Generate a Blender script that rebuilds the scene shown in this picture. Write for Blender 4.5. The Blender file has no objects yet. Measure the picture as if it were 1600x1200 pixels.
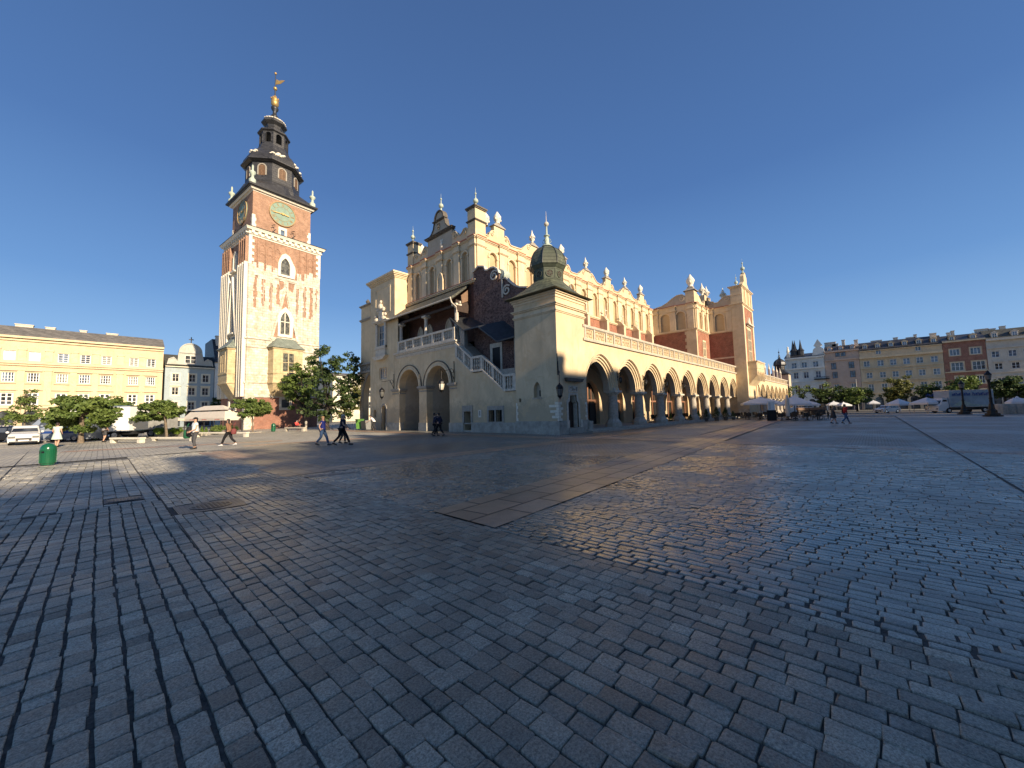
import bpy, bmesh, math, random
import numpy as np
from math import sin, cos, tan, pi, radians, hypot, atan2, sqrt
from mathutils import Vector, Matrix
from mathutils.geometry import tessellate_polygon
random.seed(7); rng = np.random.default_rng(7)
S = bpy.context.scene
COL = S.collection
# ---------------------------------------------------------------- camera
FPX, H, PITCH, ROLL, YAW = 602.0, 1.65, radians(4.25), radians(1.3), radians(43.1)
_fw = np.array([cos(YAW), sin(YAW), 0]); _rt = np.array([sin(YAW), -cos(YAW), 0]); _up = np.array([0, 0, 1.])
_f = _fw*cos(PITCH)+_up*sin(PITCH); _u0 = _up*cos(PITCH)-_fw*sin(PITCH)
_r = _rt*cos(ROLL)-_u0*sin(ROLL); _u = _u0*cos(ROLL)+_rt*sin(ROLL)
cd = bpy.data.cameras.new('camera'); cam = bpy.data.objects.new('camera', cd); COL.objects.link(cam)
cam.matrix_world = Matrix(((_r[0], _u[0], -_f[0], 0), (_r[1], _u[1], -_f[1], 0), (_r[2], _u[2], -_f[2], H), (0, 0, 0, 1)))
cd.sensor_width = 36; cd.lens = FPX/1600*36; cd.clip_start = 0.05; cd.clip_end = 3000
S.camera = cam
# pixel (of the 1600x1200 survey photo) to world helpers: they only measure where things stand
C0 = np.array([0, 0, H])
def ray(px, py): return (px-800)/FPX*_r-(py-600)/FPX*_u+_f
def G(px, py, z=0.0):
    d = ray(px, py); p = C0+d*((z-H)/d[2]); return (float(p[0]), float(p[1]))
def onX(px, py, x):
    d = ray(px, py); p = C0+d*(x/d[0]); return (float(p[1]), float(p[2]))
def onY(px, py, y):
    d = ray(px, py); p = C0+d*(y/d[1]); return (float(p[0]), float(p[2]))
def atZ(px, py, xy):
    d = ray(px, py); return H+hypot(*xy)/hypot(d[0], d[1])*float(d[2])
# ---------------------------------------------------------------- light
SUN_EL, SUN_AZ = radians(22.3), radians(268.7)      # azimuth measured from +X towards +Y
sd = Vector((cos(SUN_EL)*cos(SUN_AZ), cos(SUN_EL)*sin(SUN_AZ), sin(SUN_EL)))
w = bpy.data.worlds.new("World"); S.world = w; w.use_nodes = True
nt = w.node_tree; nt.nodes.clear()
sky = nt.nodes.new('ShaderNodeTexSky'); sky.sky_type = 'NISHITA'; sky.sun_disc = False
sky.sun_elevation = SUN_EL; sky.sun_rotation = atan2(sd.x, sd.y)
sky.air_density = 1.0; sky.dust_density = 0.35; sky.ozone_density = 2.6; sky.altitude = 200
bg = nt.nodes.new('ShaderNodeBackground'); bg.inputs[1].default_value = 0.13
wo = nt.nodes.new('ShaderNodeOutputWorld')
_tc = nt.nodes.new('ShaderNodeTexCoord'); _sx = nt.nodes.new('ShaderNodeSeparateXYZ'); nt.links.new(_tc.outputs['Generated'], _sx.inputs[0])
_cr = nt.nodes.new('ShaderNodeValToRGB'); nt.links.new(_sx.outputs[2], _cr.inputs[0])
_k = 1/(1.60*0.13)
_st = [(0.0, (0.37, 0.58, 0.82)), (0.08, (0.27, 0.475, 0.77)), (0.26, (0.128, 0.285, 0.59)), (0.48, (0.072, 0.172, 0.42)), (0.75, (0.055, 0.125, 0.31)), (1.0, (0.05, 0.108, 0.26))]
while len(_cr.color_ramp.elements) < len(_st): _cr.color_ramp.elements.new(0.5)
for _e, (_p, _c) in zip(_cr.color_ramp.elements, _st): _e.position = _p; _e.color = (*_c, 1)
_vm = nt.nodes.new('ShaderNodeVectorMath'); _vm.operation = 'SCALE'; _vm.inputs['Scale'].default_value = _k; nt.links.new(_cr.outputs[0], _vm.inputs[0])
_mx = nt.nodes.new('ShaderNodeMix'); _mx.data_type = 'RGBA'; _mx.inputs[0].default_value = 0.92
nt.links.new(sky.outputs[0], _mx.inputs[6]); nt.links.new(_vm.outputs[0], _mx.inputs[7])
nt.links.new(_mx.outputs[2], bg.inputs[0]); nt.links.new(bg.outputs[0], wo.inputs[0])
sl = bpy.data.lights.new('sun', 'SUN'); sl.energy = 5.0; sl.angle = radians(0.5); sl.color = (1.0, 0.82, 0.60)
so = bpy.data.objects.new('sun', sl); COL.objects.link(so); so.rotation_euler = sd.to_track_quat('Z', 'Y').to_euler()
so.location = (-60, -200, 120)
S.view_settings.view_transform = 'Standard'; S.view_settings.look = 'None'
S.view_settings.exposure = 0.75; S.view_settings.gamma = 1.0
S.cycles.max_bounces = 6; S.cycles.diffuse_bounces = 3; S.cycles.transparent_max_bounces = 8
# ---------------------------------------------------------------- materials
MATS = {}
def new_mat(name):
    m = bpy.data.materials.new(name); m.use_nodes = True; t = m.node_tree
    b = t.nodes['Principled BSDF']; MATS[name] = m
    return m, t, b
def N(t, kind, **kw):
    n = t.nodes.new('ShaderNode'+kind)
    for k, v in kw.items():
        if k in n.inputs: n.inputs[k].default_value = v
        else: setattr(n, k, v)
    return n
def L(t, a, b): t.links.new(a, b)
def coords(t, wall=False, swap=False):
    """object-space position; wall: (x+y, z, 0) for masonry; swap: (y, x, 0) for paving rows"""
    tc = N(t, 'NewGeometry')
    if not wall and not swap: return tc.outputs['Position']
    sp = N(t, 'SeparateXYZ'); L(t, tc.outputs['Position'], sp.inputs[0])
    cb = N(t, 'CombineXYZ')
    if wall:
        ad = N(t, 'Math', operation='ADD'); L(t, sp.outputs[0], ad.inputs[0]); L(t, sp.outputs[1], ad.inputs[1])
        L(t, ad.outputs[0], cb.inputs[0]); L(t, sp.outputs[2], cb.inputs[1])
    else:
        L(t, sp.outputs[1], cb.inputs[0]); L(t, sp.outputs[0], cb.inputs[1])
    return cb.outputs[0]
def noise(t, vec, scale, detail=4, rough=0.6, dist=0.0):
    n = N(t, 'TexNoise'); n.inputs['Scale'].default_value = scale; n.inputs['Detail'].default_value = detail
    n.inputs['Roughness'].default_value = rough; n.inputs['Distortion'].default_value = dist
    L(t, vec, n.inputs['Vector']); return n.outputs['Fac']
def ramp(t, fac, stops):
    r = N(t, 'ValToRGB'); e = r.color_ramp.elements
    while len(e) < len(stops): e.new(0.5)
    for i, (p, c) in enumerate(stops):
        e[i].position = p; e[i].color = (c, c, c, 1) if isinstance(c, (int, float)) else (*c, 1)
    L(t, fac, r.inputs[0]); return r.outputs[0]
def mix(t, a, b, fac, mode='MIX'):
    m = N(t, 'Mix', data_type='RGBA', blend_type=mode)
    for s, v in ((m.inputs[6], a), (m.inputs[7], b)):
        if isinstance(v, tuple): s.default_value = (*v, 1)
        else: L(t, v, s)
    if isinstance(fac, (int, float)): m.inputs[0].default_value = fac
    else: L(t, fac, m.inputs[0])
    return m.outputs[2]
def bump(t, b, h, strength=0.3, dist=0.02):
    n = N(t, 'Bump'); n.inputs['Strength'].default_value = strength; n.inputs['Distance'].default_value = dist
    L(t, h, n.inputs['Height']); L(t, n.outputs[0], b.inputs['Normal'])
def dim(c, k): return tuple(x*k for x in c)
def plaster(name, c, var=0.25, rough=0.85, streak=0.35, bmp=0.25):
    m, t, b = new_mat(name); p = coords(t)
    n1 = noise(t, p, 0.55, 6, 0.65, 0.4); n2 = noise(t, p, 6.0, 4, 0.7)
    mp = N(t, 'Mapping'); mp.inputs['Scale'].default_value = (1.6, 1.6, 0.16); L(t, p, mp.inputs[0])
    n3 = noise(t, mp.outputs[0], 1.3, 5, 0.7)
    c1 = mix(t, dim(c, 1-var), dim(c, 1+var*0.45), ramp(t, n1, [(0.3, 0.0), (0.7, 1.0)]))
    c2 = mix(t, c1, dim((c[0]*.86, c[1]*.84, c[2]*.86), 0.62), mixfac(t, ramp(t, n3, [(0.52, 0.0), (0.8, 1.0)]), streak))
    # splashed dirt along the foot of the walls and a few old render patches, with ragged edges of their own
    sp = N(t, 'SeparateXYZ'); L(t, p, sp.inputs[0]); nd = noise(t, p, 1.7, 5, 0.75); sb = N(t, 'Math', operation='MULTIPLY_ADD'); L(t, nd, sb.inputs[0]); sb.inputs[1].default_value = -4.0; L(t, sp.outputs[2], sb.inputs[2])
    c2 = mix(t, c2, dim((c[0]*.8, c[1]*.8, c[2]*.85), 0.62), ramp(t, sb.outputs[0], [(0.0, 0.55), (0.9, 0.0)]))
    pt = noise(t, p, 0.9, 3, 0.5, 1.2); c2 = mix(t, c2, dim((c[0]*1.02, c[1]*.97, c[2]*.9), 0.86), ramp(t, pt, [(0.56, 0.0), (0.6, 0.6)]))
    L(t, c2, b.inputs['Base Color']); b.inputs['Roughness'].default_value = rough
    b.inputs['Specular IOR Level'].default_value = 0.25
    bump(t, b, n2, bmp, 0.02)
    return m
def mixfac(t, s, k):
    m = N(t, 'Math', operation='MULTIPLY'); L(t, s, m.inputs[0]); m.inputs[1].default_value = k; return m.outputs[0]
def masonry(name, c1, c2, mortar, bw=0.26, bh=0.085, ms=0.012, rough=0.85, patch=None, pscale=0.5, plo=0.5, phi=0.58, bmp=0.4):
    m, t, b = new_mat(name); p = coords(t, wall=True); q = coords(t)
    br = N(t, 'TexBrick'); L(t, p, br.inputs['Vector']); br.inputs['Scale'].default_value = 1.0
    br.inputs['Brick Width'].default_value = bw; br.inputs['Row Height'].default_value = bh
    br.inputs['Mortar Size'].default_value = ms; br.inputs['Mortar Smooth'].default_value = 0.3
    br.inputs['Color1'].default_value = (*c1, 1); br.inputs['Color2'].default_value = (*c2, 1); br.inputs['Mortar'].default_value = (*mortar, 1)
    n = noise(t, q, 1.2, 7, 0.7, 0.3)
    col = mix(t, br.outputs['Color'], (0.5, 0.5, 0.5), 0.0)
    dk = ramp(t, n, [(0.3, 0.62), (0.7, 1.15)])
    col = mix(t, br.outputs['Color'], dk, 1.0, 'MULTIPLY')
    if patch:
        pn = noise(t, q, pscale, 6, 0.65, 0.6)
        col = mix(t, col, patch, ramp(t, pn, [(plo, 0.0), (phi, 1.0)]))
    L(t, col, b.inputs['Base Color']); b.inputs['Roughness'].default_value = rough
    b.inputs['Specular IOR Level'].default_value = 0.25
    n2 = noise(t, q, 14, 3, 0.6)
    hm = mix(t, br.outputs['Fac'], n2, 0.35)
    inv = N(t, 'Invert'); L(t, hm, inv.inputs['Color']); bump(t, b, inv.outputs[0], bmp, 0.03)
    return m
def simple(name, c, rough=0.6, metal=0.0, spec=0.4, nscale=3.0, var=0.2, bmp=0.1, emit=None, trans=0.0):
    m, t, b = new_mat(name); p = coords(t); n = noise(t, p, nscale, 5, 0.65)
    L(t, mix(t, dim(c, 1-var), dim(c, 1+var), ramp(t, n, [(0.3, 0.0), (0.7, 1.0)])), b.inputs['Base Color'])
    b.inputs['Roughness'].default_value = rough; b.inputs['Metallic'].default_value = metal
    b.inputs['Specular IOR Level'].default_value = spec
    if bmp: bump(t, b, n, bmp, 0.02)
    return m
def glassy(name, c, rough=0.06, scale=0.8):
    m, t, b = new_mat(name); p = coords(t); n = noise(t, p, scale, 2, 0.5)
    L(t, mix(t, dim(c, 0.4), dim(c, 1.6), ramp(t, n, [(0.4, 0.0), (0.6, 1.0)])), b.inputs['Base Color'])
    b.inputs['Roughness'].default_value = rough; b.inputs['Specular IOR Level'].default_value = 0.8
    bump(t, b, noise(t, p, 1.1, 2, 0.5), 0.08, 0.05)
    return m
plaster('cream', (0.69, 0.545, 0.345), 0.2, streak=0.5)
plaster('cream_trim', (0.70, 0.57, 0.38), 0.2, streak=0.6)
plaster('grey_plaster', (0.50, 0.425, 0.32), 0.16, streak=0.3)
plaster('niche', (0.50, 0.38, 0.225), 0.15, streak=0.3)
simple('terracotta', (0.34, 0.12, 0.06), 0.8)
masonry('red_brick', (0.40, 0.13, 0.065), (0.30, 0.09, 0.045), (0.42, 0.32, 0.24))
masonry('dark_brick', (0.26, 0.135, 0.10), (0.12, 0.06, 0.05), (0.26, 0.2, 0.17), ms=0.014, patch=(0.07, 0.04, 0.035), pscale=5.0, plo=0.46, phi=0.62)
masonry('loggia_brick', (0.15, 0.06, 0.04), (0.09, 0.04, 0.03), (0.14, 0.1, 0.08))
masonry('tower_brick', (0.39, 0.205, 0.13), (0.30, 0.15, 0.095), (0.50, 0.38, 0.27), bw=0.30, bh=0.1, ms=0.014)
masonry('tower_base_brick', (0.34, 0.135, 0.085), (0.25, 0.095, 0.06), (0.38, 0.29, 0.23), bw=0.3, bh=0.1)
masonry('tower_stone', (0.74, 0.69, 0.58), (0.60, 0.545, 0.44), (0.40, 0.33, 0.24), bw=0.82, bh=0.42, ms=0.02, patch=(0.42, 0.325, 0.21), pscale=1.3, plo=0.5, phi=0.74)
masonry('ashlar', (0.50, 0.43, 0.32), (0.44, 0.37, 0.27), (0.33, 0.27, 0.2), bw=0.7, bh=0.35, ms=0.01)
masonry('bay_stone', (0.62, 0.50, 0.30), (0.56, 0.44, 0.25), (0.46, 0.36, 0.22), bw=0.6, bh=0.4, ms=0.012)
simple('white_stone', (0.74, 0.68, 0.55), 0.8, nscale=5, var=0.18, bmp=0.3)
simple('pale_stone', (0.58, 0.52, 0.42), 0.8, nscale=4, var=0.22, bmp=0.3)
simple('grey_stone', (0.33, 0.30, 0.25), 0.85, nscale=5, var=0.25, bmp=0.3)
simple('plinth_stone', (0.36, 0.335, 0.28), 0.85, nscale=2.2, var=0.3, bmp=0.35)
simple('column_stone', (0.42, 0.37, 0.30), 0.7, nscale=6, var=0.3, bmp=0.3)
simple('balustrade_stone', (0.46, 0.41, 0.33), 0.8, nscale=5, var=0.25, bmp=0.3)
simple('weathered_stone', (0.12, 0.105, 0.085), 0.85, nscale=4, var=0.4, bmp=0.3)
simple('dark_metal', (0.035, 0.038, 0.042), 0.45, 0.3, 0.5, 2.0, 0.4)
simple('iron', (0.014, 0.014, 0.015), 0.4, 0.5, 0.5, 3.0, 0.3)
simple('black', (0.008, 0.008, 0.009), 0.6)
simple('gold', (0.50, 0.33, 0.12), 0.45, 0.6)
simple('copper_green', (0.40, 0.46, 0.38), 0.6, nscale=3, var=0.25)
simple('numeral', (0.34, 0.22, 0.09), 0.5)
simple('clock_green', (0.20, 0.29, 0.22), 0.55, nscale=2, var=0.15)
simple('wood_dark', (0.045, 0.028, 0.02), 0.6, nscale=4, var=0.3)
simple('wood_pink', (0.26, 0.13, 0.08), 0.6, nscale=4, var=0.2)
simple('timber', (0.20, 0.12, 0.07), 0.65, nscale=4, var=0.25)
simple('white_paint', (0.78, 0.77, 0.72), 0.5, nscale=2, var=0.06, bmp=0.03)
simple('off_white', (0.66, 0.62, 0.53), 0.7, nscale=2, var=0.1, bmp=0.05)
simple('asphalt', (0.075, 0.072, 0.07), 0.9, nscale=30, var=0.3, bmp=0.3)
simple('rubber', (0.02, 0.02, 0.021), 0.8)
simple('chrome', (0.6, 0.6, 0.62), 0.25, 0.9)
glassy('glass', (0.05, 0.055, 0.06))
glassy('glass_blue', (0.09, 0.12, 0.16), 0.1)
simple('shop_glass', (0.03, 0.028, 0.024), 0.9, nscale=1.2, var=.5, spec=.02)
glassy('glass_old', (0.085, 0.085, 0.065), 0.3, 3)
# slate scales / shingled roofs
def shingle(name, c1, c2, gap, bw, bh, rough=0.6, metal=0.0):
    m, t, b = new_mat(name); p = coords(t, wall=True)
    br = N(t, 'TexBrick'); L(t, p, br.inputs['Vector']); br.inputs['Scale'].default_value = 1.0
    br.inputs['Brick Width'].default_value = bw; br.inputs['Row Height'].default_value = bh; br.inputs['Mortar Size'].default_value = 0.018
    br.inputs['Color1'].default_value = (*c1, 1); br.inputs['Color2'].default_value = (*c2, 1); br.inputs['Mortar'].default_value = (*gap, 1)
    n = noise(t, coords(t), 1.5, 6, 0.7)
    L(t, mix(t, br.outputs['Color'], ramp(t, n, [(0.3, 0.6), (0.7, 1.3)]), 1.0, 'MULTIPLY'), b.inputs['Base Color'])
    b.inputs['Roughness'].default_value = rough; b.inputs['Metallic'].default_value = metal
    inv = N(t, 'Invert'); L(t, br.outputs['Fac'], inv.inputs['Color']); bump(t, b, inv.outputs[0], 0.6, 0.03)
shingle('slate', (0.10, 0.10, 0.075), (0.065, 0.068, 0.055), (0.02, 0.02, 0.018), 0.34, 0.26)
shingle('dark_slate', (0.05, 0.05, 0.052), (0.035, 0.035, 0.038), (0.015, 0.015, 0.015), 0.5, 0.4, 0.45)
shingle('green_slate', (0.115, 0.125, 0.08), (0.065, 0.078, 0.052), (0.025, 0.03, 0.02), 0.36, 0.30)
shingle('grey_roof', (0.20, 0.185, 0.16), (0.14, 0.13, 0.115), (0.07, 0.065, 0.06), 1.2, 0.8, 0.8)
shingle('lead_seam', (0.21, 0.24, 0.20), (0.17, 0.2, 0.165), (0.09, 0.1, 0.085), 0.45, 30.0, 0.55)
# foliage
def leafmat(name, c1, c2, c3):
    m, t, b = new_mat(name); p = coords(t)
    n1 = noise(t, p, 0.9, 3, 0.6); n2 = noise(t, p, 9, 2, 0.6)
    c = mix(t, c1, c2, ramp(t, n1, [(0.35, 0.0), (0.65, 1.0)])); c = mix(t, c, c3, ramp(t, n2, [(0.5, 0.0), (0.75, 0.8)]))
    L(t, c, b.inputs['Base Color']); b.inputs['Roughness'].default_value = 0.55; b.inputs['Specular IOR Level'].default_value = 0.3
    tr = N(t, 'BsdfTranslucent'); L(t, c, tr.inputs['Color']); ms = N(t, 'MixShader'); ms.inputs[0].default_value = 0.25
    out = t.nodes['Material Output']; L(t, b.outputs[0], ms.inputs[1]); L(t, tr.outputs[0], ms.inputs[2]); L(t, ms.outputs[0], out.inputs[0])
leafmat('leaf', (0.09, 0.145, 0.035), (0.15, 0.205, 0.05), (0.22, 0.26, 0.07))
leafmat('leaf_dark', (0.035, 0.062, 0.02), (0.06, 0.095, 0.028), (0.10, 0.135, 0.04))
leafmat('leaf_yellow', (0.10, 0.115, 0.03), (0.15, 0.15, 0.04), (0.21, 0.20, 0.055))
leafmat('hedge_leaf', (0.10, 0.17, 0.02), (0.16, 0.24, 0.03), (0.20, 0.28, 0.05))
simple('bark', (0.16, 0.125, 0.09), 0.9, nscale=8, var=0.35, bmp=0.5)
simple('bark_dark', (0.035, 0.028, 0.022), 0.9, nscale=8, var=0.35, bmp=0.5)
M = MATS
# ---------------------------------------------------------------- mesh builder
class Fr:
    """wall frame: u along the wall, v up, n outwards"""
    def __init__(s, O, U, Nn): s.O = Vector(O); s.U = Vector(U).normalized(); s.N = Vector(Nn).normalized()
    def p(s, u, v, n=0.0): return s.O+s.U*u+Vector((0, 0, v))+s.N*n
WORLD = Fr((0, 0, 0), (1, 0, 0), (0, -1, 0))
def south(x): return Fr((x, 0, 0), (0, 1, 0), (-1, 0, 0))     # facade in plane X=x, u = world y
def east(y): return Fr((0, y, 0), (1, 0, 0), (0, -1, 0))      # facade in plane Y=y, u = world x
KIDS = {}
class MB:
    def __init__(s): s.v = []; s.f = []; s.m = []; s.sm = []; s.k = 0; s.smooth = False
    def add(s, pts, faces):
        o = len(s.v); s.v.extend([tuple(p) for p in pts])
        for f in faces: s.f.append(tuple(i+o for i in f)); s.m.append(s.k); s.sm.append(s.smooth)
    def face(s, pts): s.add(pts, [tuple(range(len(pts)))])
    def box(s, fr, u0, u1, v0, v1, n0, n1):
        P = [fr.p(u, v, n) for n in (n0, n1) for v in (v0, v1) for u in (u0, u1)]
        s.add(P, [(0, 2, 3, 1), (4, 5, 7, 6), (0, 1, 5, 4), (2, 6, 7, 3), (0, 4, 6, 2), (1, 3, 7, 5)])
    def bx(s, x0, x1, y0, y1, z0, z1): s.box(WORLD, x0, x1, z0, z1, -y0, -y1)
    def loft(s, rows, closed=False):
        n = len(rows[0]); o = len(s.v)
        for r in rows: s.v.extend([tuple(p) for p in r])
        for i in range(len(rows)-1):
            for j in range(n if closed else n-1):
                k = (j+1) % n
                s.f.append((o+i*n+j, o+i*n+k, o+(i+1)*n+k, o+(i+1)*n+j)); s.m.append(s.k); s.sm.append(s.smooth)
    def panel(s, fr, outer, holes=(), n=0.0, depth=0.3, edge=False):
        polys = [[Vector((u, v, 0)) for u, v in outer]]+[[Vector((u, v, 0)) for u, v in h] for h in holes]
        flat = [p for pl in polys for p in pl]
        tri = tessellate_polygon(polys)
        s.add([fr.p(p.x, p.y, n) for p in flat], tri)
        for h in holes:
            hh = list(h)+[h[0]]
            if depth: s.loft([[fr.p(u, v, n) for u, v in hh], [fr.p(u, v, n-depth) for u, v in hh]])
        if edge:
            hh = list(outer)+[outer[0]]
            s.loft([[fr.p(u, v, n) for u, v in hh], [fr.p(u, v, n-depth) for u, v in hh]])
    def prism(s, fr, poly, n0, n1):
        pl = [Vector((u, v, 0)) for u, v in poly]; tri = tessellate_polygon([pl])
        s.add([fr.p(u, v, n1) for u, v in poly], tri); s.add([fr.p(u, v, n0) for u, v in poly], tri)
        hh = list(poly)+[poly[0]]
        s.loft([[fr.p(u, v, n1) for u, v in hh], [fr.p(u, v, n0) for u, v in hh]])
    def lathe(s, x, y, prof, seg=16, rot=0.0, sx=1.0, sy=1.0, cap=True):
        rows = [[(x+r*sx*cos(rot+2*pi*i/seg), y+r*sy*sin(rot+2*pi*i/seg), z) for i in range(seg)] for r, z in prof]
        s.loft(rows, True)
        if cap:
            s.face(rows[0]); s.face(rows[-1])
    def tube(s, pts, rad, seg=8):
        pts = [Vector(p) for p in pts]
        if isinstance(rad, (int, float)): rad = [rad]*len(pts)
        rows = []
        for i, p in enumerate(pts):
            d = (pts[min(i+1, len(pts)-1)]-pts[max(i-1, 0)])
            d = d.normalized() if d.length > 1e-9 else Vector((0, 0, 1))
            a = d.cross(Vector((0, 0, 1)))
            a = a.normalized() if a.length > 0.05 else Vector((1, 0, 0))
            b = d.cross(a).normalized()
            rows.append([p+(a*cos(2*pi*k/seg)+b*sin(2*pi*k/seg))*rad[i] for k in range(seg)])
        s.loft(rows, True); s.face(rows[0]); s.face(rows[-1])
    def ball(s, c, r, seg=10, rings=6, sz=1.0, sx=1.0, sy=1.0):
        s.lathe(c[0], c[1], [(max(r*sin(pi*i/rings), 1e-4), c[2]-r*sz*cos(pi*i/rings)) for i in range(rings+1)], seg, sx=sx, sy=sy, cap=False)
    def build(s, name, mats, parent=None, smooth=False):
        me = bpy.data.meshes.new(name); me.from_pydata(s.v, [], s.f)
        if not isinstance(mats, (list, tuple)): mats = [mats]
        for a in mats: me.materials.append(M[a] if isinstance(a, str) else a)
        if len(mats) > 1: me.polygons.foreach_set('material_index', s.m)
        me.polygons.foreach_set('use_smooth', [bool(smooth or q) for q in s.sm]); me.update()
        o = bpy.data.objects.new(name, me); COL.objects.link(o)
        if parent is not None:
            o.parent = parent; o.matrix_parent_inverse = PINV(parent); KIDS.setdefault(parent.name, []).append(o)
        return o
def WM(o):
    return o.matrix_basis.copy() if o.parent is None else WM(o.parent) @ o.matrix_parent_inverse @ o.matrix_basis
def PINV(parent): return WM(parent).inverted()
def tag(o, label=None, cat=None, group=None, kind=None):
    if label: o['label'] = label
    if cat: o['category'] = cat
    if group: o['group'] = group
    if kind: o['kind'] = kind
    return o
def thing(name, label, cat, loc=(0, 0, 0), rz=0.0, group=None):
    o = bpy.data.objects.new(name, None); COL.objects.link(o); o.empty_display_size = 0.3
    o.location = loc; o.rotation_euler = (0, 0, rz); return tag(o, label, cat, group)
def dup(root, loc, rz, label=None, scale=None):
    def cp(o, par):
        c = o.copy(); COL.objects.link(c)
        if par is not None: c.parent = par
        for k in KIDS.get(o.name, ()): KIDS.setdefault(c.name, []).append(cp(k, c))
        return c
    r = cp(root, None); r.location = loc; r.rotation_euler = (0, 0, rz)
    if scale: r.scale = scale
    if label: r['label'] = label
    return r
def arc_round(u0, u1, vb, vs, n=12):
    """opening outline with a semicircular head: from (u0,vb) up and round to (u1,vb)"""
    c, r = (u0+u1)/2, (u1-u0)/2
    return [(u0, vb)]+[(c-r*cos(pi*i/n), vs+r*sin(pi*i/n)) for i in range(n+1)]+[(u1, vb)]
def arc_point(u0, u1, vb, vs, va, n=8):
    """pointed head"""
    w = u1-u0; h = va-vs; c = (u0+u1)/2; R = (h*h+w*w/4)/w
    out = [(u0, vb)]
    cx = u0+R; a1 = atan2(h, c-cx)
    for i in range(n+1):
        a = pi+(a1-pi)*i/n; out.append((cx+R*cos(a), vs+R*sin(a)))
    for i in range(n-1, -1, -1):
        a = pi+(a1-pi)*i/n; out.append((u1-R-R*cos(a), vs+R*sin(a)))
    return out+[(u1, vb)]
def rect(u0, u1, v0, v1): return [(u0, v0), (u1, v0), (u1, v1), (u0, v1)]
def spiral(cu, cv, r, a0, turns=1.4, n=26, sgn=1):
    return [(cu+r*(1-0.78*i/n)*cos(a0+sgn*2*pi*turns*i/n), cv+r*(1-0.78*i/n)*sin(a0+sgn*2*pi*turns*i/n)) for i in range(n+1)]
def ribbon(mb, fr, line, wd, n0, n1):
    """raised moulding of width wd along a 2-D line on a wall"""
    a, b = [], []
    for i, (u, v) in enumerate(line):
        p, q = line[max(i-1, 0)], line[min(i+1, len(line)-1)]
        d = hypot(q[0]-p[0], q[1]-p[1]) or 1; nx, ny = -(q[1]-p[1])/d, (q[0]-p[0])/d
        a.append((u+nx*wd/2, v+ny*wd/2)); b.append((u-nx*wd/2, v-ny*wd/2))
    mb.loft([[fr.p(u, v, n0) for u, v in a], [fr.p(u, v, n1) for u, v in a], [fr.p(u, v, n1) for u, v in b], [fr.p(u, v, n0) for u, v in b]])
def window(parent, fr, u0, u1, v0, v1, n, cols=2, rows=3, fw=0.07, frame='white_paint', pane='glass', name='window', depth=0.05):
    mb = MB(); du = (u1-u0)/cols; dv = (v1-v0)/rows
    mb.box(fr, u0, u1, v0, v0+fw, n, n+depth); mb.box(fr, u0, u1, v1-fw, v1, n, n+depth)
    for i in range(cols+1):
        c = u0+du*i; h = fw if i in (0, cols) else fw*0.5
        a = max(u0, c-h); b_ = min(u1, c+h); mb.box(fr, a, b_, v0+fw, v1-fw, n, n+depth+0.003)
    for j in range(1, rows):
        c = v0+dv*j; mb.box(fr, u0+fw, u1-fw, c-fw*0.28, c+fw*0.28, n, n+depth-0.01)
    w_ = mb.build(name, frame, parent)
    g = MB(); g.face([fr.p(u0, v0, n+0.01), fr.p(u1, v0, n+0.01), fr.p(u1, v1, n+0.01), fr.p(u0, v1, n+0.01)])
    g.build('pane', pane, w_); return w_
# ================================================================ ground
def setts_mat(name, c, rough=0.42, bs=0.75, sp=0.5):
    m, t, b = new_mat(name); p = coords(t)
    at = N(t, 'Attribute'); at.attribute_name = 'tint'
    grain = noise(t, p, 70, 4, 0.85); big = noise(t, p, 0.35, 4, 0.6); mid = noise(t, p, 3.2, 5, 0.7)
    vor = N(t, 'TexVoronoi', feature='F1'); vor.inputs['Scale'].default_value = 52; L(t, p, vor.inputs['Vector'])
    col = mix(t, dim(c, 0.6), dim(c, 1.35), at.outputs['Fac'])
    col = mix(t, col, ramp(t, grain, [(0.36, 0.42), (0.62, 1.45)]), 1.0, 'MULTIPLY')
    col = mix(t, col, ramp(t, mid, [(0.3, 0.78), (0.7, 1.15)]), 1.0, 'MULTIPLY')
    col = mix(t, col, ramp(t, big, [(0.35, 0.72), (0.65, 1.12)]), 1.0, 'MULTIPLY')
    col = mix(t, col, (0.42, 0.41, 0.38), ramp(t, vor.outputs['Distance'], [(0.0, 0.6), (0.17, 0.0)]))
    lime = noise(t, p, 1.9, 6, 0.75, 0.5)
    col = mix(t, col, (0.40, 0.385, 0.335), ramp(t, lime, [(0.63, 0.0), (0.72, 0.5)]))
    L(t, col, b.inputs['Base Color'])
    rr = mix(t, (rough-.1,)*3, (rough+0.22,)*3, ramp(t, big, [(0.4, 0.0), (0.62, 1.0)]))
    rs = N(t, 'SeparateColor'); L(t, rr, rs.inputs[0])
    L(t, rs.outputs[0], b.inputs['Roughness']); b.inputs['Specular IOR Level'].default_value = sp
    n2 = noise(t, p, 55, 4, 0.8); n3 = noise(t, p, 9, 3, 0.6)
    bump(t, b, mix(t, n2, n3, 0.3), bs, 0.008)
    return m
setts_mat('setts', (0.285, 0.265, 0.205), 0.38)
setts_mat('setts_sunlit', (0.40, 0.375, 0.305), 0.5)  # same stone as the other setts, sunlight painted in as a paler colour
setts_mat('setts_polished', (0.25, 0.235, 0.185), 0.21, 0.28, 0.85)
setts_mat('setts_left', (0.32, 0.30, 0.235), 0.48)
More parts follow.
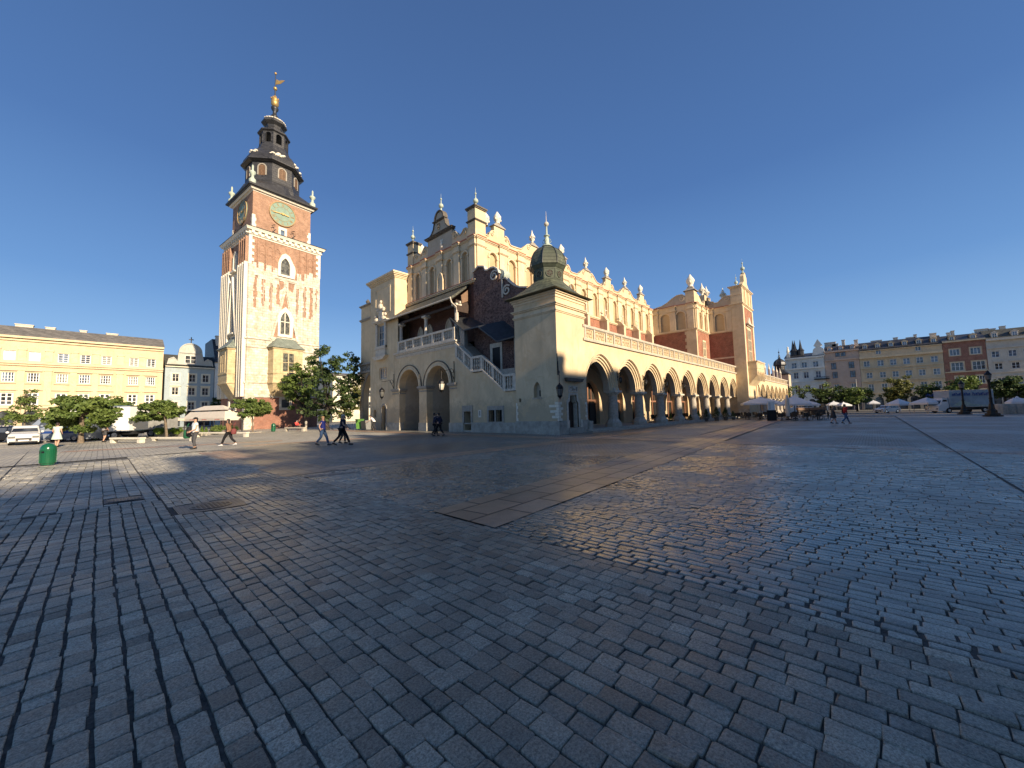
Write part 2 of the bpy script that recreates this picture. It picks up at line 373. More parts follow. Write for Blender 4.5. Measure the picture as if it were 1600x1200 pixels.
def pave_mat(name, c1, c2, mortar, bw, bh, ms, swap=True, rough=0.5, rot=0.0, bmp=0.5):
    m, t, b = new_mat(name); p0 = coords(t, swap=swap); q = coords(t)
    mp = N(t, 'Mapping'); mp.inputs['Rotation'].default_value = (0, 0, rot); L(t, p0, mp.inputs[0])
    nz = N(t, 'TexNoise'); nz.inputs['Scale'].default_value = 1.1; L(t, mp.outputs[0], nz.inputs['Vector'])
    ds = N(t, 'VectorMath', operation='MULTIPLY_ADD'); L(t, nz.outputs['Color'], ds.inputs[0]); ds.inputs[1].default_value = (0.05, 0.05, 0); L(t, mp.outputs[0], ds.inputs[2])
    br = N(t, 'TexBrick'); L(t, ds.outputs[0], br.inputs['Vector']); br.inputs['Scale'].default_value = 1.0
    br.inputs['Brick Width'].default_value = bw; br.inputs['Row Height'].default_value = bh; br.inputs['Mortar Size'].default_value = ms
    br.inputs['Mortar Smooth'].default_value = 0.4; br.inputs['Bias'].default_value = -0.1
    br.inputs['Color1'].default_value = (*c1, 1); br.inputs['Color2'].default_value = (*c2, 1); br.inputs['Mortar'].default_value = (*mortar, 1)
    big = noise(t, q, 0.22, 5, 0.65, 0.3); mid = noise(t, q, 2.0, 5, 0.7); gr = noise(t, q, 90, 2, 0.7)
    col = mix(t, br.outputs['Color'], ramp(t, big, [(0.3, 0.7), (0.7, 1.2)]), 1.0, 'MULTIPLY')
    col = mix(t, col, ramp(t, mid, [(0.3, 0.78), (0.7, 1.18)]), 1.0, 'MULTIPLY')
    col = mix(t, col, ramp(t, gr, [(0.3, 0.75), (0.7, 1.2)]), 1.0, 'MULTIPLY')
    L(t, col, b.inputs['Base Color'])
    rr = mix(t, (rough-.12,)*3, (rough+0.2,)*3, ramp(t, big, [(0.4, 0.0), (0.62, 1.0)]))
    rs = N(t, 'SeparateColor'); L(t, rr, rs.inputs[0]); L(t, rs.outputs[0], b.inputs['Roughness'])
    inv = N(t, 'Invert'); L(t, mix(t, br.outputs['Fac'], gr, 0.12), inv.inputs['Color']); bump(t, b, inv.outputs[0], bmp, 0.02)
    return m
pave_mat('paving_far', (0.29, 0.275, 0.225), (0.21, 0.20, 0.165), (0.055, 0.052, 0.048), 0.21, 0.15, 0.016, rough=0.45)
pave_mat('paving_sunny', (0.46, 0.43, 0.35), (0.38, 0.355, 0.29), (0.22, 0.20, 0.165), 0.30, 0.2, 0.014, rough=0.6)  # paving made paler: sunlight on this side is put into its colour
pave_mat('paving_smooth', (0.29, 0.275, 0.235), (0.25, 0.24, 0.205), (0.07, 0.07, 0.066), 0.6, 0.4, 0.012, rough=0.5)
pave_mat('slab_brown', (0.50, 0.32, 0.20), (0.37, 0.24, 0.155), (0.05, 0.04, 0.03), 0.95, 0.62, 0.028, swap=False, rough=0.42, rot=-0.08)
pave_mat('slab_brown_cross', (0.43, 0.29, 0.195), (0.33, 0.225, 0.155), (0.07, 0.038, 0.03), 0.7, 0.45, 0.012, rough=0.5)
pave_mat('slab_pale', (0.30, 0.27, 0.22), (0.25, 0.22, 0.18), (0.1, 0.09, 0.08), 0.8, 0.4, 0.012, rough=0.6)
pave_mat('cobble_small', (0.085, 0.083, 0.08), (0.06, 0.06, 0.058), (0.025, 0.025, 0.022), 0.08, 0.07, 0.01, rough=0.5)
simple('joint_sand', (0.075, 0.072, 0.064), 0.95, nscale=25, var=0.5, bmp=0.5)
def sheet(name, pts, z, mat, kind='structure', cell=None):
    mb = MB()
    if len(pts) > 4:
        mb.add([(x, y, z) for x, y in pts], tessellate_polygon([[Vector((x, y, 0)) for x, y in pts]]))
    else: mb.face([(x, y, z) for x, y in pts])
    return tag(mb.build(name, mat), kind=kind)
# one big sheet to the horizon (the square's stone), the streets and zones as sheets over it
sheet('ground', [(-900, -900), (900, -900), (900, 900), (-900, 900)], -0.040, 'paving_far')
BUMPZ = -0.012
sheet('joint_sand', [(-3.4, 0.0), (3.93, -1.7), (21.0, -4.6), (21.0, 12.4), (3.93, 26), (-3.4, 24)], -0.019, 'joint_sand')
# --- individually laid setts (real stones: bevelled, jittered, with sunk joints)
def in_patch(x, y):
    for (a, b_, c, d) in PATCH:
        if a < x < b_ and c < y < d: return True
    return False
PATCH = [(0.98, 2.08, 8.95, 9.95), (0.12, 0.72, 11.3, 12.2)]
def undul(x, y): return 0.0035*np.sin(x*0.9+1.3)*np.cos(y*0.55)+0.0025*np.sin(x*2.7+y*1.9)
def lay(name, mat, rows, seed):
    """rows: list of (x0, x1, y0, y1, stone length, gap across, gap along); joints run along y"""
    r = np.random.default_rng(seed); cx = []; cy = []; hx = []; hy = []; hz = []; 
    for (x0, x1, y0, y1, ln, gx, gy) in rows:
        y = y0+r.uniform(-ln, 0)
        while y < y1:
            l = ln*r.uniform(0.82, 1.2)
            yc = y+l/2; xc = (x0+x1)/2
            # keep only what the camera side of the square can see
            if y0 <= yc <= y1 and not in_patch(xc, yc) and VIS(xc, yc):
                cx.append(xc+r.normal(0, 0.0025)+0.010*sin(0.6*yc+0.4)+0.003*sin(1.9*yc)); cy.append(yc); hx.append((x1-x0-gx*r.uniform(0.6, 1.4))/2); hy.append((l-gy*r.uniform(0.6, 1.5))/2)
                hz.append(r.normal(0, 0.0028))
            y += l
    cx, cy, hx, hy, hz = map(np.array, (cx, cy, hx, hy, hz)); n = len(cx)
    k = 0.17
    # octagonal outline with slightly rounded corners, three rings
    ox = np.array([1, 1, 1-k, -(1-k), -1, -1, -(1-k), 1-k]); oy = np.array([-(1-k), 1-k, 1, 1, 1-k, -(1-k), -1, -1])
    cr = np.minimum(hx, hy)*k*0.8
    sgx = np.sign(ox); sgy = np.sign(oy)
    fx = np.array([0, 0, 1, 1, 0, 0, 1, 1]); fy = 1-fx
    rings = []
    tiltx = r.normal(0, 0.015, n); tilty = r.normal(0, 0.011, n)
    jit = r.normal(0, 0.0035, (n, 8, 2))
    for (inset, z) in ((0.0, -0.030), (0.0, -0.0035), (0.0035, -0.0010), (0.010, 0.0)):
        px = sgx[None, :]*(hx[:, None]-inset-fx[None, :]*(cr[:, None]))
        py = sgy[None, :]*(hy[:, None]-inset-fy[None, :]*(cr[:, None]))
        X = cx[:, None]+px+jit[:, :, 0]; Y = cy[:, None]+py+jit[:, :, 1]
        Z = z+hz[:, None]+undul(X, Y)+tiltx[:, None]*px+tilty[:, None]*py-0.004
        rings.append(np.stack([X, Y, Z], -1))
    V = np.stack(rings, 1).reshape(-1, 3)        # n,4,8
    base = (np.arange(n)*32)[:, None]
    quads = []
    for a in range(3):
        for j in range(8):
            j2 = (j+1) % 8
            quads.append(np.stack([base[:, 0]+a*8+j, base[:, 0]+a*8+j2, base[:, 0]+(a+1)*8+j2, base[:, 0]+(a+1)*8+j], 1))
    Q = np.stack(quads, 1).reshape(-1, 4)        # n*24
    T = base+24+np.arange(8)[None, :]
    me = bpy.data.meshes.new(name); me.vertices.add(len(V)); me.vertices.foreach_set('co', V.ravel().astype(np.float32))
    loops = np.concatenate([Q.ravel(), T.ravel()]); me.loops.add(len(loops)); me.loops.foreach_set('vertex_index', loops.astype(np.int32))
    nq = len(Q); me.polygons.add(nq+n)
    st = np.concatenate([np.arange(nq)*4, nq*4+np.arange(n)*8]); me.polygons.foreach_set('loop_start', st.astype(np.int32))
    sm = np.ones(nq+n, bool); sm[nq:] = True; me.polygons.foreach_set('use_smooth', sm)
    at = me.attributes.new('tint', 'FLOAT', 'POINT'); tv = np.repeat(np.clip(r.normal(0.5, 0.23, n), 0, 1), 32); at.data.foreach_set('value', tv.astype(np.float32))
    me.update(calc_edges=True); me.validate()
    me.materials.append(M[mat]); o = bpy.data.objects.new(name, me); COL.objects.link(o); tag(o, kind='structure'); return n
def VIS(x, y):
    a = atan2(y, x); return -0.24 < a < 1.76 and hypot(x, y) > 0.9
XL = 0.93
rows = []
# left field (wider joints, stones side by side), stops at y=11
x = XL-0.15*28
while x < XL-0.05:
    rows.append((x, x+0.15, 0.8, 11.0, 0.172, 0.021, 0.006)); x += 0.15
rowsB = []
x = -3.3
rr = random.Random(3)
while x < XL-0.1:
    rowsB.append((x, x+0.2, 11.12, 24.0, 0.26, 0.014, 0.02)); x += 0.2
rowsC = []; rowsC2 = []
x = XL
while x < 3.9:
    wd = 0.135
    wd *= rr.uniform(0.93, 1.08)
    if x+wd > 3.9: wd = 3.92-x
    if wd > 0.07: rowsC2.append((x, x+wd, 13.5, 25.5, 0.19, .009, .008)); rowsC.append((x, x+wd, -1.7+0.0*x, 13.5, 0.19, 0.009 if rr.random() < .7 else 0.016, 0.008))
    x += wd
rowsD = []
x = 3.935
while x < 21:
    wd = 0.108 if x < 9 else 0.14
    y0 = -0.9-0.2*x; ylim = 4.0+(x-4)*0.086
    g = 0.022 if x < 4.2 else 0.009
    rowsD.append((x, x+wd, y0, ylim+.22, 0.21 if x < 9 else 0.26, g, g*1.2))
    if x < 13: rowsD.append((x, x+wd, 5.5+(x-4)*0.12, 12.0, 0.21, 0.010, 0.010))
    x += wd
print('setts', lay('setts_left_field', 'setts_left', rows, 1), lay('setts_far_left_field', 'setts_sunlit', rowsB, 2), lay('setts_middle_field', 'setts', rowsC, 3), lay('setts_far_middle_field', 'setts_sunlit', rowsC2, 5), lay('setts_right_field', 'setts_polished', rowsD, 4))
sheet('paving', [(13.05, 6.0), (26, 6.6), (26, 12.4), (13.05, 12.4)], -0.0135, 'paving_far')
sheet('paving', [(3.93, 12.0), (26, 12.0), (26, 28.7), (18.9, 28.7), (3.93, 26.2)], -0.0125, 'paving_far')
# slab bands between the fields
sheet('slab_band', [(3.95, 4.1), (26, 6.0), (60, 8.6), (60, 10.6), (26, 7.9), (3.95, 5.62)], 0.007, 'slab_brown')
sheet('slab_band', [(3.6, 12.2), (5.2, 12.3), (5.2, 25.0), (3.4, 25.0)], -0.002, 'slab_brown_cross')
sheet('slab_band', [(5.2, 12.2), (30, 12.2), (30, 13.3), (5.2, 13.4)], -0.008, 'slab_brown')
sheet('slab_band', [(19.4, -6), (20.9, -6), (21.6, 12.1), (20.1, 12.1)], -0.0005, 'slab_brown_cross')
sheet('slab_band', [(6, 27.5), (21.0, 27.5), (21.0, 28.6), (6, 28.6)], -0.008, 'slab_brown')
sheet('slab_band', [(19.0, 12.6), (20.6, 12.6), (20.6, 50), (19.0, 50)], -0.006, 'slab_brown_cross')
sheet('slab_band', [(-1.5, 33.5), (9.0, 31.0), (9.3, 32.2), (-1.3, 34.8)], -0.006, 'slab_brown')
sheet('pale_slabs', [(3.86, 11.55), (4.05, 11.95), (5.4, 11.38), (5.3, 11.2)], 0.003, 'slab_pale')
sheet('brown_slabs', [(4.12, 4.3), (5.6, 4.45), (5.6, 5.0), (4.12, 4.95)], 0.001, 'slab_brown')
sheet('pavement', [(-8, 24.0), (3.3, 26.1), (18.9, 28.7), (18.9, 53), (-8, 53)], -0.010, 'paving_sunny')
sheet('pavement', [(21.02, -1.95), (170, -1.95), (170, -120), (21.02, -120)], -0.012, 'paving_smooth')
sheet('pavement', [(26.0, 8.2), (60, 11.0), (76, 12), (76, 13.6), (26.0, 13.6)], -0.014, 'paving_smooth')
# drain line along the right field, dark wide joint on the left
simple('drain', (0.02, 0.02, 0.02), 0.7)
sheet('gutter', [(9.5, -1.90), (75, -1.98), (75, -1.92), (9.5, -1.86)], 0.006, 'drain')
sheet('paving_joint', [(0.918, 6.4), (0.934, 6.4), (0.984, 17.5), (0.966, 17.5)], 0.002, 'drain')
# street on the west side with pale crossing strips and kerbs
sheet('road', [(-60, 53), (60, 53), (60, 112), (-60, 112)], -0.018, 'paving_sunny')
sheet('pavement', [(-60, 112), (60, 112), (60, 121), (-60, 121)], 0.10, 'paving_smooth')
k = MB(); k.bx(-60, 13, 52.6, 53.0, -0.03, 0.1); tag(k.build('kerb', 'slab_pale'), kind='structure')
k = MB(); k.bx(-9, -1.5, 44.2, 44.7, -0.02, 0.006); k.bx(-9, -4.3, 47.8, 48.2, -0.02, 0.006)
tag(k.build('kerb_and_sun_line', 'slab_pale'), kind='structure')
k = MB(); k.bx(74.6, 75.0, -90, 12, -0.03, 0.02); k.bx(88, 90.5, -100, 15, -0.03, 0.02); tag(k.build('kerb_and_sun_line', 'slab_pale'), kind='structure')  # pale bands paint the sunlit strips that cross the shaded square
sheet('road', [(100, -120), (143, -120), (143, 60), (100, 60)], -0.008, 'asphalt')
sheet('tram_groove', [G(0, 752), G(0, 748), G(50, 700)], 0.001, 'drain')
# manholes
def cover(name, x, y, r, lab, half):
    t = thing(name, lab, 'manhole cover', (x, y, 0))
    a = MB(); a.bx(x-half, x+half, y-half*0.9, y+half*0.9, -0.03, -0.004); a.build('cobble_surround', 'cobble_small', t)
    a = MB(); a.lathe(x, y, [(r, -0.02), (r, 0.004), (r*0.93, 0.006)], 28); a.build('lid', 'iron', t)
    a = MB()
    for i in range(-4, 5):
        for j in range(-4, 5):
            if hypot(i, j) < 4.2: a.bx(x+i*r*.2-.02, x+i*r*.2+.02, y+j*r*.2-.02, y+j*r*.2+.02, 0.005, 0.010)
    a.build('tread_pattern', 'iron', t)
cover('manhole_cover', 1.53, 9.45, 0.33, 'round iron manhole cover in a dark square patch of small cobbles', 0.52)
cover('manhole_cover', 0.42, 11.75, 0.26, 'smaller dark iron cover sunk in the setts left of the cobbled patch', 0.3)
# ================================================================ the cloth hall
hall = thing('market_hall', 'long cream Renaissance arcaded hall with scrolled parapet, outer stair and small domed corner block', 'market hall', (22.66, 16.65, 0))
GX, HY, HN = 24.7, 27.6, 39.7          # gable plane X, east wall plane Y, west wall plane Y
SF = south(22.9); EB = east(16.7)
CK = 0
def cornice(mb, fr, u0, u1, v, steps, n=0.0):
    """stack of mouldings: steps = [(height, projection)] upwards from v"""
    global CK
    CK = (CK+1) % 9; e = 0.0021*CK
    for h, pr in steps:
        mb.box(fr, u0-pr-e, u1+pr+e, v+e, v+h+e, n-0.25, n+pr+e); v += h
# ---------------- corner block
X0, X1, Y0, Y1 = 22.66, 26.50, 16.65, 20.80
fs, fe = south(X0), east(Y0)
mb = MB()
niche = arc_point(18.25, 18.95, 2.75, 3.35, 3.95)
mb.panel(fs, rect(Y0, Y1, 0, 10.3), [niche, rect(20.25, 20.6, 2.45, 2.75)], 0, 0.35)
dr = [(23.85, 0.42), (25.2, 0.42), (25.2, 2.3), (25.02, 2.42), (24.96, 2.9), (24.12, 2.9), (24.05, 2.42), (23.85, 2.3)]
mb.panel(fe, rect(X0, X1, 0, 10.3), [dr], 0, 0.5)
mb.bx(X0+.012, X1, Y1-0.3, Y1, 0, 10.3); mb.bx(X1-0.3, X1-0.002, Y0+.003, Y1-0.303, 0, 10.3)
mb.build('corner_block', 'cream', hall)
mb = MB(); mb.panel(fs, rect(18.2, 19.0, 2.7, 4.0), [], -0.34, 0); mb.box(fs, 18.15, 19.05, 2.62, 2.75, -0.1, 0.06)
mb.build('niche_back', 'grey_plaster', hall)
mb = MB(); mb.box(fs, 18.5, 18.62, 2.85, 3.3, -0.33, -0.28); mb.box(fs, 20.26, 20.59, 2.46, 2.74, -0.34, -0.3)
mb.build('vent_slot', 'black', hall)
mb = MB(); P0 = 0.9
mb.box(fs, Y0-0.12, Y1+0.05, -0.3, P0, -0.2, 0.12); mb.box(fs, Y0-0.06, Y1+.02, P0, P0+0.06, -0.2, 0.06)
mb.box(fe, X0, 23.75, -0.3, P0, -0.2, 0.12); mb.box(fe, 25.35, X1+0.1, -0.3, P0, -0.2, 0.12); mb.box(fe, 23.75, 25.35, -0.3, 0.42, -0.2, 0.16)
mb.box(fe, X0, 23.75, P0, P0+0.06, -0.2, 0.06); mb.box(fe, 25.35, X1+0.06, P0, P0+0.06, -0.2, 0.06)
mb.box(fe, X1-0.1, X1+0.45, -0.3, 0.85, -0.3, 0.22)
mb.build('plinth', 'plinth_stone', hall)
mb = MB()
for i in range(7):
    for (f, a, sg) in ((fe, X0, 1), (fe, X1, -1)):
        w_ = (0.42, 0.24, 0.5, 0.3, 0.55, 0.25, 0.4)[(i+(sg < 0)*3) % 7]*(1 if sg > 0 else 0.6)
        mb.box(f, min(a, a+sg*w_), max(a, a+sg*w_), 0.97+0.2*i, 1.155+0.2*i, 0, 0.012)
    w_ = (0.1, 0.6, 0.3, 0.75, 0.2, 0.85, 0.3)[i]; mb.box(fs, Y0-.012, Y0+w_, 0.97+0.2*i, 1.155+0.2*i, 0, 0.012)
for i in range(6):
    mb.box(fs, Y1-(0.12 if i % 2 else 0.2), Y1, 0.97+0.24*i, 1.2+0.24*i, 0, 0.012)
mb.build('quoins', 'white_stone', hall)
mb = MB()
mb.panel(fe, [(23.65, 0.42), (25.4, 0.42), (25.4, 2.45), (25.2, 2.6), (25.1, 3.04), (23.98, 3.04), (23.88, 2.6), (23.65, 2.45)], [dr], 0.05, 0.12, True)
ins = [(23.93, 0.42), (25.12, 0.42), (25.12, 2.25), (24.94, 2.36), (24.88, 2.82), (24.2, 2.82), (24.13, 2.36), (23.93, 2.25)]
mb.panel(fe, dr, [ins], -0.1, 0.35)
mb.box(fe, 23.5, 23.8, 0.42, 1.0, 0, 0.16); mb.box(fe, 25.26, 25.55, 0.42, 1.0, 0, 0.16)
door = mb.build('door_surround', 'pale_stone', hall)
mb = MB(); mb.panel(fe, ins, [], -0.42, 0)
for i in range(5): mb.box(fe, 23.95+0.235*i, 24.15+0.235*i, 0.45, 2.3, -0.42, -0.39)
mb.build('door', 'wood_dark', hall)
mb = MB(); mb.box(fe, 23.95, 25.15, 3.1, 3.58, 0, 0.04); mb.build('relief_frame', 'pale_stone', hall)
mb = MB(); rr = random.Random(2)
for i in range(26): mb.ball(fe.p(24.03+rr.random()*1.03, 3.18+rr.random()*0.32, 0.05), 0.035+rr.random()*0.03, 6, 4)
mb.build('relief', 'grey_stone', hall)
mb = MB(); mb.prism(fe, [(23.45, 4.15), (23.6, 3.9), (25.5, 3.9), (25.75, 4.15)], 0, 0.3); mb.build('door_hood', 'weathered_stone', hall)
mb = MB()
for f, a, b_ in ((fs, Y0, Y1), (fe, X0, X1)):
    cornice(mb, f, a, b_, 9.05, [(0.09, 0.05), (0.1, 0.11), (0.07, 0.04), (0.22, 0.02), (0.1, 0.12), (0.09, 0.2)])
    cornice(mb, f, a, b_, 10.16, [(0.2, 0.05), (0.14, 0.14), (0.12, 0.24)])
mb.build('block_cornice', 'cream_trim', hall)
# roof of the block: concave pyramid to an octagonal drum and ribbed dome
CX, CY = 24.58, 18.72
def dome(parent, cx, cy, hw, z0, mats, big=True):
    a = MB(); rows = []
    for i, (k, z) in enumerate(((1.0, 0.0), (0.82, 0.3), (0.64, 0.78), (0.39, 1.35))):
        sq = hw*k; oc = 1.27; row = []
        for j in range(32):
            t = 2*pi*j/32+pi/4; c, s_ = cos(t), sin(t); q = 1/max(abs(c), abs(s_))
            kk = (1, 0.75, 0.35, 0.0)[i]
            o8 = 1/max(abs(cos(t-round((t-pi/8)/(pi/4))*pi/4-pi/8)), 0.1) if False else 1.0
            r = sq*q*kk+sq*1.12*(1-kk) if i < 3 else oc
            row.append((cx+r*c, cy+r*s_, z0+z))
        rows.append(row)
    a.loft(rows, True); a.face(rows[0]); a.build('block_roof', mats[0], parent)
    R8 = pi/8
    a = MB(); a.lathe(cx, cy, [(1.27, z0+0.95), (1.27, z0+1.35), (1.22, z0+1.42), (1.22, z0+2.35), (1.3, z0+2.42), (1.42, z0+2.55), (1.5, z0+2.62)], 8, R8)
    dr_ = a.build('drum', mats[1], parent)
    a = MB(); b_ = MB()
    for i in range(8):
        t = i*pi/4; f = Fr((cx+cos(t)*1.127, cy+sin(t)*1.127, 0), (-sin(t), cos(t), 0), (cos(t), sin(t), 0))
        ring = [(0.27*cos(2*pi*k/18), z0+1.88+0.27*sin(2*pi*k/18)) for k in range(18)]
        a.prism(f, ring, 0.0, 0.035)
        for q in range(6):
            an = q*pi/3; f2 = [(0.02*cos(an+1.57)+0.24*cos(an)*s2, z0+1.88+0.24*sin(an)*s2) for s2 in (0, 1)]
            ribbon(b_, f, [f2[0], f2[1]], 0.035, 0.035, 0.055)
        ribbon(b_, f, ring+[ring[0]], 0.05, 0.0, 0.06)
        ribbon(b_, f, rect(-0.42, 0.42, z0+1.48, z0+2.28)+[(-0.42, z0+1.48)], 0.05, 0.0, 0.03)
    a.build('round_window', 'wood_dark', dr_); b_.build('window_tracery', mats[1], dr_)
    a = MB(); dz = z0+2.62; pr = [(1.52, 0.0), (1.52, 0.12), (1.5, 0.4), (1.42, 0.78), (1.22, 1.18), (0.95, 1.48), (0.6, 1.7), (0.3, 1.84)]
    a.lathe(cx, cy, [(r, dz+z) for r, z in pr], 8, R8); d = a.build('dome_shell', mats[2], parent)
    a = MB()
    for i in range(8):
        t = R8+i*pi/4; a.tube([(cx+(r+.01)*cos(t), cy+(r+.01)*sin(t), dz+z) for r, z in pr], 0.035, 5)
    a.build('dome_ribs', 'dark_metal', d)
    a = MB(); z = dz+1.84
    a.lathe(cx, cy, [(0.33, z-.05), (0.45, z+0.02), (0.42, z+0.1), (0.2, z+0.2), (0.2, z+0.55), (0.14, z+0.85), (0.24, z+0.92), (0.24, z+0.97), (0.09, z+1.05), (0.07, z+1.7), (0.09, z+1.76)], 12)
    for i in range(4):
        t = i*pi/2+.4; a.tube([(cx+.2*cos(t), cy+.2*sin(t), z+.25), (cx+.36*cos(t), cy+.36*sin(t), z+.4), (cx+.3*cos(t), cy+.3*sin(t), z+.6), (cx+.16*cos(t), cy+.16*sin(t), z+.7)], 0.03, 5)
    a.build('finial_stem', 'copper_green' if big else 'iron', d)
    a = MB(); a.ball((cx, cy, z+1.95), 0.2, 12, 8); a.tube([(cx, cy, z+2.1), (cx, cy, z+3.05)], [0.035, 0.008], 6); a.build('finial_ball', 'pale_stone' if big else 'iron', d)
dome(hall, CX, CY, 2.32, 10.66, ('green_slate', 'copper_green' if False else 'dome_drum', 'green_slate')) if False else None
simple('dome_drum', (0.085, 0.10, 0.07), 0.6, nscale=3, var=0.3)
dome(hall, CX, CY, 2.62, 10.68, ('green_slate', 'dome_drum', 'green_slate'))
# ---------------- arcades
def arcade(x_first, pitch, count, ya, label_front=True, detail=True):
    """pointed arcade in plane Y=ya; x_first = centre of the first arch"""
    f = east(ya); xa, xb = x_first-pitch/2, x_first+pitch*(count-0.5)
    hw = [2.46, 2.28, 2.10, 1.94]; ap = [6.42, 6.24, 6.05, 5.86]; VS = 3.62
    def curve(i, c): return arc_point(c-hw[i], c+hw[i], VS-0.2, VS, ap[i], 10)
    holes = []
    out = [(xa, VS-0.2)]
    # outline with the arches bitten out of the lower edge
    for k in range(count):
        c = x_first+pitch*k; out += curve(0, c)
    out += [(xb, VS-0.2), (xb, 7.32), (xa, 7.32)]
    a = MB(); a.panel(f, out, [], 0, 0)
    a.build('arcade_wall', 'cream', hall)
    a = MB(); b_ = MB()
    for k in range(count):
        c = x_first+pitch*k
        for i in range(3):
            c0, c1 = curve(i, c), curve(i+1, c); d0, d1 = -0.13*i, -0.13*(i+1)
            tgt = b_
            tgt.loft([[f.p(u, v, d0) for u, v in c0], [f.p(u, v, d1) for u, v in c0], [f.p(u, v, d1) for u, v in c1]])
        c3 = curve(3, c); a.loft([[f.p(u, v, -0.39) for u, v in c3], [f.p(u, v, -0.95) for u, v in c3]])
        o = [(c-hw[0]-0.06, VS-.2)]+[(c+(u-c)*1.035, VS+(v-VS)*1.03) for u, v in curve(0, c)[1:-1]]+[(c+hw[0]+0.06, VS-.2)]
        ribbon(b_, f, o, 0.09, 0.0, 0.06)
        # transverse ribs of the vault
        e = x_first+pitch*(k+0.5)
        if k < count-1:
            a.loft([[(e-0.3, ya+0.95+3.3*t/8, 3.6+2.1*sin(pi*t/8)) for t in range(9)], [(e+0.3, ya+0.95+3.3*t/8, 3.6+2.1*sin(pi*t/8)) for t in range(9)]])
            a.loft([[(e-0.3, ya+0.95+3.3*t/8, 3.6+2.1*sin(pi*t/8)) for t in range(9)], [(e-0.3, ya+0.95+3.3*t/8, 6.6) for t in range(9)]])
            a.loft([[(e+0.3, ya+0.95+3.3*t/8, 3.6+2.1*sin(pi*t/8)) for t in range(9)], [(e+0.3, ya+0.95+3.3*t/8, 6.6) for t in range(9)]])
    a.panel(east(ya+0.95), out, [], 0, 0)
    a.bx(xa, xb, ya+0.3, ya+4.3, 6.5, 6.7)
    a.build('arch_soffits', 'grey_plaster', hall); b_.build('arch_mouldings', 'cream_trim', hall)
    # columns
    for k in range(count-1):
        e = x_first+pitch*(k+0.5); yc = ya+0.45
        a = MB(); a.smooth = True; a.lathe(e, yc, [(0.43, 0.9), (0.44, 1.2), (0.43, 2.2), (0.38, 3.0)], 24); a.smooth = False
        col_ = a.build('column', 'column_stone', hall)
        a = MB(); a.lathe(e, yc, [(0.72, 0.0), (0.72, 0.52), (0.66, 0.6), (0.6, 0.68), (0.52, 0.78), (0.45, 0.92)], 8, pi/8); a.build('base', 'column_stone', col_)
        a = MB(); a.lathe(e, yc, [(0.39, 2.95), (0.44, 3.0), (0.4, 3.05), (0.46, 3.12), (0.56, 3.2), (0.6, 3.24)], 12)
        a.bx(e-0.64, e+0.64, yc-0.6, yc+0.55, 3.24, 3.42)
        for i in range(12):
            t = 2*pi*i/12; a.ball((e+.5*cos(t), yc+.5*sin(t), 3.14), 0.075, 6, 4)
        a.bx(e-0.42, e+0.42, yc-0.44, yc+0.5, 3.42, 3.66)
        a.build('capital', 'pale_stone', col_)
    # back wall with pointed doorways
    yb = ya+4.25; f2 = east(yb); holes = [arc_point(x_first+pitch*k-1.5, x_first+pitch*k+1.5, 0.28, 2.9, 4.75, 8) for k in range(count)]
    a = MB(); a.panel(f2, rect(xa-.5, xb+.5, 0.0, 6.6), holes, 0, 0.55); a.build('arcade_back_wall', 'cream', hall)
    for k in range(count):
        c = x_first+pitch*k; h = holes[k]
        a = MB(); a.box(f2, c-1.5, c+1.5, 2.62, 2.82, -0.6, -0.45); a.box(f2, c-0.09, c+0.09, 0.28, 4.7, -0.6, -0.42)
        for s_ in (-1, 1): a.box(f2, c+s_*1.4-0.1, c+s_*1.4+0.1, 0.28, 2.62, -0.6, -0.44); a.box(f2, c+s_*0.75-0.05, c+s_*0.75+0.05, 2.8, 4.2, -0.58, -0.5)
        dd = a.build('shop_front', 'wood_pink', hall)
        a = MB(); a.panel(f2, h, [], -0.56, 0); a.build('pane', 'shop_glass', dd)
        if detail and k < 5:
            a = MB(); a.box(f2, c+0.15, c+1.35, 0.3, 2.5, -0.4, -0.34); a.build('open_shutter', 'black', dd)
    a = MB(); a.bx(xa-.2, xb+.2, ya-0.35, yb+0.8, -0.2, 0.2); a.bx(xa-.2, xb+.2, ya-0.75, ya-0.35, -0.2, 0.11); a.build('arcade_floor', 'plinth_stone', hall)
    # pierced balustrade: posts, rails, panels with ring tracery
    a = MB(); b_ = MB(); ff = east(ya-0.02)
    a.box(ff, xa-0.1, xb+.1, 7.32, 7.52, -0.3, 0.14); a.box(ff, xa-.1, xb+.1, 8.42, 8.62, -0.25, 0.12); a.box(ff, xa-.1, xb+.1, 8.36, 8.42, -0.2, 0.05)
    x = xa+0.15; i = 0; seq = (1.18, 1.75, 1.18)
    sc = (xb-xa-0.3)/((count*pitch-.3)/ (sum(seq)+0.66)*(sum(seq)+0.66))
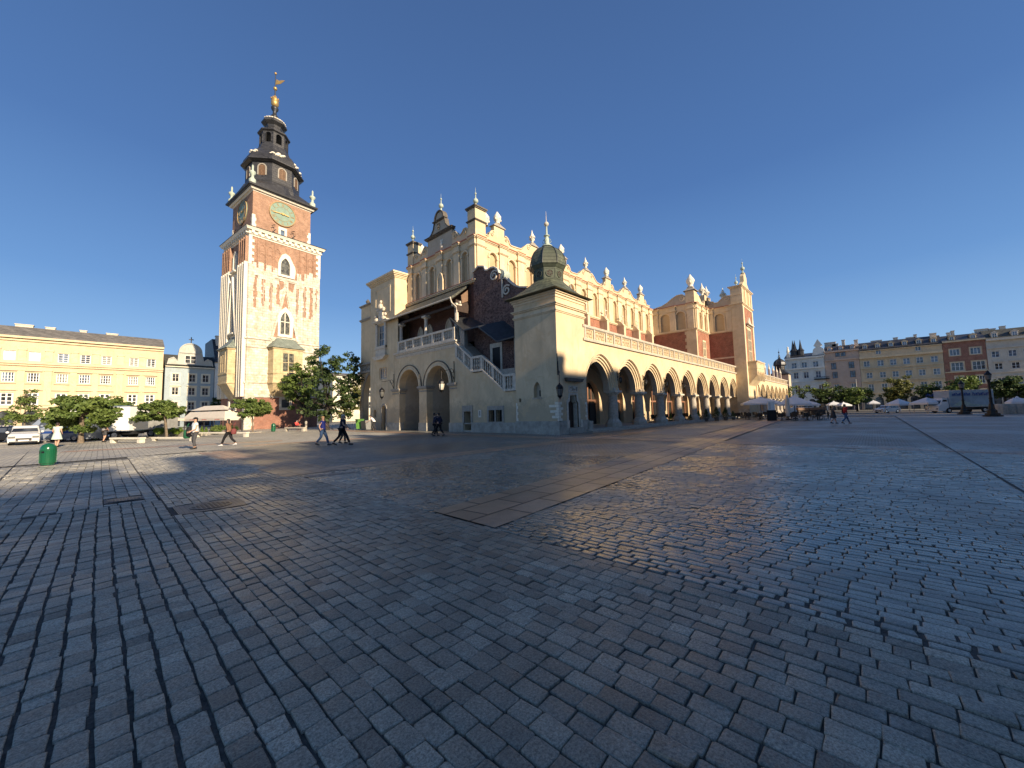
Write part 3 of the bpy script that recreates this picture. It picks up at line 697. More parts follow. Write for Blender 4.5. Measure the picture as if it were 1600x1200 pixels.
    while x < xb-1.0:
        wd = seq[i % 3]; a.box(ff, x, x+0.22, 7.52, 8.42, -0.2, 0.08)
        l, r_ = x+0.28, x+0.22+wd-0.06
        b_.panel(ff, rect(l-.06, r_+.06, 7.52, 8.38), [rect(l+.08, r_-.08, 7.62, 8.28)], -0.02, 0.07)
        b_.box(ff, l, r_, 7.55, 8.35, -0.16, -0.1)
        nr = 2 if wd > 1.5 else 1
        for q in range(nr+1 if wd < 1.5 else 3):
            m_ = nr+1 if wd < 1.5 else 3
            cu = l+.08+(r_-l-.16)*(q+.5)/m_; R = min((r_-l-.16)/m_/2, 0.3)*0.82
            for (dz_, r2) in ((0.0, R),):
                ring = [(cu+r2*cos(2*pi*k2/14), 7.95+1.15*r2*sin(2*pi*k2/14)) for k2 in range(15)]; ribbon(b_, ff, ring, 0.06, -0.1, -0.025)
            ribbon(b_, ff, [(cu-R*.6, 7.66), (cu, 7.95), (cu+R*.6, 8.24)], 0.05, -0.1, -0.03); ribbon(b_, ff, [(cu+R*.6, 7.66), (cu, 7.95), (cu-R*.6, 8.24)], 0.05, -0.1, -0.03)
        x += 0.22+wd; i += 1
    a.build('balustrade', 'balustrade_stone', hall); b_.build('balustrade_panels', 'cream_trim', hall)
    a = MB(); a.bx(xa, xb, ya+.2, HY, 7.3, 7.45); a.build('terrace', 'grey_stone', hall)
arcade(28.93, 5.265, 9, 16.7)
arcade(83.4+.9, 5.0, 9, 16.7, detail=False)
# ---------------- upper hall: east wall with blind arches, attic with volutes
def blind_wall(f, u0, u1, v0, v1, centres, hw, spring, top, pil, nm='hall_wall', pw=0.55):
    a = MB(); hs = [arc_round(c-hw, c+hw, v0+0.05, spring) for c in centres]
    a.panel(f, rect(u0, u1, v0, v1), hs, 0, 0.22); a.build(nm, 'cream', hall)
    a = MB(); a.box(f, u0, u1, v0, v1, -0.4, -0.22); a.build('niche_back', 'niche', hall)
    a = MB()
    for c in centres:
        o = arc_round(c-hw-0.12, c+hw+0.12, v0+.05, spring); ribbon(a, f, o, 0.16, 0.0, 0.07)
        for s_ in (-1, 1): a.box(f, c+s_*(hw+0.1)-0.14, c+s_*(hw+0.1)+0.14, spring-0.12, spring+0.06, 0, 0.13)
    for p_ in pil:
        a.box(f, p_-pw, p_+pw, v0, v1-1.05, 0, 0.16)
        cornice(a, f, p_-pw, p_+pw, v1-1.05, [(0.07, 0.1), (0.08, 0.16)], 0.12)
        a.box(f, p_-pw, p_+pw, v1-0.9, v1-0.3, 0, 0.17)
    cornice(a, f, u0, u1, v1-0.32, [(0.1, 0.05), (0.1, 0.14)])
    for p_ in pil: cornice(a, f, p_-pw, p_+pw, v1-0.3, [(0.1, 0.08), (0.1, 0.16)], 0.17)
    a.box(f, u0, u1, v1-1.02, v1-0.96, 0, 0.05)
    a.build('pilasters', 'cream_trim', hall)
    a = MB(); a.box(f, u0-.05, u1+.05, v1-0.12, v1, -0.3, 0.2)
    for p_ in pil: a.box(f, p_-pw-.05, p_+pw+.05, v1-0.105, v1+0.012, -0.2, 0.36)
    a.build('red_cornice', 'terracotta', hall)
fe2 = east(HY)
XA, XB = 24.7, 66.63
cents = [27.05+2.83*k for k in range(14)]
cents = [c for c in cents if c < 66]
blind_wall(fe2, XA, XB, 14.75, 19.25, cents, 0.52, 17.55, 19.2, [25.3]+[28.46+2.83*k for k in range(14) if 28.46+2.83*k < 66.2], 'east_wall')
a = MB(); a.box(fe2, XA, XB, 7.4, 14.5, -0.4, -0.02); a.build('east_wall_brick', 'red_brick', hall)
a = MB(); cornice(a, fe2, XA+.3, XB-.3, 14.4, [(0.12, 0.1), (0.12, 0.2), (0.12, 0.12)]); a.build('string_course', 'cream_trim', hall)
# buttress pillars with little crosses over the terrace
for k in range(9):
    x = 28.3+5.0*k
    a = MB(); a.bx(x-0.28, x+0.28, HY-1.15, HY-.02, 7.4, 14.2); a.prism(Fr((x, 0, 0), (0, 1, 0), (1, 0, 0)), [(HY-1.2, 14.2), (HY-0.02, 14.2), (HY-0.02, 15.2), (HY-0.7, 14.9)], -0.34, 0.34)
    b = a.build('buttress', 'cream_trim', hall)
    a = MB(); yc = HY-0.8; a.lathe(x, yc, [(0.2, 14.6), (0.12, 15.0), (0.16, 15.1), (0.06, 15.3), (0.05, 16.1), (0.01, 16.5)], 8); a.bx(x-0.3, x+0.3, yc-0.05, yc+0.05, 15.7, 15.82); a.ball((x-.3, yc, 15.76), .09, 6, 4); a.ball((x+.3, yc, 15.76), .09, 6, 4)
    a.build('pinnacle', 'pale_stone', b)
def mask_finial(x, y, z, parent, s=1.0):
    a = MB(); a.smooth = True
    a.lathe(x, y, [(0.32*s, z), (0.25*s, z+0.15*s), (0.3*s, z+0.3*s), (0.42*s, z+0.55*s), (0.44*s, z+0.8*s), (0.3*s, z+1.05*s), (0.22*s, z+1.15*s), (0.05*s, z+1.45*s)], 10)
    for sg in (-1, 1): a.ball((x+sg*0.36*s, y-.1, z+0.5*s), 0.15*s, 7, 5); a.ball((x+sg*0.17*s, y-.34*s, z+0.8*s), 0.08*s, 6, 4)
    a.ball((x, y-.38*s, z+0.62*s), 0.1*s, 6, 4, sz=1.3); a.smooth = False
    return a.build('mask_finial', 'white_stone', parent)
def urn_finial(x, y, z, parent, s=1.0, mat='white_stone'):
    a = MB(); a.smooth = True
    a.lathe(x, y, [(0.3*s, z), (0.16*s, z+0.12*s), (0.14*s, z+0.28*s), (0.34*s, z+0.45*s), (0.3*s, z+0.75*s), (0.4*s, z+0.8*s), (0.38*s, z+0.9*s), (0.2*s, z+1.0*s), (0.22*s, z+1.15*s), (0.12*s, z+1.3*s), (0.02, z+1.75*s)], 10)
    for i in range(4): t = i*pi/2; a.ball((x+.38*s*cos(t), y+.38*s*sin(t), z+0.68*s), 0.1*s, 6, 4)
    a.smooth = False
    return a.build('urn_finial', mat, parent)
def ball_finial(x, y, z, parent, s=1.0, mat='copper_green'):
    a = MB(); a.smooth = True
    a.lathe(x, y, [(0.34*s, z), (0.2*s, z+0.12*s), (0.1*s, z+0.3*s), (0.1*s, z+0.5*s)], 10); a.ball((x, y, z+0.78*s), 0.32*s, 12, 8)
    a.lathe(x, y, [(0.12*s, z+1.05*s), (0.07*s, z+1.2*s), (0.05*s, z+1.6*s)], 8); a.ball((x, y, z+1.7*s), 0.13*s, 8, 6); a.tube([(x, y, z+1.75*s), (x, y, z+2.5*s)], [0.025, 0.006], 5)
    a.smooth = False
    return a.build('ball_finial', mat, parent)
def scroll_attic(f, nodes, vb, parent, mat='cream', thick=0.5, sp=2.86, end_u=None):
    """alternating attic: nodes = [(u, type)], type 0 block with small scrolls and mask, 1 gable of two volutes with urn"""
    for i, (c, ty) in enumerate(nodes):
        a = MB(); m2 = MB(); lim = (nodes[1][0]-nodes[0][0])/2+0.01
        if ty == 0:
            half = [(0.75, 21.15), (0.75, 20.42), (0.95, 20.47), (1.2, 20.38), (1.42, 20.1), (1.52, 19.82), (1.72, 19.72), (2.05, 19.72), (lim, 19.78)]
            sc_ = (1.02, 20.12, 0.24)
        else:
            half = [(0.55, 20.85), (0.62, 20.7), (0.95, 20.78), (1.25, 20.7), (1.6, 20.42), (2.0, 20.05), (2.4, 19.84), (lim, 19.78)]
            sc_ = (1.0, 20.4, 0.27)
        right = [(c+u, v+(vb-19.25)) for u, v in half]; left = [(c-u, v+(vb-19.25)) for u, v in half[::-1]]
        poly = [(c-lim, vb)]+left+right+[(c+lim, vb)]
        a.prism(f, poly, -thick, 0.0)
        att = a.build('attic_gable', mat, parent)
        for s_ in (-1, 1):
            ribbon(m2, f, [(c+s_*u, v+(vb-19.25)) for u, v in half[1:]], 0.1, -0.02, 0.1)
            sp_ = spiral(0, 0, sc_[2], pi/2, 1.3, 22, -1); ribbon(m2, f, [(c+s_*(sc_[0]+u), sc_[1]+(vb-19.25)+v) for u, v in sp_], 0.075, -0.01, 0.09)
        m2.build('volutes', 'cream_trim', att)
        b2 = MB(); h0 = 21.15 if ty == 0 else 20.85; h0 += vb-19.25; w_ = 0.75 if ty == 0 else 0.55
        rw = [[f.p(c-ww, h0+dz, n0) if q == 0 else f.p(c+ww, h0+dz, n0) if q == 1 else f.p(c+ww, h0+dz, n1) if q == 2 else f.p(c-ww, h0+dz, n1) for q in range(4)] for ww, dz, n0, n1 in ((w_+.14, 0, 0.14, -thick-.1), (w_+.14, .06, 0.14, -thick-.1), (0.3, 0.42, -0.05, -thick+.05), (0.26, 0.5, -.05, -thick+.05))]
        b2.loft(rw, True); b2.face(rw[0]); b2.face(rw[-1]); b2.build('cap', 'grey_stone', att)
        p_ = f.p(c, h0+0.45, -thick/2)
        (mask_finial if ty == 0 else urn_finial)(p_.x, p_.y, p_.z, att, 0.95 if ty == 0 else 0.92)
nodes = [(28.05+5.72*k, k % 2) for k in range(7)]
scroll_attic(fe2, nodes, 19.25, hall)
# corner tower of the attic at the south-east
def corner_pier(u0, u1, y0, y1, zt, capz, parent, mid=True):
    a = MB(); a.bx(u0, u1, y0, y1, 19.25, zt); b = a.build('corner_pier', 'cream', parent)
    a = MB()
    for z, p_, h in ((zt-.25, 0.1, 0.12), (zt-.13, 0.18, 0.14)): a.bx(u0-p_, u1+p_, y0-p_, y1+p_, z, z+h)
    if mid:
        for z, p_, h in ((20.75, 0.05, 0.08), (20.83, 0.13, 0.1)): a.bx(u0-p_, u1+p_, y0-p_, y1+p_, z, z+h)
    a.bx(u0+.2, u1-.2, y0+.2, y1-.2, zt, zt+.18)
    a.build('pier_cornice', 'weathered_stone', b); return b
b = corner_pier(24.62, 26.0, 27.52, 28.68, 22.3, 0, hall); ball_finial(25.2, 28.05, 22.45, b, 0.85)
mask_finial(26.35, 27.95, 20.9, b, 1.05)
b = corner_pier(24.62, 25.6, 38.6, 39.78, 22.2, 0, hall); ball_finial(25.0, 39.2, 22.35, b, 0.85); mask_finial(26.0, 38.9, 20.9, b, 1.05)
# ---------------- south gable
fg = south(GX)
hs = [29.25, 31.82, 34.88, 37.7]
blind_wall(fg, HY, HN, 14.5, 19.25, hs, 0.4, 17.6, 19.2, [28.0, 30.45, 33.35, 36.3, 39.2], 'south_gable_wall', 0.42)
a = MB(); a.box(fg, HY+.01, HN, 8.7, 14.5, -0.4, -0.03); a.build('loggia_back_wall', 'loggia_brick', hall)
a = MB()
win = arc_point(33.2-0.28, 33.2+0.28, 15.2, 15.9, 16.35); ribbon(a, fg, arc_point(32.75, 33.65, 14.75, 16.0, 16.9), 0.12, 0.1, 0.26); a.panel(fg, arc_point(32.75, 33.65, 14.75, 16.0, 16.9), [win], 0.2, 0.1, True); a.build('gothic_window_frame', 'cream_trim', hall)
a = MB(); a.panel(fg, win, [], 0.08, 0); a.build('pane', 'niche', hall)
c0 = 33.5
a = MB(); a.prism(fg, rect(c0-2.2, c0+2.2, 19.25, 21.2), -0.5, 0)
bell = [(2.2, 21.4), (1.95, 21.5), (1.5, 21.75), (1.1, 22.2), (0.92, 22.9)]
pts = [(c0-u, v) for u, v in bell]+[(c0-0.8, 22.9)]+[(c0-0.8*cos(pi*i/10), 23.05+0.95*sin(pi*i/10)) for i in range(11)]+[(c0+0.8, 22.9)]+[(c0+u, v) for u, v in bell[::-1]]
a.prism(fg, pts, -0.5, -0.02)
gt = a.build('gable_top', 'grey_plaster', hall)
a = MB(); cornice(a, fg, c0-2.2, c0+2.2, 21.15, [(0.1, 0.1), (0.12, 0.24), (0.06, 0.32)]); cornice(a, fg, c0-.92, c0+.92, 22.82, [(0.08, 0.08), (0.1, 0.18)])
ribbon(a, fg, [(c0-0.8*cos(pi*i/10), 23.05+0.95*sin(pi*i/10)) for i in range(11)], 0.14, -0.5, 0.12)
for s_ in (-1, 1): ribbon(a, fg, [(c0+s_*u, v) for u, v in bell], 0.1, -0.5, 0.08)
a.build('gable_cornice', 'weathered_stone', gt); ball_finial(GX+.25, c0, 24.0, gt, 0.85)
a = MB()
for (u, v) in ((0, 22.35), (0.12, 22.15), (-0.12, 22.15), (0, 21.95), (0.1, 22.5), (-0.1, 22.5)): a.ball(fg.p(c0+.1+u, v, .05), 0.09, 7, 5)
a.build('crest', 'weathered_stone', gt)
a = MB(); a.smooth = True
for (u, v, r) in ((0, 20.4, 0.22), (0, 20.1, 0.26), (0.0, 19.8, 0.2), (0.15, 20.55, 0.1), (-0.15, 20.55, 0.1)): a.ball(fg.p(c0-.4+u, v, .02), r, 8, 6, sx=0.5)
a.build('relief_shield', 'white_stone', gt)
def half_scrolls(f, u0, u1, v0, sgn, parent):
    """pair of volutes between a pier and the gable: low small one at u0 and large one at u1"""
    W = u1-u0; q = lambda t: u0+W*t
    pr = [(q(0), v0), (q(0), v0+0.95), (q(.1), v0+1.2), (q(.25), v0+1.2), (q(.36), v0+0.9), (q(.5), v0+0.72), (q(.62), v0+0.95), (q(.75), v0+1.4), (q(.88), v0+1.52), (q(1), v0+1.3), (q(1), v0)]
    a = MB(); a.prism(f, pr, -0.4, 0); o = a.build('scroll_wall', 'cream', parent)
    a = MB(); ribbon(a, f, pr[1:-1], 0.1, -.02, 0.1)
    ribbon(a, f, [(q(.2)+x, v0+.85+y) for x, y in spiral(0, 0, .24, pi/2, 1.3, 20, sgn)], 0.07, 0, 0.1)
    ribbon(a, f, [(q(.8)+x, v0+1.0+y) for x, y in spiral(0, 0, .36, pi/2, 1.4, 22, -sgn)], 0.08, 0, 0.1); a.build('volutes', 'cream_trim', o)
half_scrolls(fg, 28.68, c0-2.2, 19.25, 1, hall)
half_scrolls(fg, 38.6, c0+2.2, 19.25, 1, hall)
a = MB(); a.bx(XA+.4, 132, HY+.35, HN-.1, 14.5, 17.9); a.build('hall_roof', 'slate', hall)
a = MB(); a.bx(GX+.42, 132, HN-.5, HN, 0, 19.2); a.build('west_wall', 'cream', hall)
# ---------------- loggia, vaulted base and outer stair (plane X=22.9)
arch1 = arc_round(34.85, 38.78, -0.2, 4.62, 18); arch2 = arc_round(29.68, 33.5, -0.2, 4.58, 18)
outl = [(20.76, -0.2), (40.9, -0.2), (40.9, 8.35), (28.5, 8.35), (28.5, 7.0), (26.2, 5.3), (24.8, 5.3), (22.2, 3.4), (20.76, 3.4)]
sd_door = rect(26.58, 27.5, 0.15, 1.85); w1 = rect(23.5, 24.22, 0.92, 1.9); w2 = rect(22.62, 23.35, 0.92, 1.9)
a = MB(); a.panel(SF, outl, [arch1, arch2, sd_door, w1, w2], 0, 0.75); a.build('stair_and_arch_wall', 'grey_plaster' if False else 'cream', hall)
a = MB()
for (h, d0) in ((arch1, 0), (arch2, 0)):
    a.loft([[SF.p(u, v, -0.75) for u, v in h], [SF.p(u, v, -3.6) for u, v in h]])
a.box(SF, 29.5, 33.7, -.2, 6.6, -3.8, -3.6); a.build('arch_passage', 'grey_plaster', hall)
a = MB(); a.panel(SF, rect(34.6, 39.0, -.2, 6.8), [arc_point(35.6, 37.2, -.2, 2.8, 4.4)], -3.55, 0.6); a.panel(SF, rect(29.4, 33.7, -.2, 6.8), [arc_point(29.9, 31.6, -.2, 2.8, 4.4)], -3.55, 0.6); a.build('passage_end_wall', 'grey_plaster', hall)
a = MB(); a.box(SF, 29, 40, -.2, 5, -4.6, -4.4); a.build('passage_door', 'wood_dark', hall)
a = MB()
for (c, r, s0) in ((36.81, 1.96, 4.62), (31.59, 1.91, 4.58)):
    ribbon(a, SF, [(c-(r+.22)*cos(pi*i/24), s0+(r+.22)*sin(pi*i/24)) for i in range(25)], 0.42, -0.02, 0.06)
    ribbon(a, SF, [(c-(r+.12)*cos(pi*i/24), s0+(r+.12)*sin(pi*i/24)) for i in range(25)], 0.2, 0.05, 0.10)
a.build('archivolts', 'cream_trim', hall)
a = MB()
for (c, r, s0) in ((36.81, 1.96, 4.62), (31.59, 1.91, 4.58)):
    ribbon(a, SF, [(c-(r+.47)*cos(pi*i/24), s0+(r+.47)*sin(pi*i/24)) for i in range(25)], 0.09, -0.02, 0.12)
a.build('hood_mould', 'weathered_stone', hall)
a = MB()
for (u0, u1) in ((38.78, 40.2), (33.5, 34.85), (28.6, 29.68)):
    e0 = 0.0 if u0 == 28.6 else 0.75
    for v, pr, h in ((4.02, 0.05, 0.12), (4.3, 0.1, 0.12), (4.42, 0.18, 0.2)): a.box(SF, u0-(pr if u0 != 28.6 else 0), u1+pr, v, v+h, -0.75-pr, pr)
a.build('impost_mouldings', 'grey_stone', hall)
a = MB(); a.box(SF, 38.7, 41.6, -.3, .82, -0.5, 0.08); a.box(SF, 33.45, 34.9, -.3, .82, -0.8, 0.08); a.box(SF, 27.6, 29.75, -.3, .82, -.8, 0.08); a.box(SF, 20.82, 26.5, -.3, .85, -.3, 0.08); a.box(SF, 26.5, 27.6, -.3, .12, -.3, .08)
for h in (arch1, arch2): a.loft([[SF.p(h[0][0]-.03, v, n) for v in (-.2, .8)] for n in (-.7, -3.5)]); a.loft([[SF.p(h[-1][0]+.03, v, n) for v in (-.2, .8)] for n in (-.7, -3.5)])
a.build('plinth', 'plinth_stone', hall)
a = MB(); a.panel(SF, rect(26.35, 27.78, 0.82, 2.38), [rect(26.58, 27.5, 0.7, 1.85)], 0.05, .1, True); a.build('doorway_frame', 'grey_stone', hall)
a = MB(); a.panel(SF, rect(22.4, 24.4, .82, 2.25), [w1, w2], 0.05, .1, True); a.build('opening_frames', 'grey_stone', hall)
a = MB(); a.box(SF, 26.5, 27.6, .1, 1.9, -.8, -.72); a.box(SF, 22.5, 24.3, .85, 1.95, -.5, -.45); a.build('dark_opening', 'black', hall)
a = MB()
for c in (22.8, 23.0, 23.18, 23.68, 23.86, 24.04): a.tube([SF.p(c, .92, -.15), SF.p(c, 1.9, -.15)], 0.015, 5)
for v in (1.15, 1.4, 1.65): a.tube([SF.p(22.62, v, -.15), SF.p(24.22, v, -.15)], 0.012, 5)
a.build('window_grille', 'iron', hall)
a = MB(); a.box(SF, 25.2, 25.55, 1.3, 1.95, 0, 0.03); pq = a.build('notice_plate', 'off_white', hall)
a = MB(); a.box(SF, 25.33, 25.41, 1.45, 1.85, 0.03, 0.034); a.build('mark', 'iron', pq)
# loggia floor edge, columns, balusters
a = MB(); cornice(a, SF, 28.6, 39.3, 8.0, [(0.12, 0.04), (0.14, 0.1), (0.1, 0.05), (0.14, 0.16), (0.14, 0.28)])
a.bx(22.7, 24.7, 28.6, 39.3, 8.55, 8.66); a.build('loggia_cornice', 'pale_stone', hall)
def balusters(mb, u0, u1, v0, v1, f, gap=0.24, base=0.10, slope=0.0):
    n_ = max(int((u1-u0)/gap), 1); h = v1-v0
    for i in range(n_):
        u = u0+(u1-u0)*(i+.5)/n_; dv = slope*(u-u0); p_ = f.p(u, v0+dv, base)
        mb.lathe(p_.x, p_.y, [(0.065, p_.z), (0.065, p_.z+.06*h), (0.035, p_.z+.14*h), (0.085, p_.z+.36*h), (0.04, p_.z+.6*h), (0.075, p_.z+.78*h), (0.04, p_.z+.88*h), (0.06, p_.z+h)], 8)
posts = [28.75, 30.4, 32.15, 34.05, 35.7, 37.2, 38.7]
for i in range(6):
    a = MB(); balusters(a, posts[i]+.16, posts[i+1]-.16, 8.86, 9.72, SF); o = a.build('balusters', 'pale_stone', hall)
a = MB(); a.box(SF, 28.6, 38.9, 9.72, 9.92, -.02, .22); a.box(SF, 28.6, 38.9, 8.68, 8.86, -.02, .22)
for p_ in posts: a.box(SF, p_-.15, p_+.15, 8.8, 9.75, 0.0, .2)
a.build('loggia_balustrade', 'pale_stone', hall)
def lcol(u, vt, half=False):
    p_ = SF.p(u, 0, -.35); a = MB(); a.bx(p_.x-.26, p_.x+.26, p_.y-.26, p_.y+.26, 8.66, 9.0)
    a.lathe(p_.x, p_.y, [(0.24, 9.0), (0.26, 9.08), (0.21, 9.15), (0.21, 10.2), (0.18, vt-.55), (0.22, vt-.5), (0.19, vt-.45), (0.32, vt-.3)], 14)
    a.bx(p_.x-.36, p_.x+.36, p_.y-.36, p_.y+.36, vt-.3, vt-.12); a.tube([(p_.x, p_.y-.6, vt-.05), (p_.x, p_.y+.6, vt-.05)], 0.1, 6)
    a.build('loggia_column', 'pale_stone', hall)
lcol(34.0, 12.15); lcol(28.9, 12.4); lcol(39.0, 12.15)
a = MB()
for c in (30.2, 32.0, 35.4, 37.2): ribbon(a, fg, arc_point(c-.5, c+.5, 8.8, 10.6, 11.6), 0.16, -.03, 0.06)
a.build('blind_gothic_arches', 'grey_plaster', hall)
a = MB()
for c in (30.2, 32.0, 35.4, 37.2): a.panel(fg, arc_point(c-.42, c+.42, 8.8, 10.6, 11.5), [], 0.0, 0)
a.build('gothic_infill', 'grey_plaster', hall)
# loggia roof: shed from the gable down to the eave
a = MB(); rf = Fr((0, 0, 0), (1, 0, 0), (0, -1, 0))
ya, yb = 28.6, 41.3
a.prism(Fr((0, 0, 0), (1, 0, 0), (0, 1, 0)), [(GX, 14.35), (GX, 14.55), (22.35, 12.78), (22.35, 12.62), (22.5, 12.62)], ya, 39.75)
a.prism(Fr((0, 0, 0), (1, 0, 0), (0, 1, 0)), [(22.9, 12.75), (22.9, 13.0), (22.3, 12.7), (22.3, 12.62)], 39.75, yb)
a.build('loggia_roof', 'slate', hall)
a = MB(); cornice(a, fg, 27.75, 39.5, 14.45, [(0.12, 0.3), (0.1, 0.42)]); a.build('roof_abutment', 'cream_trim', hall)
a = MB(); a.box(fg, 27.7, 39.6, 14.68, 14.76, 0, .44); a.build('red_capping', 'terracotta', hall)
a = MB(); a.tube([(22.3, ya, 12.66), (22.3, yb, 12.66)], 0.09, 8)
a.tube([(22.3, 28.65, 12.62), (22.45, 28.6, 12.2), (22.9, 28.55, 11.9), (22.95, 28.5, 11.5), (22.95, 28.5, 10.4)], 0.07, 8); a.build('gutter_pipe', 'pale_stone', hall)
a = MB(); a.box(SF, 28.7, 39.4, 12.05, 12.3, -.45, -.2)
for y in (29, 30.5, 32, 33.5, 35, 36.5, 38): a.tube([(22.5, y, 12.5), (24.6, y, 14.2)], 0.07, 5)
a.bx(22.9, 24.6, 28.55, 28.7, 11.5, 12.6); a.build('roof_timbers', 'wood_dark', hall)
a = MB(); a.prism(Fr((0, 28.6, 0), (1, 0, 0), (0, -1, 0)), [(23.5, 13.1), (24.35, 13.8), (24.35, 12.7), (23.6, 12.35)], 0.0, 0.12); a.build('painted_barge_board', 'timber', hall)
# stair parapet with balusters following the flight
flight = [((28.5, 7.02), (26.25, 5.36), True), ((26.25, 5.36), (24.82, 5.36), False), ((24.82, 5.36), (22.2, 3.43), True), ((22.2, 3.43), (20.86, 3.43), False)]
a = MB()
for (p, q, _) in flight:
    for (d0, d1, n0, n1) in ((0, .16, -.1, .2), (1.2, 1.4, -.06, .2)):
        a.prism(SF, [(p[0], p[1]+d0), (q[0], q[1]+d0), (q[0], q[1]+d1), (p[0], p[1]+d1)], n0, n1)
for (u, v) in ((28.4, 6.95), (26.25, 5.36), (24.9, 5.36), (22.2, 3.43), (21.0, 3.43), (27.3, 6.13), (23.5, 4.4)): a.box(SF, u-.14, u+.14, v+.1, v+1.3, 0.0, .18)
a.build('stair_balustrade', 'pale_stone', hall)
for (p, q, sl_) in flight:
    a = MB(); n_ = max(int((p[0]-q[0])/.25), 2)
    for i in range(n_):
        t = (i+.5)/n_; u = p[0]+(q[0]-p[0])*t; v = p[1]+(q[1]-p[1])*t
        if abs(u-27.3) < .16 or abs(u-23.5) < .16: continue
        c_ = SF.p(u, v+.16, .1); h = 1.04
        a.lathe(c_.x, c_.y, [(0.065, c_.z-.05), (0.065, c_.z+.06*h), (0.035, c_.z+.14*h), (0.085, c_.z+.36*h), (0.04, c_.z+.6*h), (0.075, c_.z+.78*h), (0.04, c_.z+.88*h), (0.06, c_.z+h)], 8)
    a.build('stair_balusters', 'pale_stone', hall)
a = MB()
n_ = 12
for i in range(n_):
    y = 28.5-(28.5-26.3)*i/n_; a.bx(22.95, 24.4, y-.2, y, 5.3, 8.55-1.65*i/n_*1.0-0.1*0)
a.bx(22.95, 24.4, 20.9, 26.3, 3.3, 5.3); a.build('stair_steps', 'grey_stone', hall)
# scrolled dark brick wall over the stair (plane X=24.45)
fb = south(24.45)
sil = [(20.74, 3.4), (27.72, 3.4), (27.72, 15.3), (27.5, 15.5), (26.9, 15.72), (26.1, 15.5), (26.0, 15.1), (25.6, 15.0), (25.2, 15.1), (24.75, 15.05), (24.35, 14.75), (24.2, 14.35), (24.25, 13.9), (24.5, 13.65), (23.35, 13.62), (23.3, 13.4), (22.9, 13.25), (22.3, 12.75), (21.6, 12.4), (20.74, 12.2)]
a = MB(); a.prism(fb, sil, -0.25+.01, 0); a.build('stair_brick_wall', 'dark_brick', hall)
a = MB(); ribbon(a, fb, [(27.75, 15.38), (26.9, 15.78), (26.1, 15.55), (25.95, 15.15), (25.6, 15.05), (25.2, 15.15), (24.75, 15.1), (24.3, 14.78), (24.14, 14.35)], 0.14, -.3, .16)
ribbon(a, fb, [(24.78+x, 14.3+y) for x, y in spiral(0, 0, .5, 2.5, 1.5, 26, -1)], 0.13, 0, .12)
ribbon(a, fb, [(23.72, 12.0), (23.74, 13.7), (23.3, 13.72), (22.9, 13.3), (22.3, 12.8), (21.6, 12.45), (20.8, 12.25)], 0.13, -.3, .14)
ribbon(a, fb, [(23.2+x, 12.55+y) for x, y in spiral(0, 0, .5, 2.5, 1.5, 26, -1)], 0.13, 0, .12)
a.build('scroll_trim', 'pale_stone', hall)
a = MB(); a.smooth = True; a.tube([(24.6, 24.35, 14.35), (25.6, 24.35, 14.35)], 0.52, 14); a.build('copper_roll', 'copper_green', hall)
a = MB(); a.panel(fb, rect(23.95, 25.5, 5.3, 8.0), [rect(24.2, 25.2, 5.3, 7.6)], .06, .1, True); a.build('stair_door_frame', 'pale_stone', hall)
a = MB(); a.box(fb, 24.2, 25.2, 5.3, 7.6, 0, .02); a.build('stair_door', 'black', hall)
# small sheet-metal roofs stepping down over the stair
a = MB()
def roofp(p0, p1, p2, p3, th=.12):
    a.face([p0, p1, p2, p3]); a.face([(x, y, z-th) for x, y, z in (p0, p1, p2, p3)])
    q = [p0, p1, p2, p3, p0]; a.loft([[v for v in q], [(x, y, z-th) for x, y, z in q]])
A_, B_ = 22.85, 24.44
roofp((A_-.1, 29.4, 10.95), (A_-.1, 27.35, 9.42), (B_, 28.4, 10.95), (B_, 30.0, 11.55))
roofp((A_-.1, 27.35, 9.42), (A_-.1, 25.35, 9.44), (B_, 26.2, 9.98), (B_, 28.4, 11.15))
roofp((A_-.1, 25.35, 9.44), (A_-.1, 22.95, 7.75), (B_, 23.72, 9.9), (B_, 26.2, 9.98))
roofp((A_-.1, 22.95, 7.75), (A_-.1, 20.9, 7.86), (B_, 21.2, 7.95), (B_, 23.72, 9.9))
a.build('stair_canopy', 'dark_metal', hall)
a = MB(); a.box(SF, 27.5, 28.1, 7.3, 9.5, -.5, -.1); a.box(SF, 21.0, 21.2, 4.7, 7.8, -.3, -.1); a.build('canopy_post', 'grey_stone', hall)
# ---------------- west part of the south front: oriel bay and parapet box
mb = MB(); fbx = south(22.88); XR = 25.5
holes = [rect(41.85, 43.6, 9.95, 12.6), rect(41.55, 43.3, 6.0, 7.35), arc_round(44.0, 44.75, 1.45, 2.0), arc_round(41.7, 42.7, -.1, 2.35)]
mb.panel(fbx, rect(39.75, 45.6, -.2, 17.85), [h if h[0][0] > 39.8 else h for h in holes], 0, 0.4)
mb.panel(fbx, rect(39.0, 39.75, 8.4, 13.2), [], 0, .3)
mb.face([(22.88, 39.75, 13), (XR+.2, 39.75, 13), (XR+.2, 39.75, 17.9), (22.88, 39.75, 17.9)]); mb.bx(22.89, XR, 45.5, 45.6, 0, 17.85); mb.bx(22.95, XR, 39.8, 45.5, 17.6, 17.9); mb.bx(25.4, 25.5, 39.8, 45.6, 0, 17.8)
mb.build('oriel_block', 'cream', hall)
mb = MB(); cornice(mb, fbx, 39.75, 45.6, 17.75, [(0.14, 0.08), (0.16, 0.18), (0.14, 0.32), (0.2, 0.42)]); f3 = east(39.75); cornice(mb, f3, 22.88, XR, 17.75, [(0.14, 0.08), (0.16, 0.18), (0.14, 0.32), (0.2, 0.42)])
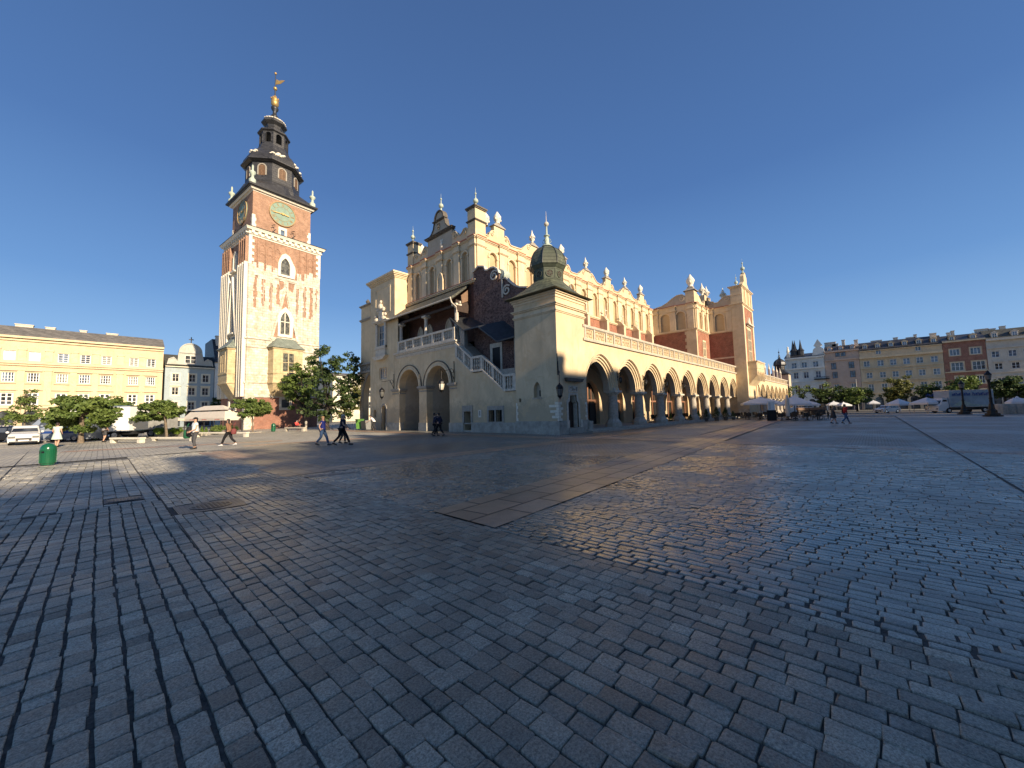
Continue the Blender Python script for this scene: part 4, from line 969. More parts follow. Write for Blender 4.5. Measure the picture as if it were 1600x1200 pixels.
ribbon(mb, fbx, rect(40.75, 44.2, 13.9, 17.05)+[(40.75, 13.9)], 0.08, 0, .04)
mb.build('box_cornice', 'cream_trim', hall)
mb = MB(); f4 = fbx
mb.box(f4, 41.5, 41.85, 9.7, 12.9, 0, .2); mb.box(f4, 43.6, 43.95, 9.7, 12.9, 0, .2); cornice(mb, f4, 41.4, 44.05, 12.7, [(.12, .2), (.12, .3), (.12, .42)])
mb.box(f4, 41.5, 43.95, 9.6, 9.95, 0, .3); mb.box(f4, 41.6, 43.85, 8.75, 9.6, 0, .22); mb.prism(f4, [(41.1, 8.75), (44.35, 8.75), (43.6, 8.3), (41.9, 8.3)], 0, .45)
for s_, u in ((1, 41.9), (-1, 43.6)): mb.ball(f4.p(u, 13.25, .2), .28, 8, 6); mb.ball(f4.p(u-s_*.25, 13.7, .15), .2, 8, 6)
mb.box(f4, 42.3, 43.2, 13.1, 14.3, 0, .2); cornice(mb, f4, 42.2, 43.3, 14.3, [(.1, .2), (.1, .3)]); mb.ball(f4.p(42.75, 14.8, .15), .3, 8, 6, sz=1.3); mb.ball(f4.p(42.75, 15.4, .12), .14, 8, 6, sz=1.5)
mb.ball(f4.p(42.1, 14.4, .15), .2, 8, 6, sz=1.4); mb.ball(f4.p(43.4, 14.4, .15), .2, 8, 6, sz=1.4)
mb.build('window_aedicule', 'pale_stone', hall)
window(hall, f4, 41.85, 43.6, 9.95, 12.6, -.2, 3, 3, .1, 'pale_stone', 'glass_blue', 'mullioned_window')
window(hall, f4, 41.55, 43.3, 6.0, 7.35, -.2, 3, 1, .12, 'pale_stone', 'glass_blue', 'low_mullioned_window')
mb = MB(); mb.box(f4, 43.9, 44.9, 1.3, 2.5, -.4, -.36); mb.build('blocked_niche', 'grey_stone', hall)
mb = MB(); mb.box(f4, 41.6, 42.8, -.1, 3.0, -.4, -.36); mb.build('side_door', 'wood_dark', hall)
mb = MB(); ribbon(mb, f4, arc_round(41.6, 42.8, 0, 2.35), .2, 0, .05); mb.box(f4, 41.4, 41.7, -.1, .8, 0, .1); mb.box(f4, 42.7, 45.7, -.1, .8, 0, .08); mb.build('side_door_frame', 'grey_stone', hall)
# set-back west arcade end
f5 = south(24.0)
mb = MB(); mb.panel(f5, rect(45.5, 50.5, -.2, 14.4), [arc_point(46.2, 49.8, -.2, 4.0, 7.2)], 0, .8); mb.bx(24.01, 30, 50.2, 50.5, 5.5, 14.4)
mb.box(f5, 47.9, 50.5, 14.4, 16.4, -.4, 0); mb.build('west_bay', 'cream', hall)
mb = MB(); cornice(mb, f5, 45.5, 50.5, 14.4, [(.15, .1), (.15, .2)]); cornice(mb, f5, 48, 50.5, 16.35, [(.12, .1), (.14, .22)]); cornice(mb, f5, 45.5, 50.6, 7.3, [(.3, .3), (.8, .05), (.25, .3)])
for k in range(5): ribbon(mb, f5, [(46.4+k*.9+.3*cos(2*pi*i/12), 8.0+.3*sin(2*pi*i/12)) for i in range(13)], .07, 0, .12)
for k in range(3): ribbon(mb, f5, arc_point(46.2-.15*k, 49.8+.15*k, -.2, 4.0, 7.2+.1*k), .1, -.02, .1-.02*k)
mb.build('west_bay_mouldings', 'grey_stone', hall)
mb = MB(); mb.box(f5, 46.0, 50.4, -.2, 3.3, .01, .1) if False else mb.box(f5, 45.5, 46.2, -.2, 4.0, 0, .12); mb.box(f5, 49.7, 50.5, -.2, 4.0, 0, .12); mb.build('west_bay_pier', 'ashlar', hall)
mb = MB(); mb.lathe(24.3, 49.2, [(0.3, 16.6), (0.15, 16.8), (0.3, 17.1), (0.1, 17.4)], 8); mb.build('urn_finial', 'weathered_stone', hall)
# ---------------- transept and middle block
TX, TX2, RY, PY, RX = 66.63, 73.4, 20.5, 15.1, 80.5
f6 = south(TX)
blind_wall(f6, RY, HY, 14.95, 19.25, [22.9, 25.5], 0.75, 17.3, 19.2, [21.25, 24.2, 27.2], 'transept_south_wall', .5)
mb = MB(); mb.box(f6, RY+1.5, HY, 7.4, 14.7, -.4, 0); mb.build('transept_brick', 'red_brick', hall)
mb = MB(); mb.box(f6, RY, RY+1.5, 7.4, 14.7, -.4, .06)
for i in range(12): mb.box(f6, RY+1.5, RY+1.5+(.35 if i % 2 else .12), 7.6+.58*i, 8.15+.58*i, -.1, .05)
mb.build('transept_quoin', 'cream', hall)
mb = MB(); cornice(mb, f6, RY, HY, 14.6, [(.12, .08), (.14, .2), (.1, .1)]); f7 = east(RY); cornice(mb, f7, TX, TX2, 14.6, [(.12, .08), (.14, .2), (.1, .1)]); mb.build('transept_string', 'cream_trim', hall)
mb = MB(); mb.box(f6, 20.55, 21.95, 19.25, 21.3, -1.4, .05); o = mb.build('transept_pier', 'cream', hall)
mb = MB(); rw = [[(TX+.7-k_, 21.25-k_, z), (TX+.7+k_, 21.25-k_, z), (TX+.7+k_, 21.25+k_, z), (TX+.7-k_, 21.25+k_, z)] for k_, z in ((.95, 21.3), (.95, 21.4), (.55, 21.7), (.4, 22.1))]; mb.loft(rw, True); mb.face(rw[-1]); mb.build('cap', 'grey_stone', o)
mask_finial(TX+.7, 21.25, 22.1, o, 1.5)
mb = MB(); pr = [(22.0, 19.25), (22.0, 20.6), (22.5, 20.95), (23.3, 20.95), (24.2, 20.55), (25.0, 20.0), (26.0, 19.6), (27.5, 19.4), (27.6, 19.25)]; mb.prism(f6, pr, -.4, 0); mb.build('transept_scroll', 'grey_plaster', hall)
mb = MB(); ribbon(mb, f6, pr[1:-1], .12, -.02, .1); ribbon(mb, f6, [(22.6+x, 20.2+y) for x, y in spiral(0, 0, .5, 1.2, 1.4, 24, 1)], .1, 0, .1); mb.build('volutes', 'cream_trim', hall)
blind_wall(f7, TX, TX2, 14.95, 19.25, [69.0, 71.4], 0.5, 17.4, 19.2, [67.3, 70.2, 72.7], 'transept_east_wall', .45)
mb = MB(); mb.box(f7, TX+.4, TX2, 7.4, 14.7, -.4, -.01); mb.build('transept_east_brick', 'red_brick', hall)
window(hall, f7, 69.3, 71.0, 9.0, 13.2, .03, 2, 3, .25, 'cream_trim', 'glass_old', 'tall_window')
mb = MB(); mb.prism(f7, [(TX+1.4, 19.25), (TX+1.4, 21.0), (TX+2.2, 20.8), (TX+3.5, 19.9), (TX+4.6, 19.8), (TX+5.4, 20.6), (TX2, 20.7), (TX2, 19.25)], -.4, 0); mb.build('attic_scroll', 'cream', hall)
mb = MB(); mb.bx(TX2-1.4, TX2-.4, RY+.0, RY+1.0, 19.25, 21.6); o = mb.build('attic_pier', 'cream', hall); urn_finial(TX2-.9, RY+.5, 21.6, o, 1.35)
f8 = south(TX2)
blind_wall(f8, 16.75, RY+.02, 14.95, 19.25, [18.7], 0.72, 17.3, 19.2, [20.1, 17.2], 'middle_south_wall', .42)
mb = MB(); mb.box(f8, 16.7, RY, 7.4, 14.7, -.4, 0); mb.build('middle_brick', 'red_brick', hall)
mb = MB(); cornice(mb, f8, 16.7, RY, 14.6, [(.12, .08), (.14, .2), (.1, .1)]); mb.box(f8, 16.7, RY, 10.1, 10.35, 0, .08); mb.build('middle_string', 'cream_trim', hall)
mb = MB(); pr = [(16.8, 19.25), (16.8, 20.9), (17.5, 21.0), (18.1, 20.7), (18.8, 20.1), (19.3, 20.1), (19.6, 20.4), (20.0, 20.45), (20.3, 20.1), (20.4, 19.25)]; mb.prism(f8, pr, -.4, 0); mb.build('middle_scroll', 'grey_plaster', hall)
mb = MB(); ribbon(mb, f8, pr[1:-1], .12, -.02, .1); ribbon(mb, f8, [(17.4+x, 20.4+y) for x, y in spiral(0, 0, .42, 1.2, 1.4, 24, 1)], .1, 0, .1); ribbon(mb, f8, [(19.9+x, 20.0+y) for x, y in spiral(0, 0, .3, 1.2, 1.4, 24, -1)], .09, 0, .1); mb.build('volutes', 'cream_trim', hall)
mb = MB(); mb.bx(TX2+.2, TX2+1.2, 20.3, 21.2, 19.25, 21.4); o = mb.build('attic_pier', 'cream', hall); urn_finial(TX2+.7, 20.75, 21.4, o, 1.3)
# tall projecting block in the middle of the east side
f9 = south(73.2); f10 = east(PY)
mb = MB(); mb.bx(73.2, RX, PY+.0, 16.75, 0, 22.3); mb.bx(73.8, RX-.2, 16.75, 24, 0, 19.2); mb.build('middle_block', 'cream', hall)
mb = MB()
for (f, a0, a1) in ((f9, PY, 16.75), (f10, 73.2, RX)):
    cornice(mb, f, a0, a1, 18.75, [(.1, .06), (.2, .04), (.12, .16), (.12, .26)]); cornice(mb, f, a0, a1, 21.95, [(.12, .08), (.14, .2), (.12, .32)])
for u in (73.2, 75.5, 78.0, 79.8): mb.box(f10, u, u+.7, 19.25, 21.95, 0, .12)
for u in (73.2, 79.7): mb.box(f10, u, u+.8, 0.2, 18.75, 0, .12)
mb.box(f9, PY+.1, 16.65, 20.75, 20.9, 0, .08)
mb.build('middle_block_mouldings', 'cream_trim', hall)
mb = MB(); mb.panel(f10, rect(74.1, 79.65, 9.2, 18.7), [rect(75.4, 78.4, 9.4, 15.6)], .02, .02, True); mb.build('middle_block_brick', 'red_brick', hall)
window(hall, f10, 75.6, 78.2, 9.4, 15.2, .05, 3, 3, .22, 'cream_trim', 'glass_old', 'tall_window')
mb = MB(); cornice(mb, f10, 75.3, 78.5, 15.6, [(.2, .2), (.2, .5)]); mb.prism(f10, [(75.6, 16.0), (78.2, 16.0), (77.6, 16.6), (76.9, 17.3), (76.2, 16.6)], 0, .25); mb.build('window_pediment', 'pale_stone', hall)
for (u0_, u1_) in ((74.2, 75.3), (76.4, 77.8), (78.8, 79.6)): 
    mb = MB(); mb.panel(f10, arc_round(u0_, u1_, 19.4, 21.2), [], .015, 0); mb.build('blind_arch', 'niche', hall)
ball_finial(73.9, 15.9, 22.35, hall, .9); 
mb = MB(); mb.prism(f10, [(74.2, 22.3), (79.6, 22.3), (78.9, 23.0), (78.0, 23.5), (77.9, 24.6), (76.9, 25.4), (75.9, 24.6), (75.8, 23.5), (74.9, 23.0)], -.6, 0); o = mb.build('middle_block_gable', 'cream', hall)
ball_finial(76.9, 15.4, 25.3, o, 1.1); ball_finial(79.8, 15.9, 22.35, hall, .9); urn_finial(77.8, 19.0, 21.5, hall, 1.3)
mb = MB(); mb.bx(73.06, 73.9, PY-.12, 16.6, -.2, 1.4); mb.build('middle_block_plinth', 'ashlar', hall)
# balcony porch on the middle block
mb = MB(); mb.bx(74.0, 80.0, 13.7, PY, 6.9, 9.2); mb.prism(Fr((0, 0, 0), (0, 1, 0), (1, 0, 0)), [(13.7, 6.9), (PY, 6.9), (PY, 5.3), (14.4, 6.2)], 74.0, 80.0); o = mb.build('balcony_porch', 'cream', hall)
mb = MB(); cornice(mb, east(13.7), 74, 80, 9.1, [(.1, .08), (.12, .16)]); cornice(mb, south(74.0), 13.7, PY, 9.1, [(.1, .08), (.12, .16)]); cornice(mb, south(74.0), 13.7, PY, 8.0, [(.1, .05)])
ribbon(mb, east(13.7), rect(74.6, 79.4, 8.2, 8.95)+[(74.6, 8.2)], .1, 0, .05)
for u in (74.6, 76.0, 77.4, 78.8): ribbon(mb, east(13.7), arc_point(u-.4, u+.4, 6.0, 7.0, 7.7), .14, 0, .1)
mb.build('porch_mouldings', 'cream_trim', o)
# north end corner block with a black dome
mb = MB(); mb.bx(128.9, 132.8, 16.6, 20.8, 0, 10.4); o = mb.build('north_corner_block', 'grey_plaster', hall)
dome(hall, 130.85, 18.7, 2.4, 10.6, ('dark_metal', 'dark_metal', 'dark_metal'), big=False)
# north half of the hall above the arcade
mb = MB(); mb.bx(RX, 128, HY-4.5, HY, 7.4, 14.0); mb.build('north_hall_brick', 'red_brick', hall)
for k in range(9):
    x = 84.3+5.0*k; mb = MB(); mb.bx(x-.2, x+.2, 17.6, 18.0, 7.4, 10.6); mb.lathe(x, 17.8, [(.3, 10.6), (.1, 11.3), (.02, 12.0)], 6); mb.build('terrace_pinnacle', 'white_stone', hall)
# window bay right behind the corner block
mb = MB(); fw_ = east(20.4); mb.panel(fw_, rect(26.5, 32.0, 7.4, 12.0), [rect(27.4, 29.8, 8.6, 11.4)], 0, .3); mb.bx(31.7, 32, 20.41, 24, 7.4, 12); mb.build('terrace_house', 'cream', hall)
window(hall, fw_, 27.4, 29.8, 8.6, 11.4, -.15, 2, 2, .14, 'white_paint', 'glass')
mb = MB(); cornice(mb, fw_, 26.5, 32.0, 11.9, [(.12, .1), (.12, .25), (.1, .35)]); mb.box(fw_, 27.1, 30.1, 11.45, 11.65, 0, .2); mb.box(fw_, 27.1, 30.1, 8.3, 8.55, 0, .2); mb.build('terrace_house_trim', 'cream_trim', hall)
mb = MB(); mb.smooth = True
for x, s_ in ((28.0, .9), (29.2, 1.3), (30.4, .8)): mb.lathe(x, 20.5, [(.22*s_, 12.2), (.3*s_, 12.6), (.25*s_, 13.0), (.12*s_, 13.25), (.17*s_, 13.5), (.1*s_, 13.75)], 8)
mb.build('statuettes', 'grey_stone', hall)
# ================================================================ town hall tower
TB = Vector((14.85, 69.01, 0)); ta = radians(5.8); dA = Vector((cos(ta), sin(ta), 0)); dL = Vector((-sin(ta), cos(ta), 0))
tower = thing('clock_tower', 'tall brick and pale stone clock tower with black tiered spire and gilded tip', 'tower', tuple(TB))
FR_ = Fr(TB, dA, -dL); FL_ = Fr(TB, dL, -dA); W = 10.8
def tb(mb, u0, u1, w0, w1, z0, z1): mb.box(FR_, u0, u1, z0, z1, -w1, -w0)
a = MB(); tb(a, 0, W, 0, W, 5.0, 30.2); a.build('shaft_brick', 'tower_brick', tower)
a = MB(); tb(a, .0, W, .0, W, -.6, 5.0); a.build('base_brick', 'tower_base_brick', tower)
rr = random.Random(11)
def ragged(u0, u1, v0, v1, j=.16, st=.42):
    L_, R_ = [], []; v = v0
    while v < v1:
        a_, b_ = rr.uniform(-j, j*.6), rr.uniform(-j*.6, j); e = min(v+st*rr.uniform(.7, 1.2), v1)
        L_ += [(u0+a_, v), (u0+a_, e)]; R_ += [(u1+b_, v), (u1+b_, e)]; v = e+0.001
    return L_+R_[::-1]
# stone facing, right (sunlit) face
w1 = arc_point(4.55, 5.95, 15.2, 17.4, 18.9); w2 = arc_point(4.45, 5.85, 25.1, 26.6, 27.95)
top = []
for i, (u0, u1, h) in enumerate([(-.06, .45, 25.6), (.45, .95, 26.0), (.95, 1.25, 25.2), (1.25, 2.0, 26.2), (2.0, 2.3, 25.0), (2.3, 3.1, 26.1), (3.1, 3.35, 25.1), (3.35, 4.0, 25.9), (4.0, 7.0, 24.6), (7.0, 7.7, 25.9), (7.7, 8.2, 24.9), (8.2, 9.0, 26.2), (9.0, 9.7, 26.6), (9.7, 10.2, 26.0), (10.2, 10.86, 26.3)]):
    top += [(u0+.001, h), (u1-.001, h)]
holes = [w1, ragged(.75, 1.05, 18.8, 24.0), ragged(1.85, 2.2, 19.3, 23.6), ragged(2.95, 3.3, 18.7, 23.3), ragged(8.15, 8.5, 18.6, 23.9), ragged(9.15, 9.55, 18.5, 24.0), ragged(10.15, 10.4, 20.0, 24.0), ragged(3.95, 4.35, 20.0, 23.3, .12), ragged(6.95, 7.3, 18.9, 23.3, .1)]
holes += [[(4.62, 18.95), (4.75, 19.3), (5.25, 21.9), (5.35, 21.9), (5.8, 19.5), (5.95, 19.0), (5.3, 19.6)], [(3.6, 14.6), (4.15, 14.6), (4.2, 17.5), (4.1, 17.6)], [(6.35, 14.8), (7.0, 14.8), (6.4, 17.6), (6.3, 17.4)], [(4.5, 22.4), (5.0, 22.9), (5.0, 24.0), (4.2, 24.0)], [(5.7, 22.8), (6.4, 22.4), (6.7, 24.0), (5.7, 24.0)]]
out = [(-.06, 4.95), (.5, 4.95), (.5, 5.0), (10.86, 5.0)]+top[::-1]
a = MB(); a.panel(FR_, out, holes, .1, .3); tb(a, -.1, -.02, -.1, .3, 5, 25.6)
a.face([FR_.p(10.86, 5, .1), FR_.p(10.86, 26.3, .1), FR_.p(10.86, 26.3, -W), FR_.p(10.86, 5, -W)])
a.build('stone_facing', 'tower_stone', tower)
a = MB()
for u in (.45, 1.25, 2.0, 2.3, 3.1, 3.35, 7.05, 7.7, 8.2, 9.0, 9.7, 10.2):
    a.box(FR_, u-.03, u+.03, 14.2, 24.6, .1, .17)
for u in (.6, 1.6, 2.7, 3.6, 8.0, 9.4): a.box(FR_, u-.03, u+.03, 7.2, 12.6, .1, .14)
for v, h, p_ in ((4.9, .3, .1), (7.05, .15, .14), (8.3, .1, .08), (12.55, .12, .13), (13.9, .14, .16)): a.box(FR_, -.1, W+.1, v, v+h, .02, .1+p_)
for u in [.25+.45*i for i in range(6)]: ribbon(a, FR_, [(u+.15*cos(t*pi/5), 13.3+.3*sin(t*pi/5)) for t in range(11)], .05, .08, .15)
# steep gable over the lower window
for s_, u0, in ((1, 3.3), (-1, 7.25)): ribbon(a, FR_, [(u0, 14.2), (5.3, 23.2)], .3, .05, .26)
a.box(FR_, 5.15, 5.45, 22.9, 24.3, .1, .25); a.box(FR_, 3.6, 7.1, 24.2, 24.6, .05, .2)
for u0_, z0_, z1_ in ((-.15, -.6, 5.0), (-.15, 5.0, 7.1)): a.box(FR_, u0_, .75, z0_, z1_, -.75, .14)
for i in range(10): a.box(FR_, .7, .7+(.5 if i % 2 else .15), .1+.48*i, .55+.48*i, 0, .12)
a.box(FR_, 10.0, 10.9, 5.0, 14, -.9, .12)
a.build('stone_trim', 'tower_stone', tower)
def twin(f, hole, u0, u1, v0, n0, top_pts, fw, mull=True, pane='glass_old'):
    c = (u0+u1)/2; fr_ = MB(); fr_.panel(f, top_pts, [hole], n0, .35, True)
    if mull: fr_.box(f, c-.06, c+.06, v0, hole[len(hole)//2][1]-.1, n0-.25, n0-.1); fr_.box(f, u0, u1, v0+2.0, v0+2.12, n0-.25, n0-.1)
    o = fr_.build('window_surround', 'white_stone', tower); g = MB(); g.panel(f, hole, [], max(n0-.28, .115 if v0 < 20 else .03), 0); g.build('pane', pane, o); return o
twin(FR_, w1, 4.55, 5.95, 15.2, .3, [(4.2, 14.75), (6.4, 14.75), (6.6, 18.0), (6.1, 19.0), (5.3, 19.75), (4.5, 19.0), (4.1, 18.0)], .3)
twin(FR_, w2, 4.45, 5.85, 25.1, .22, [(4.0, 24.75), (6.6, 24.75), (6.75, 26.0), (6.65, 26.8), (6.2, 27.6), (5.8, 28.4), (5.15, 28.75), (4.6, 28.4), (4.25, 27.6), (4.05, 26.8)], .3, False)
# brick lesenes and blind tracery of the top of the shaft
a = MB()
for u in (1.15, 2.3, 3.5, 7.4, 8.6, 9.7): a.box(FR_, u-.06, u+.06, 25.5, 30.1, 0, .12)
for u in (.6, 1.75, 2.9, 4.0, 8.0, 9.2, 10.2):
    for v in (27.2, 28.6): ribbon(a, FR_, arc_point(u-.35, u+.35, v-1.0, v, v+.6), .07, 0, .07)
a.build('brick_lesenes', 'tower_brick', tower)
a = MB()
for i in range(9):
    a.box(FR_, -.14, .3+(.3 if i % 2 else 0), 25.6+.5*i, 26.1+.5*i, -.4, .12); a.box(FR_, W-.3-(.35 if i % 2 else 0), W+.1, 26.0+.5*i, 26.5+.5*i, -.4, .12)
a.build('shaft_quoins', 'white_stone', tower)
# left face: deep clustered shafts, lit on their edges only
a = MB(); b_ = MB(); c_ = MB()
for u in (.35, 1.25, 2.15, 3.05, 7.35, 8.2, 9.05, 9.95, 10.7):
    a.box(FL_, u-.16, u+.16, 12.0 if 2.5 < u < 9 else 5.0, 25.9, 0, .6); b_.box(FL_, u-.15, u+.15, 25.9, 30.0, 0, .5)
a.panel(FL_, rect(0, W, 5, 25.9), [arc_point(4.9, 6.3, 15.4, 18.5, 20.0), ragged(3.5, 3.9, 20, 25), ragged(6.6, 7.0, 20, 25)], .06, .3)
for s_, u0 in ((1, 3.5), (-1, 7.2)): ribbon(a, FL_, [(u0, 14.8), (5.6, 24.6)], .28, .05, .6)
for v in (7.05, 13.9): a.box(FL_, -.1, W+.1, v, v+.2, 0, .3)
a.box(FL_, 10.5, 11.5, 5.0, 25.5, -.5, .3); a.build('left_shafts', 'white_stone', tower); b_.build('brick_shafts', 'tower_brick', tower)
for hole, v0 in ((arc_point(4.9, 6.3, 15.4, 18.5, 20.0), 15.4), (arc_point(4.9, 6.4, 25.6, 27.4, 28.9), 25.6)):
    fr_ = MB(); ribbon(fr_, FL_, hole, .22, 0, .25); fr_.box(FL_, 5.56, 5.64, v0, v0+3, .08, .14); fr_.box(FL_, 4.6, 6.7, v0-.25, v0, 0, .6); o = fr_.build('window_surround', 'white_stone', tower)
    g = MB(); g.panel(FL_, hole, [], .075, 0); g.build('pane', 'glass_blue', o)
# oriel chapels on both faces
def oriel(f, u0, u1, zb, z0, z1, zt, pr, blank=False):
    a = MB(); sl_ = .001
    uo = [(u0, 0), (u0+.25, pr), (u1-.25, pr), (u1, 0)]
    a.loft([[f.p(u, v, n) for u, n in uo] for v in (z0, z1)]); 
    lo = [(u0+.6, 0), (u0+.9, .1), (u1-.9, .1), (u1-.6, 0)]
    a.loft([[f.p(u, zb, n) for u, n in lo], [f.p(u, z0-.8, n) for u, n in [(u0+.1, 0), (u0+.45, pr*.7), (u1-.45, pr*.7), (u1-.1, 0)]], [f.p(u, z0, n) for u, n in uo]])
    o = a.build('oriel_bay', 'bay_stone', tower)
    b_ = MB(); c = (u0+u1)/2
    for v, p_ in ((z0, .12), (z0+1.5, .08), (z1-.25, .14)):
        q = [(u0-p_, 0), (u0+.25-p_, pr+p_), (u1-.25+p_, pr+p_), (u1+p_, 0)]; b_.loft([[f.p(u, v, n) for u, n in q], [f.p(u, v+.16, n) for u, n in q]]); b_.face([f.p(u, v+.16, n) for u, n in q]); b_.face([f.p(u, v, n) for u, n in q])
    b_.panel(f, rect(c-1.15, c+1.15, z0+1.6, z1-.45), [rect(c-.95, c+.95, z0+1.75, z1-.75)], pr+.06, .2, True)
    b_.build('oriel_mouldings', 'bay_stone', o)
    window(o, f, c-.95, c+.95, z0+1.75, z1-.75, pr+.0, 2, 2, .14, 'bay_stone', 'glass_old', 'oriel_window', .05)
    r_ = MB(); e = [(u0-.3, 0), (u0-.05, pr+.35), (u1+.05, pr+.35), (u1+.3, 0)]; t_ = [(u0+.9, 0), (u0+1.3, .15), (u1-1.3, .15), (u1-.9, 0)]
    m_ = [(u0+.15, 0), (u0+.45, pr*.75), (u1-.45, pr*.75), (u1-.15, 0)]
    r_.loft([[f.p(u, z1-.05, n) for u, n in e], [f.p(u, z1+(zt-z1)*.35, n) for u, n in m_], [f.p(u, zt, n) for u, n in t_]]); r_.face([f.p(u, z1-.05, n) for u, n in e])
    r_.build('oriel_roof', 'lead_seam', o)
oriel(FR_, 2.9, 7.8, 4.9, 7.1, 12.8, 14.5, 1.5)
oriel(FL_, 2.9, 7.4, 4.6, 7.1, 12.7, 14.7, 1.5)
a = MB(); a.panel(FR_, rect(4.7, 6.6, 2.9, 5.0), [rect(5.05, 6.2, 3.3, 4.6)], .12, .3, True); o = a.build('small_window_frame', 'pale_stone', tower); g = MB(); g.panel(FR_, rect(5.0, 6.3, 3.2, 4.7), [], .02, 0); g.build('pane', 'glass', o)
a = MB(); a.box(FR_, 8.2, 9.3, 2.0, 2.8, 0, .08); a.build('plaque', 'iron', tower)
a = MB(); a.box(FL_, 6.0, 6.5, .0, 4.5, 0, .3); a.box(FL_, 3.6, 4.4, 2.9, 4.4, 0, .1); a.build('base_pier', 'white_stone', tower)
# cornice of the shaft
def ring(mb, k0, k1, z0, z1, cu=W/2, cw=W/2, h=W/2):
    for z, k in ((z0, k0), (z1, k1)): pass
    rw = [[FR_.p(cu+sx*(h+k), z, -(cw+sy*(h+k))) for sx, sy in ((-1, -1), (1, -1), (1, 1), (-1, 1))] for z, k in ((z0, k0), (z1, k1))]
    mb.loft(rw, True); mb.face(rw[0]); mb.face(rw[1])
a = MB()
for z0, z1, k0, k1 in ((30.1, 30.35, .1, .15), (30.35, 30.5, .3, .3), (30.5, 30.95, .18, .24), (30.95, 31.1, .55, .6), (31.1, 31.35, .6, .75)): ring(a, k0, k1, z0, z1)
for i in range(12):
    for f in (FR_, FL_): a.box(f, .1+.9*i, .5+.9*i, 30.5, 30.95, .2, .5)
a.build('shaft_cornice', 'white_stone', tower)
a = MB(); ring(a, .82, .78, 31.36, 31.44); a.build('cornice_lead', 'dark_metal', tower)
# clock stage
c0_, hs_ = 4.85, 4.45
a = MB(); ring(a, 0, 0, 31.3, 38.0, c0_, c0_, hs_); a.build('clock_stage', 'tower_brick', tower)
FRu, FLu = Fr(FR_.p(0, 0, -(c0_-hs_)), dA, -dL), Fr(FL_.p(0, 0, -(c0_-hs_)), dL, -dA)
a = MB()
for f in (FRu, FLu):
    for s_ in (0, 1):
        u_ = c0_-hs_ if s_ == 0 else c0_+hs_
        for i in range(5): a.box(f, min(u_, u_+(.5 if i % 2 else .3)*(1-2*s_))-.03, max(u_, u_+(.5 if i % 2 else .3)*(1-2*s_))+.03, 31.4+.5*i, 31.9+.5*i, -.4, .04)
a.build('clock_stage_quoins', 'white_stone', tower)
a = MB()
for z0, z1, k0, k1 in ((37.7, 37.9, .05, .1), (37.9, 38.15, .35, .5)): ring(a, k0, k1, z0, z1, c0_, c0_, hs_)
a.build('upper_cornice', 'white_stone', tower)
a = MB()
for z0, z1, k0, k1 in ((38.15, 38.3, .62, .68), (38.3, 38.55, .85, .9), (38.55, 38.75, .9, .6)): ring(a, k0, k1, z0, z1, c0_, c0_, hs_)
sc_ = FR_.p(c0_, 0, -c0_); tx, ty = sc_.x, sc_.y
rows_ = [[FR_.p(c0_+sx*(hs_+.5), 38.75, -(c0_+sy*(hs_+.5))) for sx, sy in ((-1, -1), (0, -1), (1, -1), (1, 0), (1, 1), (0, 1), (-1, 1), (-1, 0))]]
R0 = ta+pi+pi/4
rows_.append([Vector((tx+4.35*cos(R0+i*pi/4), ty+4.35*sin(R0+i*pi/4), 40.6)) for i in range(8)])
a.loft(rows_, True)
R8 = ta+pi/8
a.lathe(tx, ty, [(4.5, 38.6), (4.45, 40.2), (4.25, 40.8), (4.3, 40.95), (4.05, 41.1), (4.02, 44.3)], 8, R8)
a.build('spire_base', 'dark_slate', tower)
a = MB(); a.lathe(tx, ty, [(4.2, 44.2), (4.75, 44.45), (4.75, 44.65), (4.5, 44.9), (4.35, 45.6), (3.95, 46.3), (3.3, 46.9), (2.7, 47.5), (2.45, 48.2), (2.35, 48.5)], 8, R8); a.build('lower_dome', 'dark_slate', tower)
a = MB()
for i in range(8):
    t = R8+pi/8+i*pi/4; f = Fr((tx+cos(t)*2.02, ty+sin(t)*2.02, 0), (-sin(t), cos(t), 0), (cos(t), sin(t), 0)); a.panel(f, rect(-.86, .86, 48.4, 51.1), [arc_round(-.45, .45, 49.0, 50.3)], 0, .35)
    ribbon(a, f, arc_round(-.5, .5, 49.0, 50.3), .1, 0, .06)
a.lathe(tx, ty, [(2.2, 48.4), (2.25, 48.85), (1.9, 48.9)], 8, R8)
a.build('lantern', 'dark_slate', tower)
a = MB(); a.lathe(tx, ty, [(2.15, 50.9), (2.5, 51.1), (2.5, 51.3), (2.0, 51.5), (1.4, 51.9), (1.25, 52.4), (1.4, 52.8), (1.95, 53.2), (2.0, 53.4), (1.75, 53.9), (1.1, 54.4), (.45, 54.7), (.35, 55.0)], 8, R8); a.build('upper_dome', 'dark_slate', tower)
a = MB()
for i in range(8):
    t = R8+pi/8+i*pi/4; f = Fr((tx+cos(t)*3.72, ty+sin(t)*3.72, 0), (-sin(t), cos(t), 0), (cos(t), sin(t), 0))
    w_ = MB(); ribbon(w_, f, arc_round(-.62, .62, 41.9, 43.2), .18, 0, .12); o = w_.build('spire_window', 'grey_stone', tower)
    w_ = MB(); w_.panel(f, arc_round(-.55, .55, 41.9, 43.2), [], .02, 0)
    for s_ in (-1, 1):
        for q in range(9): w_.box(f, s_*.28-.22, s_*.28+.22, 42.0+.18*q, 42.12+.18*q, .02, .08)
    w_.build('louvres', 'timber', o)
